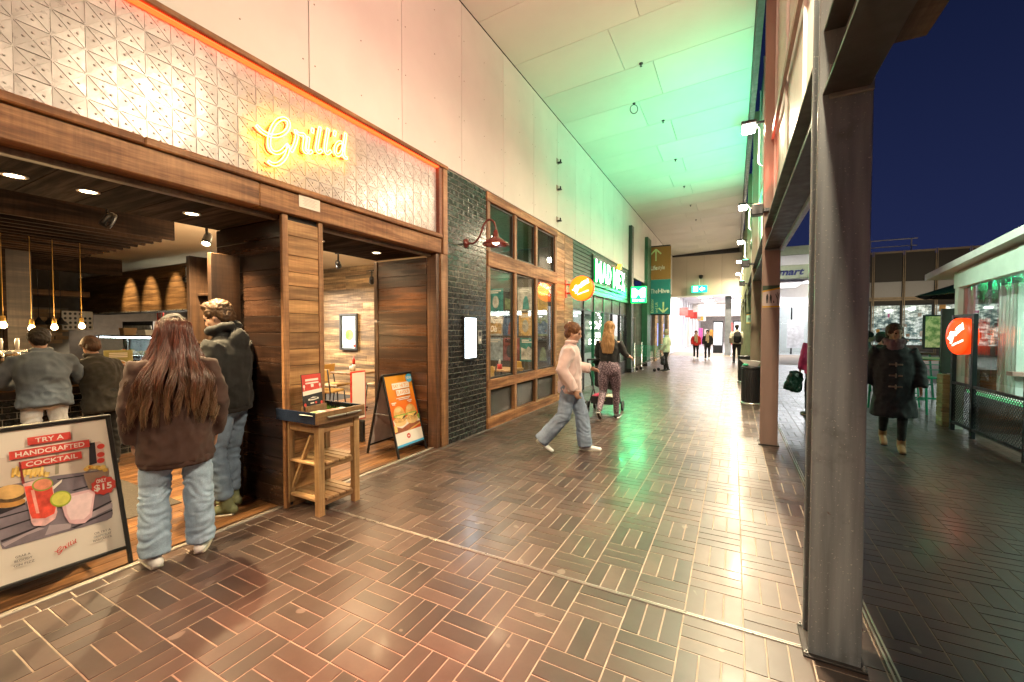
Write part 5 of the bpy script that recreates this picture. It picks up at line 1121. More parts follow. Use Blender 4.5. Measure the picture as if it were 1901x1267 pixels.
# neon-like white script in pavilion window, green strip
pn = thing('white_neon_script', 'blurred white neon script inside the pavilion', 'neon sign'); script_logo('tubes', frame((3.6, 8.15, 1.98), (.75, -.66, 0), (0, 0, 1)), 0, 0, .55, .2, .02, emit('white_neon', (1, .95, .85), 10), pn)
gs = thing('green_light_strip', 'green lit ledge behind the mesh balustrade', 'light strip'); BOX('ledge', M_pvf, gs, 3.12, 3.3, 6.0, 8.75, .60, .66, .006); BOX('led_line', emit('green_led', (.25, 1, .45), .35), gs, 3.10, 3.118, 6.0, 8.75, .615, .655, 0)
lamp('light', 'AREA', (4.8, 7.0, 2.3), 170, (.75, 1, .8), pv, 2, (4.8, 7.0, 0)); lamp('light', 'AREA', (3.3, 10.6, 2.6), 14, (.1, 1, .45), pv, .6, (3.0, 11.5, 0))
fo = thing('flood_lamp', 'unseen flood lamp added to light the pavilion roof', 'lamp', (.66, 6.75, 3.5)); BOX('housing', M_metal_dk, fo, -.07, .07, -.06, .06, -.05, .05, .01); BOX('arm', M_metal_dk, fo, -.13, -.071, -.02, .02, -.02, .02)  # unseen lamp added behind the near column to brighten the pavilion
lamp('light', 'SPOT', (.09, .05, -.03), 420, (.75, 1, .82), fo, .04, None, 58, .8).rotation_euler = (Vector((3.1, 7.6, 2.5))-Vector((.75, 6.8, 3.47))).to_track_quat('-Z', 'Y').to_euler()
# umbrella beyond
um = thing('cafe_umbrella', 'dark market umbrella tip beside the pavilion roof', 'umbrella', (5.31, 12.5, 0)); MB().tube([(0, 0, 0), (0, 0, 3.0)], .03, 10).build('pole', M_metal_dk, um, True); mb = MB()
vs = [(0, 0, 2.95)]+[(1.75*math.cos(R(a)), 1.75*math.sin(R(a)), 2.30) for a in range(0, 360, 45)]; mb.add(vs, [(0, 1+i, 1+(i+1) % 8) for i in range(8)]); 
cn = mb.build('canopy', mat('umbrella_cloth', (.055, .05, .032), .7, var=.1), um); md = cn.modifiers.new('s', 'SOLIDIFY'); md.thickness = .01
for i in range(8): a = R(i*45); MB().tube([(0, 0, 2.78), (1.7*math.cos(a), 1.7*math.sin(a), 2.29)], .012, 6).build('rib', M_metal_dk, um, True)
# menu screen, green high tables and stools
tv = thing('outdoor_screen', 'outdoor picture board with green leaf print on a stand', 'screen'); FM = frame((3.50, 11.7, 1.18), (1, .15, 0), (0, 0, 1)); mb = MB(); mb.M = FM; mb.box(-.02, .62, -.02, .68, -.05, 0, .006); mb.build('case', M_black, tv)
m, t, b = _new('leaf_print'); v = coords(t); b.inputs['Emission Strength'].default_value = .55; cc = ramp(t, nz(t, v, 7, 5, .6), [(.3, (.02, .05, .015)), (.45, (.10, .14, .04)), (.58, (.35, .30, .14)), (.7, (.06, .14, .04))]); t.links.new(cc, b.inputs['Base Color']); t.links.new(cc, b.inputs['Emission Color']); mb = MB(); mb.M = FM; mb.box(.01, .59, .01, .65, .001, .004); mb.build('picture', m, tv); mb = MB(); mb.M = FM; mb.box(.26, .34, -1.18, -.02, -.04, -.01); mb.build('stand', M_black, tv)
db_ = thing('dark_board', 'tall dark board standing behind the pavilion post', 'board'); BOX('panel', mat('dark_green_board', (.012, .03, .018), .5), db_, 3.02, 3.2, 9.4, 9.46, .84, 1.9, .004); BOX('leg', M_black, db_, 3.05, 3.1, 9.4, 9.45, 0, .84)
M_grn = mat('green_steel', (.012, .24, .12), .4, .1, var=.15)
def stool(label, x, y, rz):
    o = thing('green_high_chair', label, 'chair', (x, y, 0), rz, 'green metal high chairs'); MB().box(-.19, .19, -.19, .19, .70, .725, .008).build('seat', M_grn, o)
    for sx in (-1, 1):
        for sy in (-1, 1): MB().bar((sx*.16, sy*.16, .70), (sx*.21, sy*.21, 0), .03, .025).build('leg', M_grn, o)
        MB().bar((sx*.17, -.18, .72), (sx*.18, -.24, 1.08), .025, .02).build('back_post', M_grn, o)
    for z in (.86, .95, 1.04): MB().bar((-.18, -.21-.1*(z-.86), z), (.18, -.21-.1*(z-.86), z), .035, .012).build('back_slat', M_grn, o)
    MB().bar((-.19, .19, .28), (.19, .19, .28), .02).build('foot_rest', M_grn, o)
def high_table(label, x, y):
    o = thing('green_high_table', label, 'table', (x, y, 0)); MB().box(-.45, .45, -.35, .35, .99, 1.03, .005).build('table_top', M_pine_x, o)
    for sx in (-1, 1):
        for sy in (-1, 1): MB().bar((sx*.36, sy*.26, .99), (sx*.42, sy*.32, 0), .045, .03).build('leg', M_grn, o)
    MB().bar((-.4, -.29, .3), (.4, -.29, .3), .03).build('stretcher', M_grn, o)
high_table('timber topped green high table beyond the pavilion post', 3.15, 10.6); high_table('second green high table farther behind', 3.6, 13.2)
stool('green high chair nearest the stone pier', 2.95, 10.0, R(10)); stool('green high chair left of the near high table', 2.55, 10.9, R(-80)); stool('green high chair behind the near high table', 3.1, 11.4, R(175)); stool('green high chair at the farther high table', 3.3, 12.6, R(0)); stool('green high chair left of the farther table', 2.85, 13.3, R(-90))
rc = thing('red_chair', 'dull red timber chair inside the pavilion', 'chair', (4.1, 7.6, 0), R(60)); M_rc = mat('dull_red_chair', (.28, .06, .05), .5); MB().box(-.2, .2, -.2, .2, .43, .46, .01).build('seat', M_pine_x, rc); mb = MB(); mb.add([(-.17,-.2,.46),(.17,-.2,.46),(.21,-.28,.92),(-.21,-.28,.92),(-.17,-.18,.46),(.17,-.18,.46),(.21,-.26,.92),(-.21,-.26,.92)],[(0,1,2,3),(7,6,5,4),(0,4,5,1),(1,5,6,2),(2,6,7,3),(3,7,4,0)]); mb.build('backrest', M_rc, rc)
for sx in (-1, 1):
    for sy in (-1, 1): MB().bar((sx*.17, sy*.17, .43), (sx*.2, sy*.2, 0), .03).build('leg', M_rc, rc)
# ================================================================== STREET PROPS
class Print:
    """a leaning printed panel; zoomed photo points are carried onto its plane"""
    def __init__(s, bl, br, tl, zx, zy, k):
        s.M = frame(bl, Vector(br)-Vector(bl), Vector(tl)-Vector(bl)); s.I = s.M.inverted(); s.zx, s.zy, s.k = zx, zy, k
        s.n = Vector((s.M[0][2], s.M[1][2], s.M[2][2])); s.o = Vector(bl); s.z = .004
    def uv(s, p):
        d = ray(s.zx+p[0]*s.k, s.zy+p[1]*s.k); t_ = (s.o-EYEP).dot(s.n)/d.dot(s.n); q = s.I @ (EYEP+d*t_); return (q.x, q.y)
    def poly(s, name, pts, m, par):
        s.z += .00022; return flat(name, s.M, [s.uv(p) for p in pts], m, par, s.z)
    def clipx(s, pts): return pts
    def words(s, name, txt, c, m, par, pad=(.06, .2), off=.012):
        """lettering in the box whose corners c are photo points: bl, br, tr, tl"""
        q = [s.uv(p) for p in c]; x0 = (q[0][0]+q[3][0])/2; x1 = (q[1][0]+q[2][0])/2; y0 = (q[0][1]+q[1][1])/2; y1 = (q[2][1]+q[3][1])/2
        s.z += .00022; w = x1-x0; h = y1-y0; return text(name, txt, s.M, x0+w*pad[0], y0+h*pad[1], w*(1-2*pad[0]), h*(1-2*pad[1]), m, par, s.z, offset=off)
    def bar(s, name, c, m, par):
        q = [s.uv(p) for p in c]; x0 = (q[0][0]+q[3][0])/2; x1 = (q[1][0]+q[2][0])/2; y0 = (q[0][1]+q[1][1])/2; y1 = (q[2][1]+q[3][1])/2
        s.z += .00022; return flat(name, s.M, rect(x0, y0, x1-x0, y1-y0), m, par, s.z)
def pm(name, c, var=.15, vs=12, rough=.42): return mat(name, c, rough, var=var, vs=vs)
M_bframe = mat('board_frame', (.016, .015, .014), .4, .2, var=.2)
def a_board(label, fl, fr, tl, tr, bk):
    """fl fr: front feet, tl tr: top corners, bk: offset of the rear feet"""
    o = thing('sandwich_board', label, 'sign board'); fl, fr, tl, tr, bk = map(Vector, (fl, fr, tl, tr, bk)); up = (tl-fl).cross(fr-fl)
    xd = (fr-fl).normalized()
    for a, c in ((fl, tl), (fr, tr)):
        MB().bar(a, c, .026, .024, up=xd, b=.004).build('leg', M_bframe, o); MB().bar(a+bk, c-up.normalized()*-.0+bk*.045, .026, .024, up=xd, b=.004).build('leg', M_bframe, o)
    k = .11; a, c = fl.lerp(tl, k), fr.lerp(tr, k)
    MB().bar(tl-xd*.013, tr+xd*.013, .03, .028, b=.004).build('top_bar', M_bframe, o); MB().bar(a, c, .026, .022, b=.004).build('bottom_bar', M_bframe, o)
    b0, b1 = (fl+bk).lerp(tl+bk*.045, k), (fr+bk).lerp(tr+bk*.045, k); MB().bar(b0, b1, .026, .022, b=.004).build('bottom_bar', M_bframe, o)
    mb = MB(); t0, t1 = tl+bk*.045, tr+bk*.045; n = bk.normalized()*.004; mb.add([b0, b1, t1, t0, b0+n, b1+n, t1+n, t0+n], [(0,1,2,3),(7,6,5,4),(0,4,5,1),(1,5,6,2),(2,6,7,3),(3,7,4,0)]); mb.build('rear_panel', mat('rear_panel', (.5, .46, .42), .5) if 'rear_panel' not in bpy.data.materials else bpy.data.materials['rear_panel'], o)
    for p, q in ((fl, tl), (fr, tr)):
        u, w = p.lerp(q, .52), (p+bk).lerp(q+bk*.045, .52); MB().bar(u, w, .022, .006).build('stay', M_steel, o)
    mb = MB(); n = bk.normalized()*.003; mb.add([a, c, tr, tl, a+n, c+n, tr+n, tl+n], [(0,1,2,3),(7,6,5,4),(0,4,5,1),(1,5,6,2),(2,6,7,3),(3,7,4,0)])
    return o, mb
# ---- cocktail board at the left edge
fr = Vector((-3.535, 1.245, 0)); tr = Vector((-3.70, 1.20, .972)); dv = Vector((-.055, -.635, 0))
ab, mbp = a_board('black framed cocktail sandwich board cut by the left frame edge', fr+dv, fr, tr+dv, tr, (-.42, .03, 0))
pan = mbp.build('poster', pm('poster_cream', (.70, .62, .53), .04, 2), ab)
k = .11; PR = Print((fr+dv).lerp(tr+dv, k), fr.lerp(tr, k), tr+dv, 0, 760, 250/905)
m_cr = pm('pr_backwall', (.58, .48, .40), .1, 4); m_tb = pm('pr_table', (.20, .165, .19), .35, 8); m_gap = pm('pr_gap', (.025, .02, .025)); m_sl = pm('pr_slat_lit', (.42, .34, .36), .15, 8)
PR.poly('photo', [(-80,360),(-60,340),(660,222),(684,226),(692,246),(757,700),(750,728),(720,745),(40,938),(15,938),(4,915)], m_cr, pan)
PR.poly('table_print', [(-82,540),(360,448),(706,405),(757,700),(750,728),(720,745),(40,938),(15,938),(4,915)], m_tb, pan)
for a, c, e, f in (((-70,655),(420,470),(440,474),(-66,675)), ((-40,770),(560,540),(722,498),(726,508),(566,552),(-36,786)), ((0,838),(220,752),(224,762),(4,852)), ((440,716),(740,580),(744,590),(450,730))) [:0]: pass
for q in ([(-60,742),(210,668),(212,676),(-56,752)], [(-30,812),(205,735),(208,744),(-28,822)], [(5,880),(270,780),(300,778),(8,896)], [(560,705),(748,612),(749,622),(566,718)], [(470,800),(754,672),(755,682),(500,800)], [(380,470),(700,420),(700,426),(384,478)], [(480,545),(715,478),(716,486),(500,550)]): PR.poly('slat_gap', q, m_gap, pan)
for q in ([(10,905),(255,795),(300,800),(180,845),(30,925)], [(330,780),(480,765),(470,800),(300,848)], [(620,690),(752,628),(754,660),(600,735)]): PR.poly('slat_light', q, m_sl, pan)
PR.poly('shadow_print', [(-62,640),(150,600),(170,640),(-30,720)], m_gap, pan)
E2 = lambda cx, cy, rx, ry, n=22, sk=-.14: [(cx+rx*math.cos(R(360*i/n)), cy+ry*math.sin(R(360*i/n))+sk*rx*math.cos(R(360*i/n))) for i in range(n)][::-1]
PR.poly('post_print', [(598,378),(650,362),(635,222),(596,230)], m_gap, pan); PR.poly('wall_print', [(650,362),(700,355),(690,232),(668,216),(636,222)], pm('pr_peach', (.62, .42, .36)), pan)
for cy in (250, 305, 345): PR.poly('motif_print', E2(675, cy, 26, 17), pm('pr_red', (.55, .05, .035)) if 'pr_red' not in bpy.data.materials else bpy.data.materials['pr_red'], pan)
PR.poly('chair_print', [(367,440),(393,432),(395,300),(372,300)], pm('pr_khaki', (.30, .26, .18)), pan)
m_red = bpy.data.materials['pr_red']; m_fry = pm('pr_fries', (.62, .36, .07), .45, 30); m_fry2 = pm('pr_fries_lit', (.75, .52, .16), .3, 30)
PR.poly('plate_print', E2(60, 615, 125, 46), M_paper, pan); PR.poly('bun_print', E2(62, 630, 108, 30), pm('pr_bun', (.50, .24, .06), .3, 20), pan); PR.poly('filling_print', E2(66, 596, 106, 30), pm('pr_fill', (.12, .07, .03), .8, 40), pan); PR.poly('bun_print', E2(66, 556, 104, 48), pm('pr_bun2', (.60, .36, .13), .3, 14), pan)
random.seed(6)
for i in range(16):
    x = 80+i*15; y = 455+random.uniform(-14, 10); h = random.uniform(36, 70); PR.poly('fry_print', [(x-8, y), (x+14, y-3), (x+22+random.uniform(-14, 14), y-h), (x+4+random.uniform(-10, 10), y-h)], (m_fry, m_fry2)[i % 2], pan)
PR.poly('plate_print', [(350,520),(415,470),(410,490),(356,540)], M_paper, pan)
PR.poly('straw_print', [(146,505),(166,500),(134,352),(122,356)], pm('pr_straw', (.20, .02, .02)), pan)
PR.poly('glass_print', [(208,760),(225,785),(300,782),(368,735),(382,690),(345,478),(250,470),(152,502)], pm('pr_glass', (.72, .42, .40), .3, 25), pan)
PR.poly('drink_print', [(198,700),(215,735),(300,732),(362,700),(372,660),(342,500),(160,520)], pm('pr_drink', (.66, .07, .04), .45, 22), pan); PR.poly('drink_glint', [(240,700),(262,698),(226,540),(204,545)], pm('pr_glint', (.85, .35, .28), .3, 20), pan)
PR.poly('lime_rim', E2(282, 506, 72, 44), pm('pr_lime_rim', (.25, .33, .05)), pan); PR.poly('lime_flesh', E2(284, 505, 62, 36), pm('pr_lime_pink', (.72, .25, .14), .2, 30), pan)
PR.poly('glass_print', [(432,716),(462,764),(500,772),(566,764),(612,722),(636,560),(600,538),(420,580),(410,640)], pm('pr_pinkglass', (.70, .42, .44), .15, 18), pan); PR.poly('ice_print', [(448,700),(470,742),(560,738),(600,700),(620,572),(590,556),(432,596)], pm('pr_ice', (.80, .58, .58), .12, 30), pan)
PR.poly('lime_rim', E2(404, 602, 72, 54), pm('pr_lime2', (.30, .36, .03)), pan); PR.poly('lime_flesh', E2(404, 600, 62, 45), pm('pr_lime2f', (.62, .58, .10), .2, 30), pan)
PR.poly('bowl_print', [(590,534),(640,540),(722,520),(718,408),(556,434)], pm('pr_bowl', (.26, .17, .12)), pan)
for i in range(9): PR.poly('ring_print', E2(575+i*16, 408-12*math.sin(i*.4)-random.uniform(0, 16), 19, 13), (m_fry, m_fry2, pm('pr_ring', (.60, .22, .03), .4, 40) if i == 2 else m_fry)[i % 3], pan)
bad = [(690+ (88 if i % 2 else 76)*math.cos(R(i*18)), 512+(66 if i % 2 else 56)*math.sin(R(i*18))-.14*80*math.cos(R(i*18))) for i in range(20)][::-1]; PR.poly('price_badge', bad, m_red, pan)
PR.words('badge_lettering', 'ONLY', [(640,502),(712,488),(708,458),(640,472)], M_paper, pan, (.02, .08), .03); PR.words('badge_lettering', '$15', [(625,562),(752,538),(746,482),(622,508)], M_paper, pan, (.02, .06), .03)
for txt, c in (('TRY A', [(182,245),(474,200),(467,150),(178,195)]), ('HANDCRAFTED', [(60,345),(600,252),(592,203),(53,290)]), ('COCKTAIL', [(143,405),(546,330),(540,282),(135,355)])):
    PR.bar('title_block', c, m_red, pan); PR.words('title_lettering', txt, c, M_paper, pan, (.07 if txt != 'TRY A' else .17, .2), .015)
q0, q1 = PR.uv((362, 985)), PR.uv((510, 878)); PR.z += .0003; script_logo('script_logo', PR.M, q0[0], q0[1]+.005, q1[0]-q0[0], .055, .0035, m_red, pan, PR.z, R(6)); PR.z += .001
for i, tx_ in enumerate(('GRAB A', 'BLOODY', 'GIN FIZZ')): y = 1000+i*27; PR.words('small_lettering', tx_, [(96-i*6, y+6), (202+i*14, y-28), (202+i*14, y-46), (96-i*6, y-14)], M_ink, pan, (.02, .1), .01)
for i, tx_ in enumerate(('OR TRY A', 'GRAPEFRUIT', 'MARGARITA')): y = 832+i*24; PR.words('small_lettering', tx_, [(625-i*4, y+10), (740+i*4, y-18), (740+i*4, y-34), (625-i*4, y-8)], M_ink, pan, (.02, .1), .01)
# ---- burger board at the right reveal
fl, fr = Vector((-3.535, 3.775, 0)), Vector((-3.55, 4.30, 0)); tl, tr = Vector((-3.80, 3.785, .985)), Vector((-3.81, 4.29, .985))
ab, mbp = a_board('black framed orange burger sandwich board against the dark boards', fl, fr, tl, tr, (-.52, 0, 0))
m, t, b = _new('poster_orange'); v = t.nodes.new('ShaderNodeTexCoord').outputs['Object']; sp_ = t.nodes.new('ShaderNodeSeparateXYZ'); t.links.new(v, sp_.inputs[0]); cc = ramp(t, sp_.outputs['Z'], [(.35, (.62, .085, .012)), (.6, (.72, .15, .012)), (.95, (.80, .33, .02))]); t.links.new(cc, b.inputs['Base Color']); b.inputs['Roughness'].default_value = .42
pan = mbp.build('poster', m, ab); PB = Print(fl.lerp(tl, .11), fr.lerp(tr, .11), tl, 660, 690, 150/1118)
q = PB.uv; W2 = PB.I @ fr.lerp(tr, .11); 
pw = W2.x; ph = (PB.I @ tl).y
Z_ = lambda d=.00025: setattr(PB, 'z', PB.z+d) or PB.z
def F2(name, pts, m): return flat(name, PB.M, [(x*pw, y*ph) for x, y in pts], m, pan, Z_())
F2('foot_panel', rect(.015, .03, .97, .17), M_paper); F2('blue_band', rect(.015, .005, .97, .035), pm('pb_blue', (.06, .36, .62))); F2('logo_dot', ell(.47, .13, .065, .035), m_red); F2('logo_dash', rect(.44, .122, .06, .016), M_paper)
bun = pm('pb_bun', (.62, .34, .10), .25, 14); bun2 = pm('pb_bun2', (.70, .46, .20), .2, 14); lett = pm('pb_lettuce', (.24, .34, .06), .6, 40); patt = pm('pb_patty', (.10, .045, .025), .6, 40); pat2 = pm('pb_chicken', (.58, .34, .12), .5, 40); bord = pm('pb_board', (.27, .085, .04), .35, 14)
F2('serving_board', [(.06, .20), (.10, .27), (.95, .33), (.98, .25), (.5, .205)], bord); F2('board_edge', [(.45, .203), (.97, .27), (.98, .25), (.55, .198)], bun); F2('paper_print', [(.08, .30), (.30, .25), (.62, .30), (.97, .29), (.97, .36), (.5, .38), (.06, .38)], M_paper)
for cx, cy in ((.30, .405), (.71, .405)):
    F2('bun_print', ell(cx, cy-.075, .20, .05), bun2); F2('patty_print', ell(cx-.01, cy-.035, .215, .042), pat2); F2('patty_print', ell(cx+.07, cy+.005, .13, .035), patt); F2('lettuce_print', ell(cx, cy+.022, .21, .026), lett); F2('cheese_print', [(cx-.18, cy+.02), (cx+.05, cy-.03), (cx+.16, cy+.02)], m_fry2); F2('bun_print', ell(cx, cy+.035, .19, .115, 20, 0, 180), bun)
    F2('bun_glint', ell(cx-.03, cy+.10, .11, .03), bun2)
F2('caption', rect(.10, .60, .17, .014), M_paper); F2('caption', rect(.12, .58, .1, .012), M_paper); F2('caption', rect(.66, .60, .17, .014), M_paper); F2('caption', rect(.70, .58, .1, .012), M_paper)
F2('pickle_print', ell(.95, .36, .05, .04), lett); F2('chips_print', [(.03, .22), (.12, .22), (.14, .30), (.04, .31)], m_fry2)
m_ob = bpy.data.materials['poster_orange']
F2('title_block', rect(.24, .79, .60, .085), M_paper); text('title_lettering', 'SAY HI TO', PB.M, .27*pw, .807*ph, .54*pw, .05*ph, m_ob, pan, Z_(), offset=.01); F2('title_block', rect(.34, .695, .48, .08), M_paper); text('title_lettering', 'FLAVOUR', PB.M, .37*pw, .71*ph, .42*pw, .05*ph, m_ob, pan, Z_(), offset=.01)
for i in range(2): F2('caption', rect(.30+.06*i, .655-i*.022, .50-.12*i, .011), M_paper)
F2('new_badge', [(.88+(.125 if i % 2 else .112)*math.cos(R(i*15)), .925+(.066 if i % 2 else .06)*math.sin(R(i*15))) for i in range(24)], bpy.data.materials['pb_blue']); text('badge_lettering', 'NEW!', PB.M, .79*pw, .905*ph, .18*pw, .04*ph, M_paper, pan, Z_(), offset=.02)

# ---- timber trolley table with tray
tt = thing('timber_trolley', 'pale pine trolley table with a tray top and two slatted shelves', 'trolley')
lx0, lx1, ly0, ly1 = -3.445, -3.0, 2.275, 2.70; lg = .058
M_navy = mat('navy_gloss', (.012, .018, .035), .18, var=.3); M_tray = wood('tray_wood', (.15, .08, .035), (.27, .155, .07), 1, .45, piece=.15)
for x in (lx0, lx1-lg):
    for y in (ly0, ly1-lg): BOX('leg', M_pine, tt, x, x+lg, y, y+lg, .05 if x == lx0 else 0, .775, .004)
BOX('apron', M_pine_x, tt, lx1-.04, lx1-.012, ly0+lg, ly1-lg, .69, .774, .003); BOX('apron', M_pine_x, tt, lx0+.012, lx0+.04, ly0+lg, ly1-lg, .69, .774, .003); M_pine_a = wood('pine_a', (.36, .205, .09), (.52, .33, .155), 0, .5, piece=.2, saw=.15); BOX('apron', M_pine_a, tt, lx0+lg, lx1-lg, ly0+.012, ly0+.04, .69, .774, .003); BOX('apron', M_pine_a, tt, lx0+lg, lx1-lg, ly1-.04, ly1-.012, .69, .774, .003)
for z in (.115, .415):
    for i in range(6):
        y = ly0+.01+i*.068
        if i in (0, 5): BOX('shelf_slat', M_pine_a, tt, lx0+lg+.001, lx1-lg-.001, y, y+.06, z, z+.022, .003)
        else: BOX('shelf_slat', M_pine_a, tt, lx0+.012, lx1-.006, y, y+.06, z, z+.022, .003)
    BOX('shelf_rail', M_pine_x, tt, lx1-.045, lx1-.02, ly0+lg, ly1-lg, z-.04, z-.001, .003); BOX('shelf_rail', M_pine_x, tt, lx0+.02, lx0+.045, ly0+lg, ly1-lg, z-.04, z-.001, .003)
mb = MB(); mb.bar((lx0+.03, ly0+.045, .14), (lx0+.3, ly0+.045, .66), .035, .02); mb.build('brace', M_pine, tt)
tx0, tx1, ty0, ty1 = -3.50, -2.965, 2.235, 2.735
BOX('tray_base', M_tray, tt, tx0+.02, tx1-.02, ty0+.02, ty1-.02, .776, .80, .002)
sd_ = BOX('tray_side', M_navy, tt, tx0+.001, tx1-.022, ty0, ty0+.02, .776, .872, .003); BOX('tray_side', M_navy, tt, tx0+.001, tx1-.022, ty1-.02, ty1, .776, .872, .003); fr_ = BOX('tray_front', M_tray, tt, tx1-.021, tx1, ty0, ty1, .776, .875, .004); BOX('tray_side', M_tray, tt, tx0, tx0+.02, ty0+.021, ty1-.021, .776, .872, .003)
MB().bar((tx1+.02, ty0+.09, .83), (tx1+.02, ty1-.06, .83), .014, .014, b=.003).build('handle', M_steel_lt, fr_)
for y in (ty0+.1, ty1-.07): MB().bar((tx1, y, .83), (tx1+.02, y, .83), .01).build('handle_stud', M_steel_lt, fr_)
for y in (ly0+.03, ly1-.03):
    mb = MB(); mb.M = Matrix.Translation((lx0+.01, y, .038)) @ Matrix.Rotation(R(90), 4, 'X'); mb.lathe([(.012, -.012), (.036, -.012), (.037, 0), (.036, .012), (.012, .012)], 20); w_ = mb.build('caster_wheel', M_metal_dk, tt, True); mb = MB(); mb.M = Matrix.Translation((lx0+.01, y, .038)) @ Matrix.Rotation(R(90), 4, 'X'); mb.lathe([(0, -.014), (.014, -.014), (.014, .014), (0, .014)], 14); mb.build('hub', M_chrome, w_, True)
    BOX('caster_fork', M_chrome, tt, lx0-.01, lx0+.03, y-.022, y-.017, .03, .085, .001)
# artificial grass, loose menus, standing card
gr = MB(); random.seed(2)
for _ in range(1500):
    x = random.uniform(-3.44, -3.05); y = random.uniform(2.36, 2.70); 
    h = random.uniform(.018, .045); a = random.uniform(0, 6.28); w = .0022; dx, dy = math.cos(a)*w, math.sin(a)*w; lx, ly = random.gauss(0, .012), random.gauss(0, .012)
    gr.add([(x-dx, y-dy, .801), (x+dx, y+dy, .801), (x+lx, y+ly, .801+h)], [(0, 1, 2)])
m, t, b = _new('fake_grass'); t.links.new(vary(t, (.13, .24, .03), .5, True), b.inputs['Base Color']); b.inputs['Roughness'].default_value = .6
tag(gr.build('artificial_grass', m, None), 'tuft of bright artificial grass lying in the trolley tray', 'artificial grass')
for i, (x, y, rz) in enumerate(((-3.10, 2.33, .1), (-3.07, 2.52, -.15))):
    o = thing('paper_menu', ('loose paper menu near the navy side of the trolley tray', 'loose paper menu near the handle of the trolley tray')[i], 'menu', (x, y, .848), rz); MB().box(-.075, .075, -.105, .105, 0, .003, .0005).build('sheet', M_paper, o); MB().box(-.06, .0, -.09, .05, .0031, .0036).build('print_block', (pm('menu_green', (.2, .3, .08)), m_red)[i], o)
    for k in range(5): MB().box(.01, .06, -.09+k*.035, -.075+k*.035, .0031, .0036).build('text_line', M_ink, o)
tsn = thing('standing_menu_card', 'red and black menu card standing in a timber block on the trolley', 'menu card')
FM = frame((-3.235, 2.315, .862), (-.12, 1, 0), (-.10, 0, 1)); w, h = .215, .305
mb = MB(); mb.M = FM; mb.box(0, w, 0, h, -.006, 0, .001); cd = mb.build('card', M_black, tsn); mb = MB(); mb.M = FM; mb.box(.01, w+.01, -.062, .03, -.045, -.008, .003); mb.build('block', M_tray, tsn); mb = MB(); mb.M = FM; mb.box(.01, w+.01, -.062, .03, .002, .03, .003); mb.build('block', M_tray, tsn)
flat('red_field', FM, [(.004, h*.52), (w-.004, h*.55), (w-.004, h-.004), (.004, h-.004)], m_red, cd, .0006); flat('white_field', FM, [(.004, h*.40), (w-.004, h*.44), (w-.004, h*.55), (.004, h*.52)], M_paper, cd, .0008)
for i in range(2): flat('title_block', FM, rect(w*.18, h*(.80-.08*i), w*.66, h*(.06-.02*i)), M_paper, cd, .001)
flat('burger_mark', FM, rrect(w*.44, h*.62, w*.14, h*.09, .005), M_paper, cd, .001); flat('emblem', FM, [(w*.25, h*.29), (w*.5, h*.34), (w*.78, h*.30), (w*.78, h*.26), (w*.5, h*.24), (w*.25, h*.25)], M_paper, cd, .001); flat('emblem_inner', FM, rect(w*.32, h*.275, w*.38, h*.03), M_black, cd, .0013)
flat('small_line', FM, rect(w*.35, h*.15, w*.18, h*.03), M_paper, cd, .001); flat('dot', FM, ell(w*.63, h*.165, w*.05, h*.035), m_red, cd, .001); flat('footer', FM, rect(w*.14, h*.06, w*.7, h*.015), M_paper, cd, .001)
for cx, cy in ((.1, .66), (.9, .66)): flat('palm_mark', FM, ell(w*cx, h*cy, w*.05, h*.05, 8), M_paper, cd, .001); flat('palm_trunk', FM, rect(w*cx-.003, h*.56, .006, h*.07), M_paper, cd, .0012)
for cx in (.09, .92): flat('flower_mark', FM, ell(w*cx, h*.14, w*.06, h*.05, 8), m_red, cd, .001)
# door mat just inside
dm = MB().box(-5.6, -4.35, .9, 1.9, .0045, .014, .004).build('door_mat', mat('mat_fibre', (.045, .035, .025), .95, var=.4, vs=40, bump=.6, bs=300), None); tag(dm, 'dark brown door mat on the timber floor inside the shop', 'mat')
# ================================================================== PEOPLE
def limb(mb, pts, rad, lat=(1, 0, 0), n=14, caps=(1, 1)):
    """closed tapered tube of elliptic rings; rad: r or (lateral, other)"""
    P_ = [Vector(p) for p in pts]; Rr = [(r, r) if isinstance(r, (int, float)) else r for r in rad]; L = Vector(lat)
    t0 = (P_[0]-P_[1]).normalized(); t1 = (P_[-1]-P_[-2]).normalized()
    def capv(p, t, r): m = min(r); return [(p+t*m*.45, (r[0]*.86, r[1]*.86)), (p+t*m*.8, (r[0]*.5, r[1]*.5)), (p+t*m*.95, (r[0]*.12, r[1]*.12))]
    seq = (capv(P_[0], t0, Rr[0])[::-1] if caps[0] else [])+list(zip(P_, Rr))+(capv(P_[-1], t1, Rr[-1]) if caps[1] else [])
    vs = []; fs = []; m = len(seq)
    for i, (p, r) in enumerate(seq):
        t = (seq[min(i+1, m-1)][0]-seq[max(i-1, 0)][0]).normalized(); x = L-t*L.dot(t)
        if x.length < .05: x = t.orthogonal()
        x.normalize(); y = t.cross(x)
        for k in range(n): a = 2*math.pi*k/n; vs.append(p+x*(r[0]*math.cos(a))+y*(r[1]*math.sin(a)))
    for i in range(m-1):
        for k in range(n): fs.append((i*n+k, i*n+(k+1) % n, (i+1)*n+(k+1) % n, (i+1)*n+k))
    fs.append(tuple(range(n-1, -1, -1))); fs.append(tuple((m-1)*n+k for k in range(n)))
    mb.add(vs, fs)
def ball(mb, c, rx, ry, rz, n=14): mb.sphere(c, 1.0, n, rx, ry, rz)
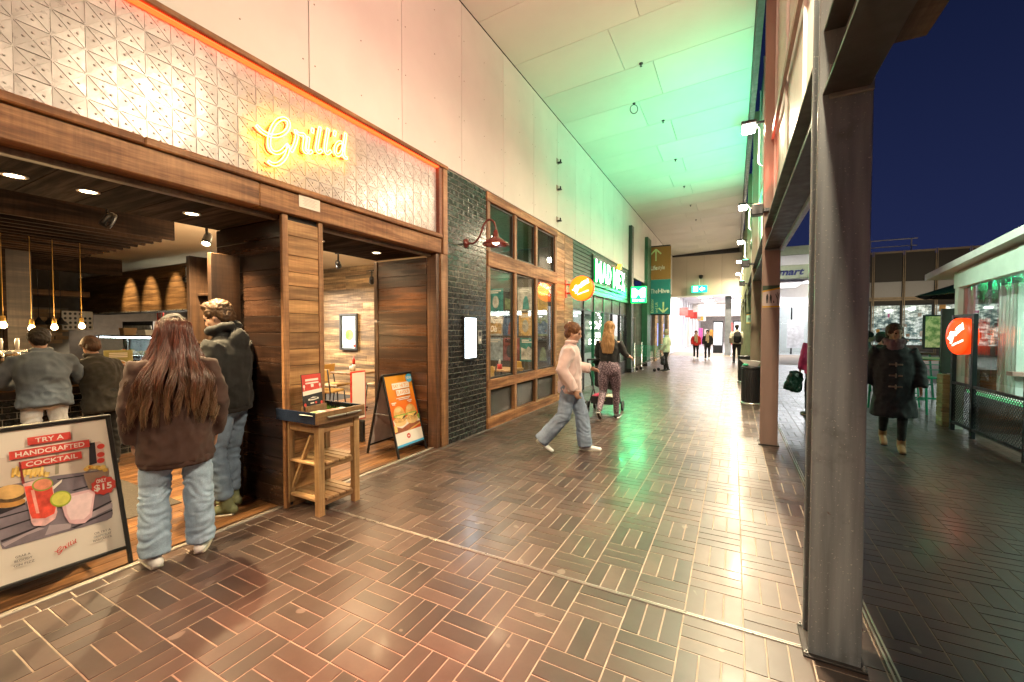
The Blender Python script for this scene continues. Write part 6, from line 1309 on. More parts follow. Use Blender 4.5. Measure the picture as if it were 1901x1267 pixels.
def remesh(mb, voxel, smooth=3, disp=None):
    me = mb.mesh('tmp'); ob = bpy.data.objects.new('tmp', me)
    md = ob.modifiers.new('r', 'REMESH'); md.mode = 'VOXEL'; md.voxel_size = voxel
    out = evaluate(ob)
    bpy.data.objects.remove(ob); bpy.data.meshes.remove(me)
    n = len(out.vertices); co = np.empty(n*3); out.vertices.foreach_get('co', co); co = co.reshape(n, 3)
    ed = np.empty(len(out.edges)*2, dtype=np.int64); out.edges.foreach_get('vertices', ed); ed = ed.reshape(-1, 2)
    deg = np.bincount(ed.ravel(), minlength=n)[:, None].astype(float)
    for _ in range(smooth):
        acc = np.zeros((n, 3)); np.add.at(acc, ed[:, 0], co[ed[:, 1]]); np.add.at(acc, ed[:, 1], co[ed[:, 0]]); co = co*.4+.6*acc/np.maximum(deg, 1)
    out.vertices.foreach_set('co', co.ravel()); out.update()
    if disp:
        nm_ = np.empty(n*3); out.vertices.foreach_get('normal', nm_); nm_ = nm_.reshape(n, 3)
        d = np.array([disp(p) for p in co]); co = co+nm_*d[:, None]; out.vertices.foreach_set('co', co.ravel()); out.update()
    out.polygons.foreach_set('use_smooth', [True]*len(out.polygons)); return out
NZ = lambda x, y, z: mnoise.noise(Vector((x, y, z)))
def wr_cloth(a, f=7, seed=0, vert=.5):
    def d(p):
        w = NZ(p[0]*2+seed, p[1]*2, p[2]*2)*.6
        return a*(1-abs(NZ(p[0]*f+w, p[1]*f+seed, p[2]*f*vert+w))*3.0) + a*.7*(1-3*abs(NZ(p[0]*f*1.9+seed, p[1]*f*1.9, p[2]*f*1.5+w*2)))
    return d
def wr_jean(a, seed=0):
    def d(p):
        w = NZ(p[0]*5+seed, p[1]*5, p[2]*5)
        e = .7+.9*max(0, .55-abs(p[2]-.42))*1.2
        return e*a*(.8-3.0*abs(NZ(p[0]*6+seed, p[1]*6, p[2]*20+w*2.6)))+a*.7*(.5-2*abs(NZ(p[0]*11, p[1]*11+seed, p[2]*38+w*2)))
    return d
def skin_mat(name, c):
    m, t, b = _new(name); v = coords(t); t.links.new(ramp(t, nz(t, v, 9), [(.3, tuple(x*.85 for x in c)), (.7, c)]), b.inputs['Base Color']); b.inputs['Roughness'].default_value = .5
    b.inputs['Subsurface Weight'].default_value = .08; b.inputs['Subsurface Radius'].default_value = (.02, .008, .004); bumpn(t, b, nz(t, v, 120), .05, .002); return m
SK = {'fair': skin_mat('skin_fair', (.50, .29, .20)), 'tan': skin_mat('skin_tan', (.34, .18, .11)), 'dark': skin_mat('skin_dark', (.16, .08, .05))}
def fabric(name, c, var=.25, rough=.9, bs=260, vs=9, sheen=.05): return mat(name, c, rough, var=var, vs=vs, bump=.25, bs=bs, bd=.003, sheen=sheen)
def denim(name, c):
    m, t, b = _new(name); v = coords(t); n1 = nz(t, v, 5, 5); n2 = nz(t, v, 240, 2); n3 = nz(t, coords(t, (1, 1, .25)), 30, 4)
    cc = ramp(t, n1, [(.28, tuple(x*.62 for x in c)), (.72, tuple(min(1, x*1.25) for x in c))]); cc = mixc(t, .35, cc, ramp(t, n2, [(.35, (.45, .45, .45)), (.65, (1, 1, 1))]), 'MULTIPLY'); cc = mixc(t, .3, cc, ramp(t, n3, [(.35, (.5, .52, .58)), (.65, (1, 1, 1))]), 'MULTIPLY')
    t.links.new(cc, b.inputs['Base Color']); b.inputs['Roughness'].default_value = .85; bumpn(t, b, n2, .3, .002); return m
BASE = dict(pelvis=(0, 0, .93), chest=(0, 0, 1.27), neck=(0, -.01, 1.45), head=(0, .025, 1.60), shL=(-.17, 0, 1.40), shR=(.17, 0, 1.40), elL=(-.235, -.03, 1.13), elR=(.235, -.03, 1.13), wrL=(-.25, .05, .89), wrR=(.25, .05, .89),
            hipL=(-.09, 0, .90), hipR=(.09, 0, .90), knL=(-.10, .015, .49), knR=(.10, .015, .49), anL=(-.10, -.02, .085), anR=(.10, -.02, .085), toL=(-.115, .15, .03), toR=(.115, .15, .03))
def hand(mb, w, d, side, palm_n, curl=.6, s=1.0):
    """palm and five fingers; d: pointing direction, palm_n: palm normal"""
    w = Vector(w); d = Vector(d).normalized(); pn = Vector(palm_n); pn = (pn-d*pn.dot(d)).normalized(); x = d.cross(pn)*side
    limb(mb, [w, w+d*.045*s, w+d*.085*s], [(.024*s, .017*s), (.036*s, .015*s), (.036*s, .013*s)], x)
    for i, (o, L) in enumerate(((-.028, .062), (-.010, .074), (.010, .080), (.028, .070))):
        p = w+d*.085*s+x*o*s; c = curl
        p1 = p+(d*math.cos(c*.5)+pn*math.sin(c*.5))*L*.45*s; p2 = p1+(d*math.cos(c*1.3)+pn*math.sin(c*1.3))*L*.32*s; p3 = p2+(d*math.cos(c*2)+pn*math.sin(c*2))*L*.26*s
        limb(mb, [p, p1, p2, p3], [.0095*s, .0088*s, .008*s, .0068*s], x, 8)
    p = w+d*.03*s+x*.03*s; limb(mb, [p, p+(d*.55+x*.75+pn*.2).normalized()*.04*s, p+(d*.85+x*.6+pn*.35).normalized()*.075*s], [.013*s, .011*s, .008*s], pn, 8)
def person(label, loc, face, H=1.70, pose=None, skin='fair', top=None, bottom=None, shoe=None, hair=None, voxel=.011, hands=(1, 1), curl=.6, look=None, girth=1.0, extras=None, group=None, seed=0):
    f = Vector((face[0], face[1], 0)).normalized(); k = H/1.72
    J = {n: Vector(p) for n, p in BASE.items()}
    for n, p in (pose or {}).items(): J[n] = Vector(p)
    rt = thing('person', label, 'person', loc, math.atan2(-f.x, f.y), group); rt.scale = (k, k, k)
    lk = Vector(look or (0, 1, 0)).normalized()
    # ---- body: one continuous figure
    b = MB(); hd = J['head']; R_h = lk.to_track_quat('Y', 'Z').to_matrix().to_4x4(); b.M = Matrix.Translation(hd) @ R_h
    ball(b, (0, -.012, .035), .074, .092, .088, 18); ball(b, (0, .012, -.03), .062, .075, .085, 16); ball(b, (0, .045, -.075), .042, .042, .035); ball(b, (0, .078, .028), .05, .02, .035)
    limb(b, [(0, .085, .02), (0, .100, -.012), (0, .108, -.026)], [.009, .012, .014]); ball(b, (0, .088, -.055), .024, .014, .012)
    for s in (-1, 1): ball(b, (s*.074, -.004, -.005), .010, .020, .032, 10); ball(b, (s*.038, .062, -.022), .024, .02, .022)
    b.M = Matrix.Identity(4)
    limb(b, [J['neck']+Vector((0, -.01, -.06)), J['neck']+Vector((0, 0, .02)), hd+R_h.to_3x3() @ Vector((0, -.02, -.06))], [.064, .053, .052])
    limb(b, [J['pelvis'], J['pelvis'].lerp(J['chest'], .45), J['chest'], J['neck']+Vector((0, 0, -.05))], [(.13*girth, .09), (.115*girth, .08), (.14*girth, .09), (.09, .06)])
    for s, S_ in ((-1, 'L'), (1, 'R')):
        limb(b, [J['sh'+S_]*.93+Vector((0, 0, .93*0-.04+J['sh'+S_].z*.07)), J['sh'+S_].lerp(J['el'+S_], .5), J['el'+S_]], [.038, .038, .034]); limb(b, [J['el'+S_], J['el'+S_].lerp(J['wr'+S_], .3), J['wr'+S_]], [.037, .036, .024])
        if hands[0 if s < 0 else 1]:
            d = (J['wr'+S_]-J['el'+S_]).normalized(); hand(b, J['wr'+S_], d, s, (-s, .25, -.1) if abs(d.z) > .6 else (-s*.7, .2, -.6), curl)
        limb(b, [J['hip'+S_], J['hip'+S_].lerp(J['kn'+S_], .5), J['kn'+S_]], [.078*girth, .068*girth, .052]); limb(b, [J['kn'+S_], J['kn'+S_].lerp(J['an'+S_], .35), J['an'+S_]], [.053, .052, .036])
        limb(b, [J['an'+S_]+Vector((0, 0, -.03)), J['an'+S_].lerp(J['to'+S_], .5)+Vector((0, 0, -.02)), J['to'+S_]], [(.032, .035), (.038, .028), (.034, .018)])
    body = link('body', remesh(b, voxel, 3), SK[skin], rt)
    if voxel < .013:
        eye = MB(); 
        for s in (-1, 1):
            q = hd+R_h.to_3x3() @ Vector((s*.032, .082, .006)); eye.sphere(q, .0115, 10)
        eye.build('eyes', bpy.data.materials.get('eye_dark') or mat('eye_dark', (.03, .02, .015), .15), body, True)
    # ---- trousers
    if bottom:
        g = MB(); q = bottom; pv_ = J['pelvis']; wd_ = q.get('hip', .165)*girth
        limb(g, [pv_+Vector((0, -.01, -.06)), pv_+Vector((0, -.012, .03)), pv_+Vector((0, 0, .12))], [(wd_, wd_*.72), (wd_*.98, wd_*.70), (wd_*.86, wd_*.6)])
        th, kn, an = q['r']
        for S_ in 'LR':
            a, c, e = J['hip'+S_], J['kn'+S_], J['an'+S_]; e2 = e+(c-e).normalized()*q.get('len', -.02)
            limb(g, [a+Vector((0, 0, .02)), a.lerp(c, .5), c, c.lerp(e2, .5), e2], [(th, th*1.05), (th*.92, th*.98), kn, (kn+an)/2, an], caps=(1, 0))
        if q.get('skirt'): limb(g, [J['pelvis']+Vector((0, 0, .1)), J['pelvis']+Vector((0, 0, -.25))], [(.16, .12), (.22, .18)])
        link(q.get('name', 'jeans'), remesh(g, q.get('voxel', .013), 2, q.get('disp')), q['m'], rt)
    # ---- top
    if top:
        g = MB(); q = top; pv_, ch, nk = J['pelvis'], J['chest'], J['neck']; hem = pv_+Vector((0, 0, q['hem']-pv_.z)) ; ax = Vector((1, 0, 0))
        sx = (J['shR']-J['shL']); ax = Vector((sx.x, sx.y, 0)).normalized()
        w, dp = q['w'], q['d']
        limb(g, [hem, hem.lerp(pv_.lerp(ch, .5), .5), pv_.lerp(ch, .55), ch, ch.lerp(nk, .6), nk+Vector((0, -.005, -.02))], [(w[0], dp[0]), (w[1], dp[1]), (w[1], dp[1]), (w[2], dp[2]), (w[2]*.84, dp[2]*.8), (.085, .075)], ax, 20, caps=(0, 1))
        ru, re, rc_ = q['sleeve']; ct_ = q.get('cuff', 1.0)
        for S_ in 'LR':
            a, e, c = J['sh'+S_], J['el'+S_], J['wr'+S_]; c2 = e.lerp(c, ct_)
            a = a+Vector((0, 0, -.035)); limb(g, [a.lerp(ch, .35)+Vector((0, 0, .03)), a, a.lerp(e, .5), e, e.lerp(c2, .6), c2], [ru*.92, ru*.98, ru, re, (re+rc_)/2*1.05, rc_], caps=(1, 0))
        if q.get('hood'):
            pts = [nk+Vector((.095*math.cos(R(a)), .02+.10*math.sin(R(a)), .045-.035*math.sin(R(a)))) for a in range(-205, 30, 20)]; limb(g, pts, [.034]*len(pts)); ball(g, nk+Vector((0, -.115, -.05)), .10, .05, .10)
        if q.get('collar'):
            pts = [nk+Vector((.075*math.cos(R(a)), .01+.075*math.sin(R(a)), .03)) for a in range(0, 360, 24)]; limb(g, pts+[pts[0]], [(.02, .016)]*(len(pts)+1))
        tp = link(q.get('name', 'hoodie'), remesh(g, q.get('voxel', .013), 3, q.get('disp')), q['m'], rt)
        if q.get('ribs'):
            g = MB(); limb(g, [hem+Vector((0, 0, -.035)), hem+Vector((0, 0, .025))], [(w[0]*.985, dp[0]*.985)]*2, ax, 20, caps=(0, 0)); link('hem_band', remesh(g, .013, 2, wr_cloth(.002, 20, 3, .05)), q['m'], tp)
    # ---- shoes
    if shoe:
        for S_ in 'LR':
            g = MB(); a, t_ = J['an'+S_], J['to'+S_]; d = (t_-a); d.z = 0; d = d.normalized() if d.length > .01 else Vector((0, 1, 0)); dn = Vector((0, 0, -1)) if abs(a.z-t_.z) < .12 else (t_-a).normalized().cross(Vector((1, 0, 0)))*-1
            fwd = (Vector((t_.x, t_.y, t_.z))-(a+Vector((0, 0, -.045)))).normalized(); heel = a+Vector((0, 0, -.045))-fwd*.05
            limb(g, [heel, heel.lerp(t_, .35)+Vector((0, 0, .012)), heel.lerp(t_, .7), t_+fwd*.035], [(.037, .04), (.041, .045), (.046, .034), (.040, .022)])
            if shoe.get('high'): limb(g, [heel+fwd*.04+Vector((0, 0, .02)), a+(J['kn'+S_]-a).normalized()*shoe['high']], [.047, .047])
            so = link('shoe', remesh(g, .009, 2), shoe['m'], rt)
            g = MB(); u = Vector((0, 0, -.030)) if abs(fwd.z) < .5 else Vector((0, -.03, 0)); limb(g, [heel+u, heel.lerp(t_, .5)+u, t_+fwd*.038+u*.55], [(.041, .012), (.045, .012), (.043, .012)]); link('sole', remesh(g, .008, 1), shoe['sole'], so)
    # ---- hair
    if hair:
        q = hair; g = MB(); g.M = Matrix.Translation(hd) @ R_h; t_ = q.get('thick', .012)
        ball(g, (0, -.022, .046), .076+t_, .092+t_, .084+t_, 18); ball(g, (0, -.06, -.01), .068+t_*.8, .05+t_, .08, 14)
        for s in (-1, 1): limb(g, [(s*(.068+t_*.3), .02, .05), (s*(.072+t_*.3), .012, .01)], [.018, .012])
        if q.get('quiff'): ball(g, (0, .035, .105), .06, .05, .035)
        if q.get('bun'): ball(g, (0, -.10, .06), .05, .045, .05)
        if q.get('ear_cut', True) and False: pass
        g.M = Matrix.Identity(4)
        if q.get('long'):
            n0 = J['neck']; limb(g, [hd+R_h.to_3x3() @ Vector((0, -.05, .02)), n0+Vector((0, -.085, .03)), n0+Vector((0, -.125, -.12)), n0+Vector((0, -.13, -q['long']))], [(.085, .06), (.10, .045), (.12, .03), (.09, .02)])
        hm = q['m']; amp = q.get('amp', .006); fr = q.get('freq', 38)
        link('hair', remesh(g, .008, 2, lambda p: amp*(1-2*abs(NZ(p[0]*fr+seed, p[1]*fr, p[2]*fr*q.get('vz', 1))))+amp*.5*NZ(p[0]*90, p[1]*90, p[2]*90*q.get('vz', 1))), hm, rt)
    return rt, J, R_h
M_sole = mat('shoe_sole', (.50, .44, .35), .6); M_shw = mat('shoe_white', (.74, .72, .68), .6, var=.1); M_shk = mat('shoe_black', (.02, .02, .02), .5)
def hairmat(name, c, c2=None):
    m, t, b = _new(name); c2 = c2 or tuple(x*2.2 for x in c); v = coords(t, (1, 1, .15)); t.links.new(ramp(t, nz(t, v, 55, 4), [(.3, tuple(x*.6 for x in c)), (.55, c), (.8, c2)]), b.inputs['Base Color']); b.inputs['Roughness'].default_value = .6; b.inputs['Specular IOR Level'].default_value = .3; bumpn(t, b, nz(t, v, 150, 3), .5, .004); return m
H_brown = hairmat('hair_brown', (.06, .028, .014)); H_black = hairmat('hair_black', (.014, .010, .008)); H_blond = hairmat('hair_blond', (.30, .16, .06), (.5, .32, .14)); H_grey = hairmat('hair_grey', (.40, .33, .22)); H_light = hairmat('hair_lightbrown', (.055, .028, .012), (.16, .085, .035))
J_pale = denim('jeans_pale', (.40, .53, .68)); J_mid = denim('jeans_mid', (.19, .27, .38)); J_white = denim('jeans_white', (.60, .62, .64)); F_black = fabric('cloth_black', (.007, .007, .007)); F_dkgreen = fabric('hoodie_black', (.0045, .0045, .004)); F_brown = fabric('hoodie_brown', (.038, .0145, .009), .2)

# ---- woman in the brown hoodie, back to the viewer
wl = Vector((-3.315, 1.425, 0)); wf = Vector((-.93, .36, 0))
rt, J, RH = person('person in oversized brown hoodie and pale jeans, long hair down the back', wl, wf, 1.68, dict(
    pelvis=(0, .0, .93), chest=(0, .0, 1.25), neck=(0, .03, 1.43), head=(0, .085, 1.555), shL=(-.185, .0, 1.375), shR=(.185, .0, 1.375), elL=(-.235, -.03, 1.09), elR=(.235, -.03, 1.09), wrL=(-.225, .06, .84), wrR=(.225, .06, .83),
    hipL=(-.10, 0, .90), hipR=(.10, 0, .90), knL=(-.12, .02, .49), knR=(.115, .0, .49), anL=(-.13, -.03, .085), anR=(.125, .02, .085), toL=(-.17, .12, .03), toR=(.17, .17, .03)),
    top=dict(m=F_brown, hem=.70, w=(.212, .20, .18), d=(.165, .15, .13), sleeve=(.070, .066, .05), cuff=.97, disp=wr_cloth(.008, 8, 2, .5), ribs=True, hood=False),
    bottom=dict(m=J_pale, r=(.096, .088, .088), hip=.155, len=.0, disp=wr_jean(.0055, 4), voxel=.011), shoe=dict(m=M_shw, sole=M_sole), look=(0, .80, -.60), hair=dict(m=hairmat('hair_deep_brown', (.012, .006, .004)), thick=.012, amp=.004, freq=30, vz=.2), curl=.9, seed=1)
m, t, b = _new('hair_balayage'); gz = t.nodes.new('ShaderNodeSeparateXYZ'); tc = t.nodes.new('ShaderNodeTexCoord'); t.links.new(tc.outputs['Object'], gz.inputs[0]); isl = t.nodes.new('ShaderNodeNewGeometry').outputs['Random Per Island']
zz = mathn(t, 'ADD', gz.outputs['Z'], mathn(t, 'MULTIPLY', isl, .22)); cc = ramp(t, mathn(t, 'SUBTRACT', zz, .85), [(.05, (.34, .25, .15)), (.30, (.15, .08, .038)), (.52, (.062, .022, .010)), (.75, (.075, .018, .008))]); t.links.new(vary(t, cc, .45, True), b.inputs['Base Color']); b.inputs['Roughness'].default_value = .36; M_bal = m
hs = MB(); random.seed(14); hd = J['head']
for i in range(1700):
    ph = R(random.uniform(-118, 118)); el = random.random()**1.3; rr = .004+.10*el**.6; ci = int((ph+2.06)/4.12*44); phc = (ci+.5)/44*4.12-2.06+.05*math.sin(ci*5.1)
    st = hd+RH.to_3x3() @ Vector((math.sin(ph)*rr*.9, -math.cos(ph)*rr*1.08+.085*(1-el)*random.random(), .158-.09*el**1.4)); cl = ci*.37; ph0 = ph; zend = 1.02+.085*math.sin(ci*2.4+1)+random.uniform(-.03, .09)+.05*(1-abs(math.sin(ph)))
    pts = [st]; n = 13; wv = cl*31+random.uniform(-.35, .35); am = random.uniform(.018, .030); lx = random.gauss(0, .008); r0 = random.uniform(.0016, .0036)
    for k in range(1, n+1):
        u = k/n; z = st.z+(zend-st.z)*u; ph = ph0+(phc-ph0)*min(1, u*1.15)**2*.92
        if z > 1.40: wx = .098+.05*max(0, (1.60-z)/.20)**1.3; wy = .108+.02*max(0, (1.6-z)/.2)
        else: wx = .148+.085*min(1, (1.40-z)/.16); wy = .128+.045*min(1, (1.40-z)/.12)
        fy = hd.y-.015 if z > 1.45 else (hd.y-.015)*max(0, (z-1.25)/.2)
        s_ = 1+.06*(random.random()-.5); sp = math.copysign(abs(math.sin(ph))**.8, math.sin(ph))
        pts.append(Vector((sp*wx*s_+lx*u+am*u*math.sin(wv+u*9), fy-max(.12, abs(math.cos(ph)))*wy*s_*(1 if abs(ph) < 1.6 else .4)+am*u*math.cos(wv+u*8), z)))
    m_ = len(pts)
    hs.tube(pts, [r0*(.8+.5*math.sin(math.pi*min(1, j/m_*1.1)))*(1 if j < m_*.8 else max(.08, (1-(j/m_-.8)/.2))) for j in range(m_)], 4)
hs.build('long_hair', M_bal, rt, True)
# ---- young man in the black hoodie, facing into the shop
person('person in black hoodie and blue jeans with curly fair hair beside the shelf', (-3.80, 2.02, 0), (-.86, -.50, 0), 1.80, dict(
    chest=(0, .0, 1.27), neck=(0, .03, 1.44), head=(0, .075, 1.585), elL=(-.225, .02, 1.12), elR=(.225, .0, 1.12), wrL=(-.15, .22, 1.10), wrR=(.15, .22, 1.12), anL=(-.09, -.02, .085), anR=(.10, .05, .085), knL=(-.10, .06, .49), knR=(.10, .07, .49), toL=(-.11, .14, .03), toR=(.12, .21, .03)),
    top=dict(m=F_dkgreen, hem=.86, w=(.205, .205, .215), d=(.15, .145, .14), sleeve=(.083, .076, .055), hood=True, disp=wr_cloth(.009, 6, 8, .6), ribs=True), bottom=dict(m=J_mid, r=(.095, .078, .062), len=.05, disp=wr_jean(.006, 1)), shoe=dict(m=mat('shoe_olive', (.16, .18, .09), .7), sole=M_sole, high=.09), look=(-.1, .92, -.38), hair=dict(m=H_light, thick=.010, amp=.008, freq=40, quiff=True), seed=3)
# ---- two customers at the counter
F_chamb = denim('shirt_chambray', (.10, .13, .17)); F_olive = fabric('shirt_dark_olive', (.014, .012, .008))
def leaner(label, loc, face, H, m, hem, bm, hr, sd_, wid=.20):
    return person(label, loc, face, H, dict(pelvis=(0, -.05, .93), chest=(0, .05, 1.22), neck=(0, .15, 1.38), head=(0, .21, 1.51), shL=(-.19, .11, 1.33), shR=(.19, .11, 1.33), elL=(-.31, .13, 1.07), elR=(.31, .13, 1.07), wrL=(-.20, .36, 1.02), wrR=(.20, .36, 1.02), knL=(-.1, .0, .49), knR=(.1, -.03, .49)), skin='tan',
        top=dict(name='shirt', m=m, hem=hem, w=(wid+.01, wid, wid+.02), d=(.165, .15, .14), sleeve=(.075, .066, .05), collar=True, disp=wr_cloth(.010, 6, sd_, .8)), bottom=dict(m=bm, r=(.085, .07, .06), hip=.145, disp=wr_jean(.007, sd_)), shoe=dict(m=M_shk, sole=M_shk), look=(0, .85, -.4), hair=dict(m=hr, thick=.014, amp=.006, freq=30), voxel=.013, seed=sd_)
p = atz(72, 700, .97); leaner('person in chambray shirt and white jeans leaning on the counter', (-6.28, 1.55, 0), (-1, .12, 0), 1.64, F_chamb, .80, J_white, H_black, 5)
leaner('person in dark olive shirt next to the chambray shirt at the counter', (-6.36, 2.02, 0), (-1, -.15, 0), 1.54, F_olive, .70, F_black, H_brown, 9)
# ---- woman in the pale pink fleece walking to the right
F_pink = fabric('fleece_pink', (.60, .43, .40), .12, .95, 90, 6, .6); J_walk = denim('jeans_walk', (.28, .35, .46))
person('person in pale pink fleece and wide jeans striding across the walkway', (-1.83, 5.02, 0), (.93, .30, 0), 1.64, dict(
    neck=(0, .02, 1.44), head=(0, .05, 1.585), shL=(-.17, .01, 1.385), shR=(.17, .0, 1.385), elL=(-.25, .06, 1.13), elR=(.25, -.10, 1.12), wrL=(-.17, .27, 1.10), wrR=(.24, .06, .86), hipL=(-.09, .01, .90), hipR=(.09, -.01, .90), knL=(-.10, .16, .50), knR=(.10, -.07, .50), anL=(-.10, .20, .085), anR=(.10, -.36, .17), toL=(-.10, .37, .03), toR=(.10, -.25, .05)),
    top=dict(name='fleece_jacket', m=F_pink, hem=.80, w=(.195, .195, .20), d=(.155, .15, .14), sleeve=(.082, .08, .058), collar=True, disp=wr_cloth(.008, 7, 12, .7)), bottom=dict(m=J_walk, r=(.10, .095, .10), hip=.17, len=-.02, disp=wr_jean(.005, 7)), shoe=dict(m=M_shw, sole=M_sole), look=(.25, .93, -.2), hair=dict(m=hairmat('hair_auburn', (.12, .05, .02)), thick=.014, amp=.006, bun=True), seed=4)
# ---- woman in leggings pushing a pram, walking away
m, t, b = _new('leggings_print'); v = coords(t, (1, 1, .8)); vo = t.nodes.new('ShaderNodeTexVoronoi'); vo.inputs['Scale'].default_value = 55; t.links.new(v, vo.inputs['Vector']); t.links.new(ramp(t, vo.outputs['Distance'], [(.25, (.36, .27, .30)), (.5, (.085, .05, .065))]), b.inputs['Base Color']); b.inputs['Roughness'].default_value = .6; M_legg = m
rt, J, RH = person('person in black top and patterned purple leggings pushing a pram', (-1.90, 7.18, 0), (-.05, 1, 0), 1.68, dict(elL=(-.24, .08, 1.13), wrL=(-.22, .32, 1.04), elR=(.27, .03, 1.16), wrR=(.33, .23, 1.10), hipL=(-.095, -.01, .90), hipR=(.095, .01, .90), knL=(-.10, -.02, .50), knR=(.10, .13, .50), anL=(-.10, -.34, .20), anR=(.10, .16, .085), toL=(-.10, -.24, .07), toR=(.11, .33, .03)),
    top=dict(name='black_top', m=F_black, hem=.93, w=(.185, .165, .185), d=(.135, .12, .135), sleeve=(.066, .055, .045), cuff=.35, disp=wr_cloth(.006, 7, 5)), bottom=dict(name='leggings', m=M_legg, r=(.108, .070, .046), hip=.19, len=0.0), shoe=dict(m=M_shk, sole=M_shw), hair=dict(m=H_blond, long=.26, thick=.014, amp=.008, freq=20, vz=.2), seed=6)
# pram
pr = thing('pram', 'black pram with a folded hood and loaded basket beside the leggings', 'pram', (-2.12, 7.72, 0), R(3)); M_pr = fabric('pram_cloth', (.014, .013, .015), .3, .7)
for sx in (-1, 1):
    MB().tube([(sx*.22, -.45, 1.02), (sx*.23, -.25, .80), (sx*.23, .32, .14)], .013, 8).build('frame_tube', M_metal_dk, pr, True); MB().tube([(sx*.23, .05, .45), (sx*.24, -.28, .13)], .013, 8).build('frame_tube', M_metal_dk, pr, True)
    for y, r_ in ((-.28, .13), (.34, .10)):
        mb = MB(); mb.M = Matrix.Translation((sx*.265, y, r_)) @ Matrix.Rotation(R(90), 4, 'Y'); mb.lathe([(r_*.74, -.014), (r_*.95, -.018), (r_, 0), (r_*.95, .018), (r_*.74, .014)], 22); w_ = mb.build('wheel', M_black, pr, True); mb = MB(); mb.M = Matrix.Translation((sx*.265, y, r_)) @ Matrix.Rotation(R(90), 4, 'Y'); mb.lathe([(0, -.012), (r_*.73, -.008), (r_*.73, .008), (0, .012)], 16); mb.build('rim', M_steel, w_, True)
MB().tube([(-.22, -.45, 1.02), (0, -.47, 1.03), (.22, -.45, 1.02)], .016, 10).build('handle_bar', M_black, pr, True)
g = MB(); limb(g, [(0, -.12, .86), (0, -.05, .52), (0, .28, .44)], [(.19, .035), (.19, .05), (.18, .04)]); link('seat', remesh(g, .016, 2, wr_cloth(.005, 9, 3)), M_pr, pr)
mb = MB(); vs = []; n = 9
for i in range(6):
    a = R(-15+i*24)
    for k in range(n): u = -1+2*k/(n-1); vs.append((u*.205, -.14+.33*math.sin(a)*(1-.12*u*u), .70+.33*math.cos(a)*(1-.25*u**4)))
mb.add(vs, [(i*n+k, i*n+k+1, (i+1)*n+k+1, (i+1)*n+k) for i in range(5) for k in range(n-1)]); hd_ = mb.build('hood', M_pr, pr, True); hd_.modifiers.new('s', 'SOLIDIFY').thickness = .012
MB().box(-.2, .2, -.25, .22, .20, .215, .005).build('basket_floor', M_pr, pr); MB().box(-.2, .2, -.26, -.25, .20, .34, .003).build('basket_side', M_pr, pr)
for i, (x, y, z, r_, c) in enumerate(((-.08, -.16, .30, .10, (.55, .05, .12)), (.10, -.1, .29, .09, (.55, .52, .40)), (.0, -.2, .27, .07, (.30, .42, .06)))):
    g = MB(); ball(g, (x, y, z), r_, r_*.9, r_*.8); o = link('shopping_bag', remesh(g, .014, 2, wr_cloth(.02, 12, i)), mat('bag_%d' % i, c, .5), pr)
# ---- far couple walking towards the viewer
far = dict(voxel=.016)
F_red = fabric('jacket_red', (.52, .03, .025)); M_scarf = fabric('scarf_sand', (.42, .32, .19))
def walker(label, loc, face, H, topm, hem, legs, shoe_m, hr, sd_, skin='fair', wid=.18, bag=None, sc=None, name='jacket'):
    s = 1 if sd_ % 2 else -1
    rt, J, RH = person(label, loc, face, H, dict(knL=(-.09, .05+.05*s, .49), knR=(.09, .05-.05*s, .49), anL=(-.09, .10*s, .09+(.05 if s < 0 else 0)), anR=(.09, -.10*s, .09+(.05 if s > 0 else 0)), toL=(-.10, .10*s+.17, .03), toR=(.10, -.10*s+.17, .03), wrL=(-.22, .12, .90), wrR=(.22, .10, .90)), skin=skin,
        top=dict(name=name, m=topm, hem=hem, w=(wid, wid, wid+.02), d=(.14, .13, .135), sleeve=(.075, .07, .055), collar=True, disp=wr_cloth(.006, 6, sd_), voxel=.015), bottom=dict(name='trousers', m=legs, r=(.088, .066, .052), disp=wr_jean(.005, sd_), voxel=.015), shoe=dict(m=shoe_m, sole=M_sole), hair=dict(m=hr, thick=.014), voxel=.016, seed=sd_)
    if sc:
        g = MB(); nk = J['neck']; pts = [nk+Vector((.085*math.cos(R(a)), .02+.085*math.sin(R(a)), .02)) for a in range(0, 361, 30)]; limb(g, pts, [.035]*len(pts)); limb(g, [nk+Vector((-.03, .12, 0)), nk+Vector((-.05, .16, -.25)), nk+Vector((-.04, .16, -.45))], [(.04, .025), (.05, .025), (.045, .02)]); limb(g, [nk+Vector((.04, .12, 0)), nk+Vector((.05, .16, -.2)), nk+Vector((.06, .16, -.36))], [(.04, .025), (.05, .025), (.045, .02)]); link('scarf', remesh(g, .013, 2, wr_cloth(.006, 12, 2)), sc, rt)
    return rt, J
walker('distant person in red jacket and sand scarf walking towards the viewer', (-1.80, 24.6, 0), (.1, -1, 0), 1.50, F_red, .82, F_black, M_shw, H_brown, 1, sc=M_scarf); walker('distant person in black jacket beside the red jacket', (-1.22, 24.2, 0), (0, -1, 0), 1.54, F_black, .80, F_black, M_shw, H_black, 2, sc=M_scarf)
# backpack wearer
rt, J = walker('person with black backpack walking away near the olive column', (.12, 22.0, 0), (-.1, 1, 0), 1.80, fabric('jumper_cream', (.45, .42, .32)), .86, F_black, M_shk, H_black, 3); g = MB(); limb(g, [(0, -.20, .98), (0, -.22, 1.2), (0, -.20, 1.36)], [(.15, .08), (.16, .09), (.13, .07)]); link('backpack', remesh(g, .014, 3), F_black, rt)
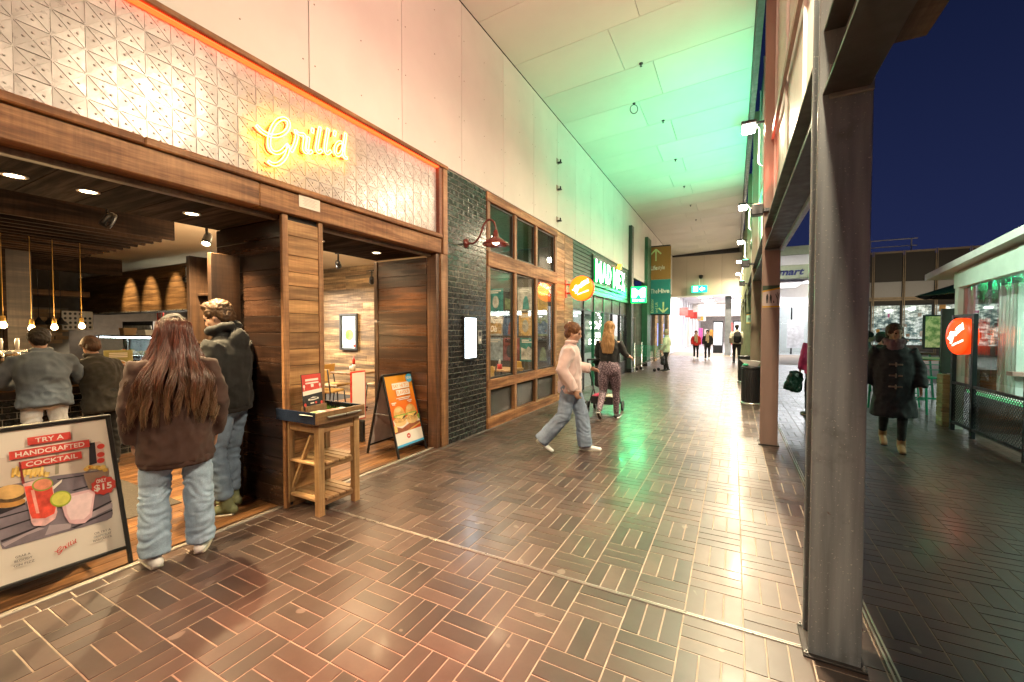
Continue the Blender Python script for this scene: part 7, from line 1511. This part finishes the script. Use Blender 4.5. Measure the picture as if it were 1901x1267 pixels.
# elder with a trolley
rt, J = walker('elder in pale green jacket holding a dark bag beside a shopping trolley', (-2.20, 16.4, 0), (-.95, .25, 0), 1.56, fabric('jacket_mint', (.42, .50, .34)), .80, F_black, M_shk, H_grey, 4, name='jacket'); g = MB(); limb(g, [(-.3, .02, .62), (-.3, .02, .36)], [(.14, .06), (.17, .08)]); link('hand_bag', remesh(g, .014, 2), mat('bag_black', (.012, .012, .012), .3), rt)
st_ = thing('shopping_trolley', 'green wire shopping trolley in front of the elder', 'trolley', (-2.85, 16.5, 0), R(80)); M_wire = mat('trolley_green', (.04, .30, .18), .4, .3)
for sx in (-1, 1):
    MB().tube([(sx*.22, -.45, 1.0), (sx*.22, -.35, .55), (sx*.22, .4, .18), (sx*.2, .42, .12)], .014, 6).build('frame_tube', M_chrome, st_, True)
    for y in (-.3, .38): mb = MB(); mb.M = Matrix.Translation((sx*.22, y, .06)) @ Matrix.Rotation(R(90), 4, 'Y'); mb.lathe([(0, -.012), (.06, -.014), (.06, .014), (0, .012)], 12); mb.build('wheel', M_black, st_, True)
mb = MB()
for i in range(7): z = .55+i*.065; e = .02*i/6; mb.tube([(-.22-e, -.38, z), (.22+e, -.38, z), (.2+e, .42, z+.02), (-.2-e, .42, z+.02)], .005, 5, closed=True)
for i in range(9): y = -.38+i*.1; mb.tube([(-.24, y, .94), (-.22, y, .55), (.22, y, .55), (.24, y, .94)], .005, 5)
mb.build('wire_basket', M_wire, st_, True); MB().tube([(-.22, -.45, 1.0), (.22, -.45, 1.0)], .018, 8).build('handle', M_wire, st_, True)
# ---- woman in the long dark coat, walking towards the viewer in the courtyard
F_coat = fabric('coat_navy', (.007, .0065, .010), .2, .8); F_sc = fabric('scarf_mauve', (.16, .085, .10))
rt, J, RH = person('person in long dark duffle coat and tan boots walking in the courtyard', (1.84, 7.12, 0), (-.12, -1, 0), 1.62, dict(elL=(-.25, -.02, 1.13), wrL=(-.26, .08, .88), elR=(.25, -.05, 1.13), wrR=(.29, -.02, .88), knL=(-.09, .07, .49), knR=(.09, -.02, .50), anL=(-.08, .10, .085), anR=(.07, -.26, .15), toL=(-.07, .27, .03), toR=(.07, -.13, .05)), skin='tan',
    top=dict(name='duffle_coat', m=F_coat, hem=.46, w=(.255, .215, .215), d=(.20, .165, .15), sleeve=(.085, .08, .066), hood=True, disp=wr_cloth(.008, 5, 15, .4), voxel=.014), bottom=dict(name='leggings', m=F_black, r=(.085, .06, .046), len=.05), shoe=dict(m=mat('boot_tan', (.26, .13, .055), .5), sole=M_shk, high=.10), hair=dict(m=H_brown, thick=.012, amp=.005), look=(-.35, .93, -.08), seed=7)
g = MB(); nk = J['neck']; pts = [nk+Vector((.09*math.cos(R(a)), .02+.09*math.sin(R(a)), .035)) for a in range(0, 361, 24)]; limb(g, pts, [.042]*len(pts)); ball(g, nk+Vector((0, .10, -.03)), .09, .05, .07); link('scarf', remesh(g, .012, 2, wr_cloth(.008, 12, 2)), F_sc, rt)
M_tog = mat('toggle', (.22, .15, .11), .5)
for z in (1.18, 1.03, .88): MB().bar((-.07, .168, z), (.07, .168, z), .012, .022, b=.003).build('toggle', M_tog, rt); MB().bar((.0, .178, z-.03), (0, .178, z+.03), .018, .018, b=.004).build('toggle', M_tog, rt)
# ---- someone half hidden by the nearest column, pink sleeve and dark bag
F_mag = fabric('sleeve_magenta', (.50, .05, .18)); rt, J = walker('person hidden by the nearest column, magenta sleeve and dark bag showing', (1.31, 9.1, 0), (-.3, 1, 0), 1.62, F_mag, .82, F_black, M_shk, H_black, 5, wid=.2); g = MB(); limb(g, [(-.30, .12, .80), (-.36, .12, .52)], [(.12, .05), (.17, .07)]); link('carry_bag', remesh(g, .013, 2, wr_cloth(.012, 8, 3)), mat('bag_dark_green', (.012, .05, .03), .25), rt)
# seated people at the far tables
def sitter(label, loc, face, tm, sd_):
    person(label, loc, face, 1.68, dict(pelvis=(0, 0, .76), chest=(0, .04, 1.08), neck=(0, .08, 1.26), head=(0, .12, 1.41), shL=(-.17, .06, 1.2), shR=(.17, .06, 1.2), elL=(-.25, .15, .98), elR=(.25, .15, .98), wrL=(-.12, .38, 1.04), wrR=(.12, .38, 1.04), hipL=(-.09, .02, .76), hipR=(.09, .02, .76), knL=(-.12, .42, .74), knR=(.12, .42, .74), anL=(-.12, .38, .33), anR=(.12, .38, .33), toL=(-.13, .54, .28), toR=(.13, .54, .28)), top=dict(name='jumper', m=tm, hem=.74, w=(.18, .18, .2), d=(.14, .13, .13), sleeve=(.07, .065, .05), voxel=.016), bottom=dict(name='trousers', m=F_black, r=(.085, .065, .055), voxel=.016), shoe=dict(m=M_shk, sole=M_shk), hair=dict(m=H_black, thick=.014), voxel=.016, seed=sd_)
sitter('dark clothed person seated at the near green high table', (2.55, 11.0, 0), (1, -.3, 0), F_black, 8); sitter('person in grey jumper seated at the farther green table', (2.85, 13.3, 0), (1, 0, 0), fabric('jumper_grey', (.12, .12, .13)), 9)
bpy.data.scenes.remove(TMP)
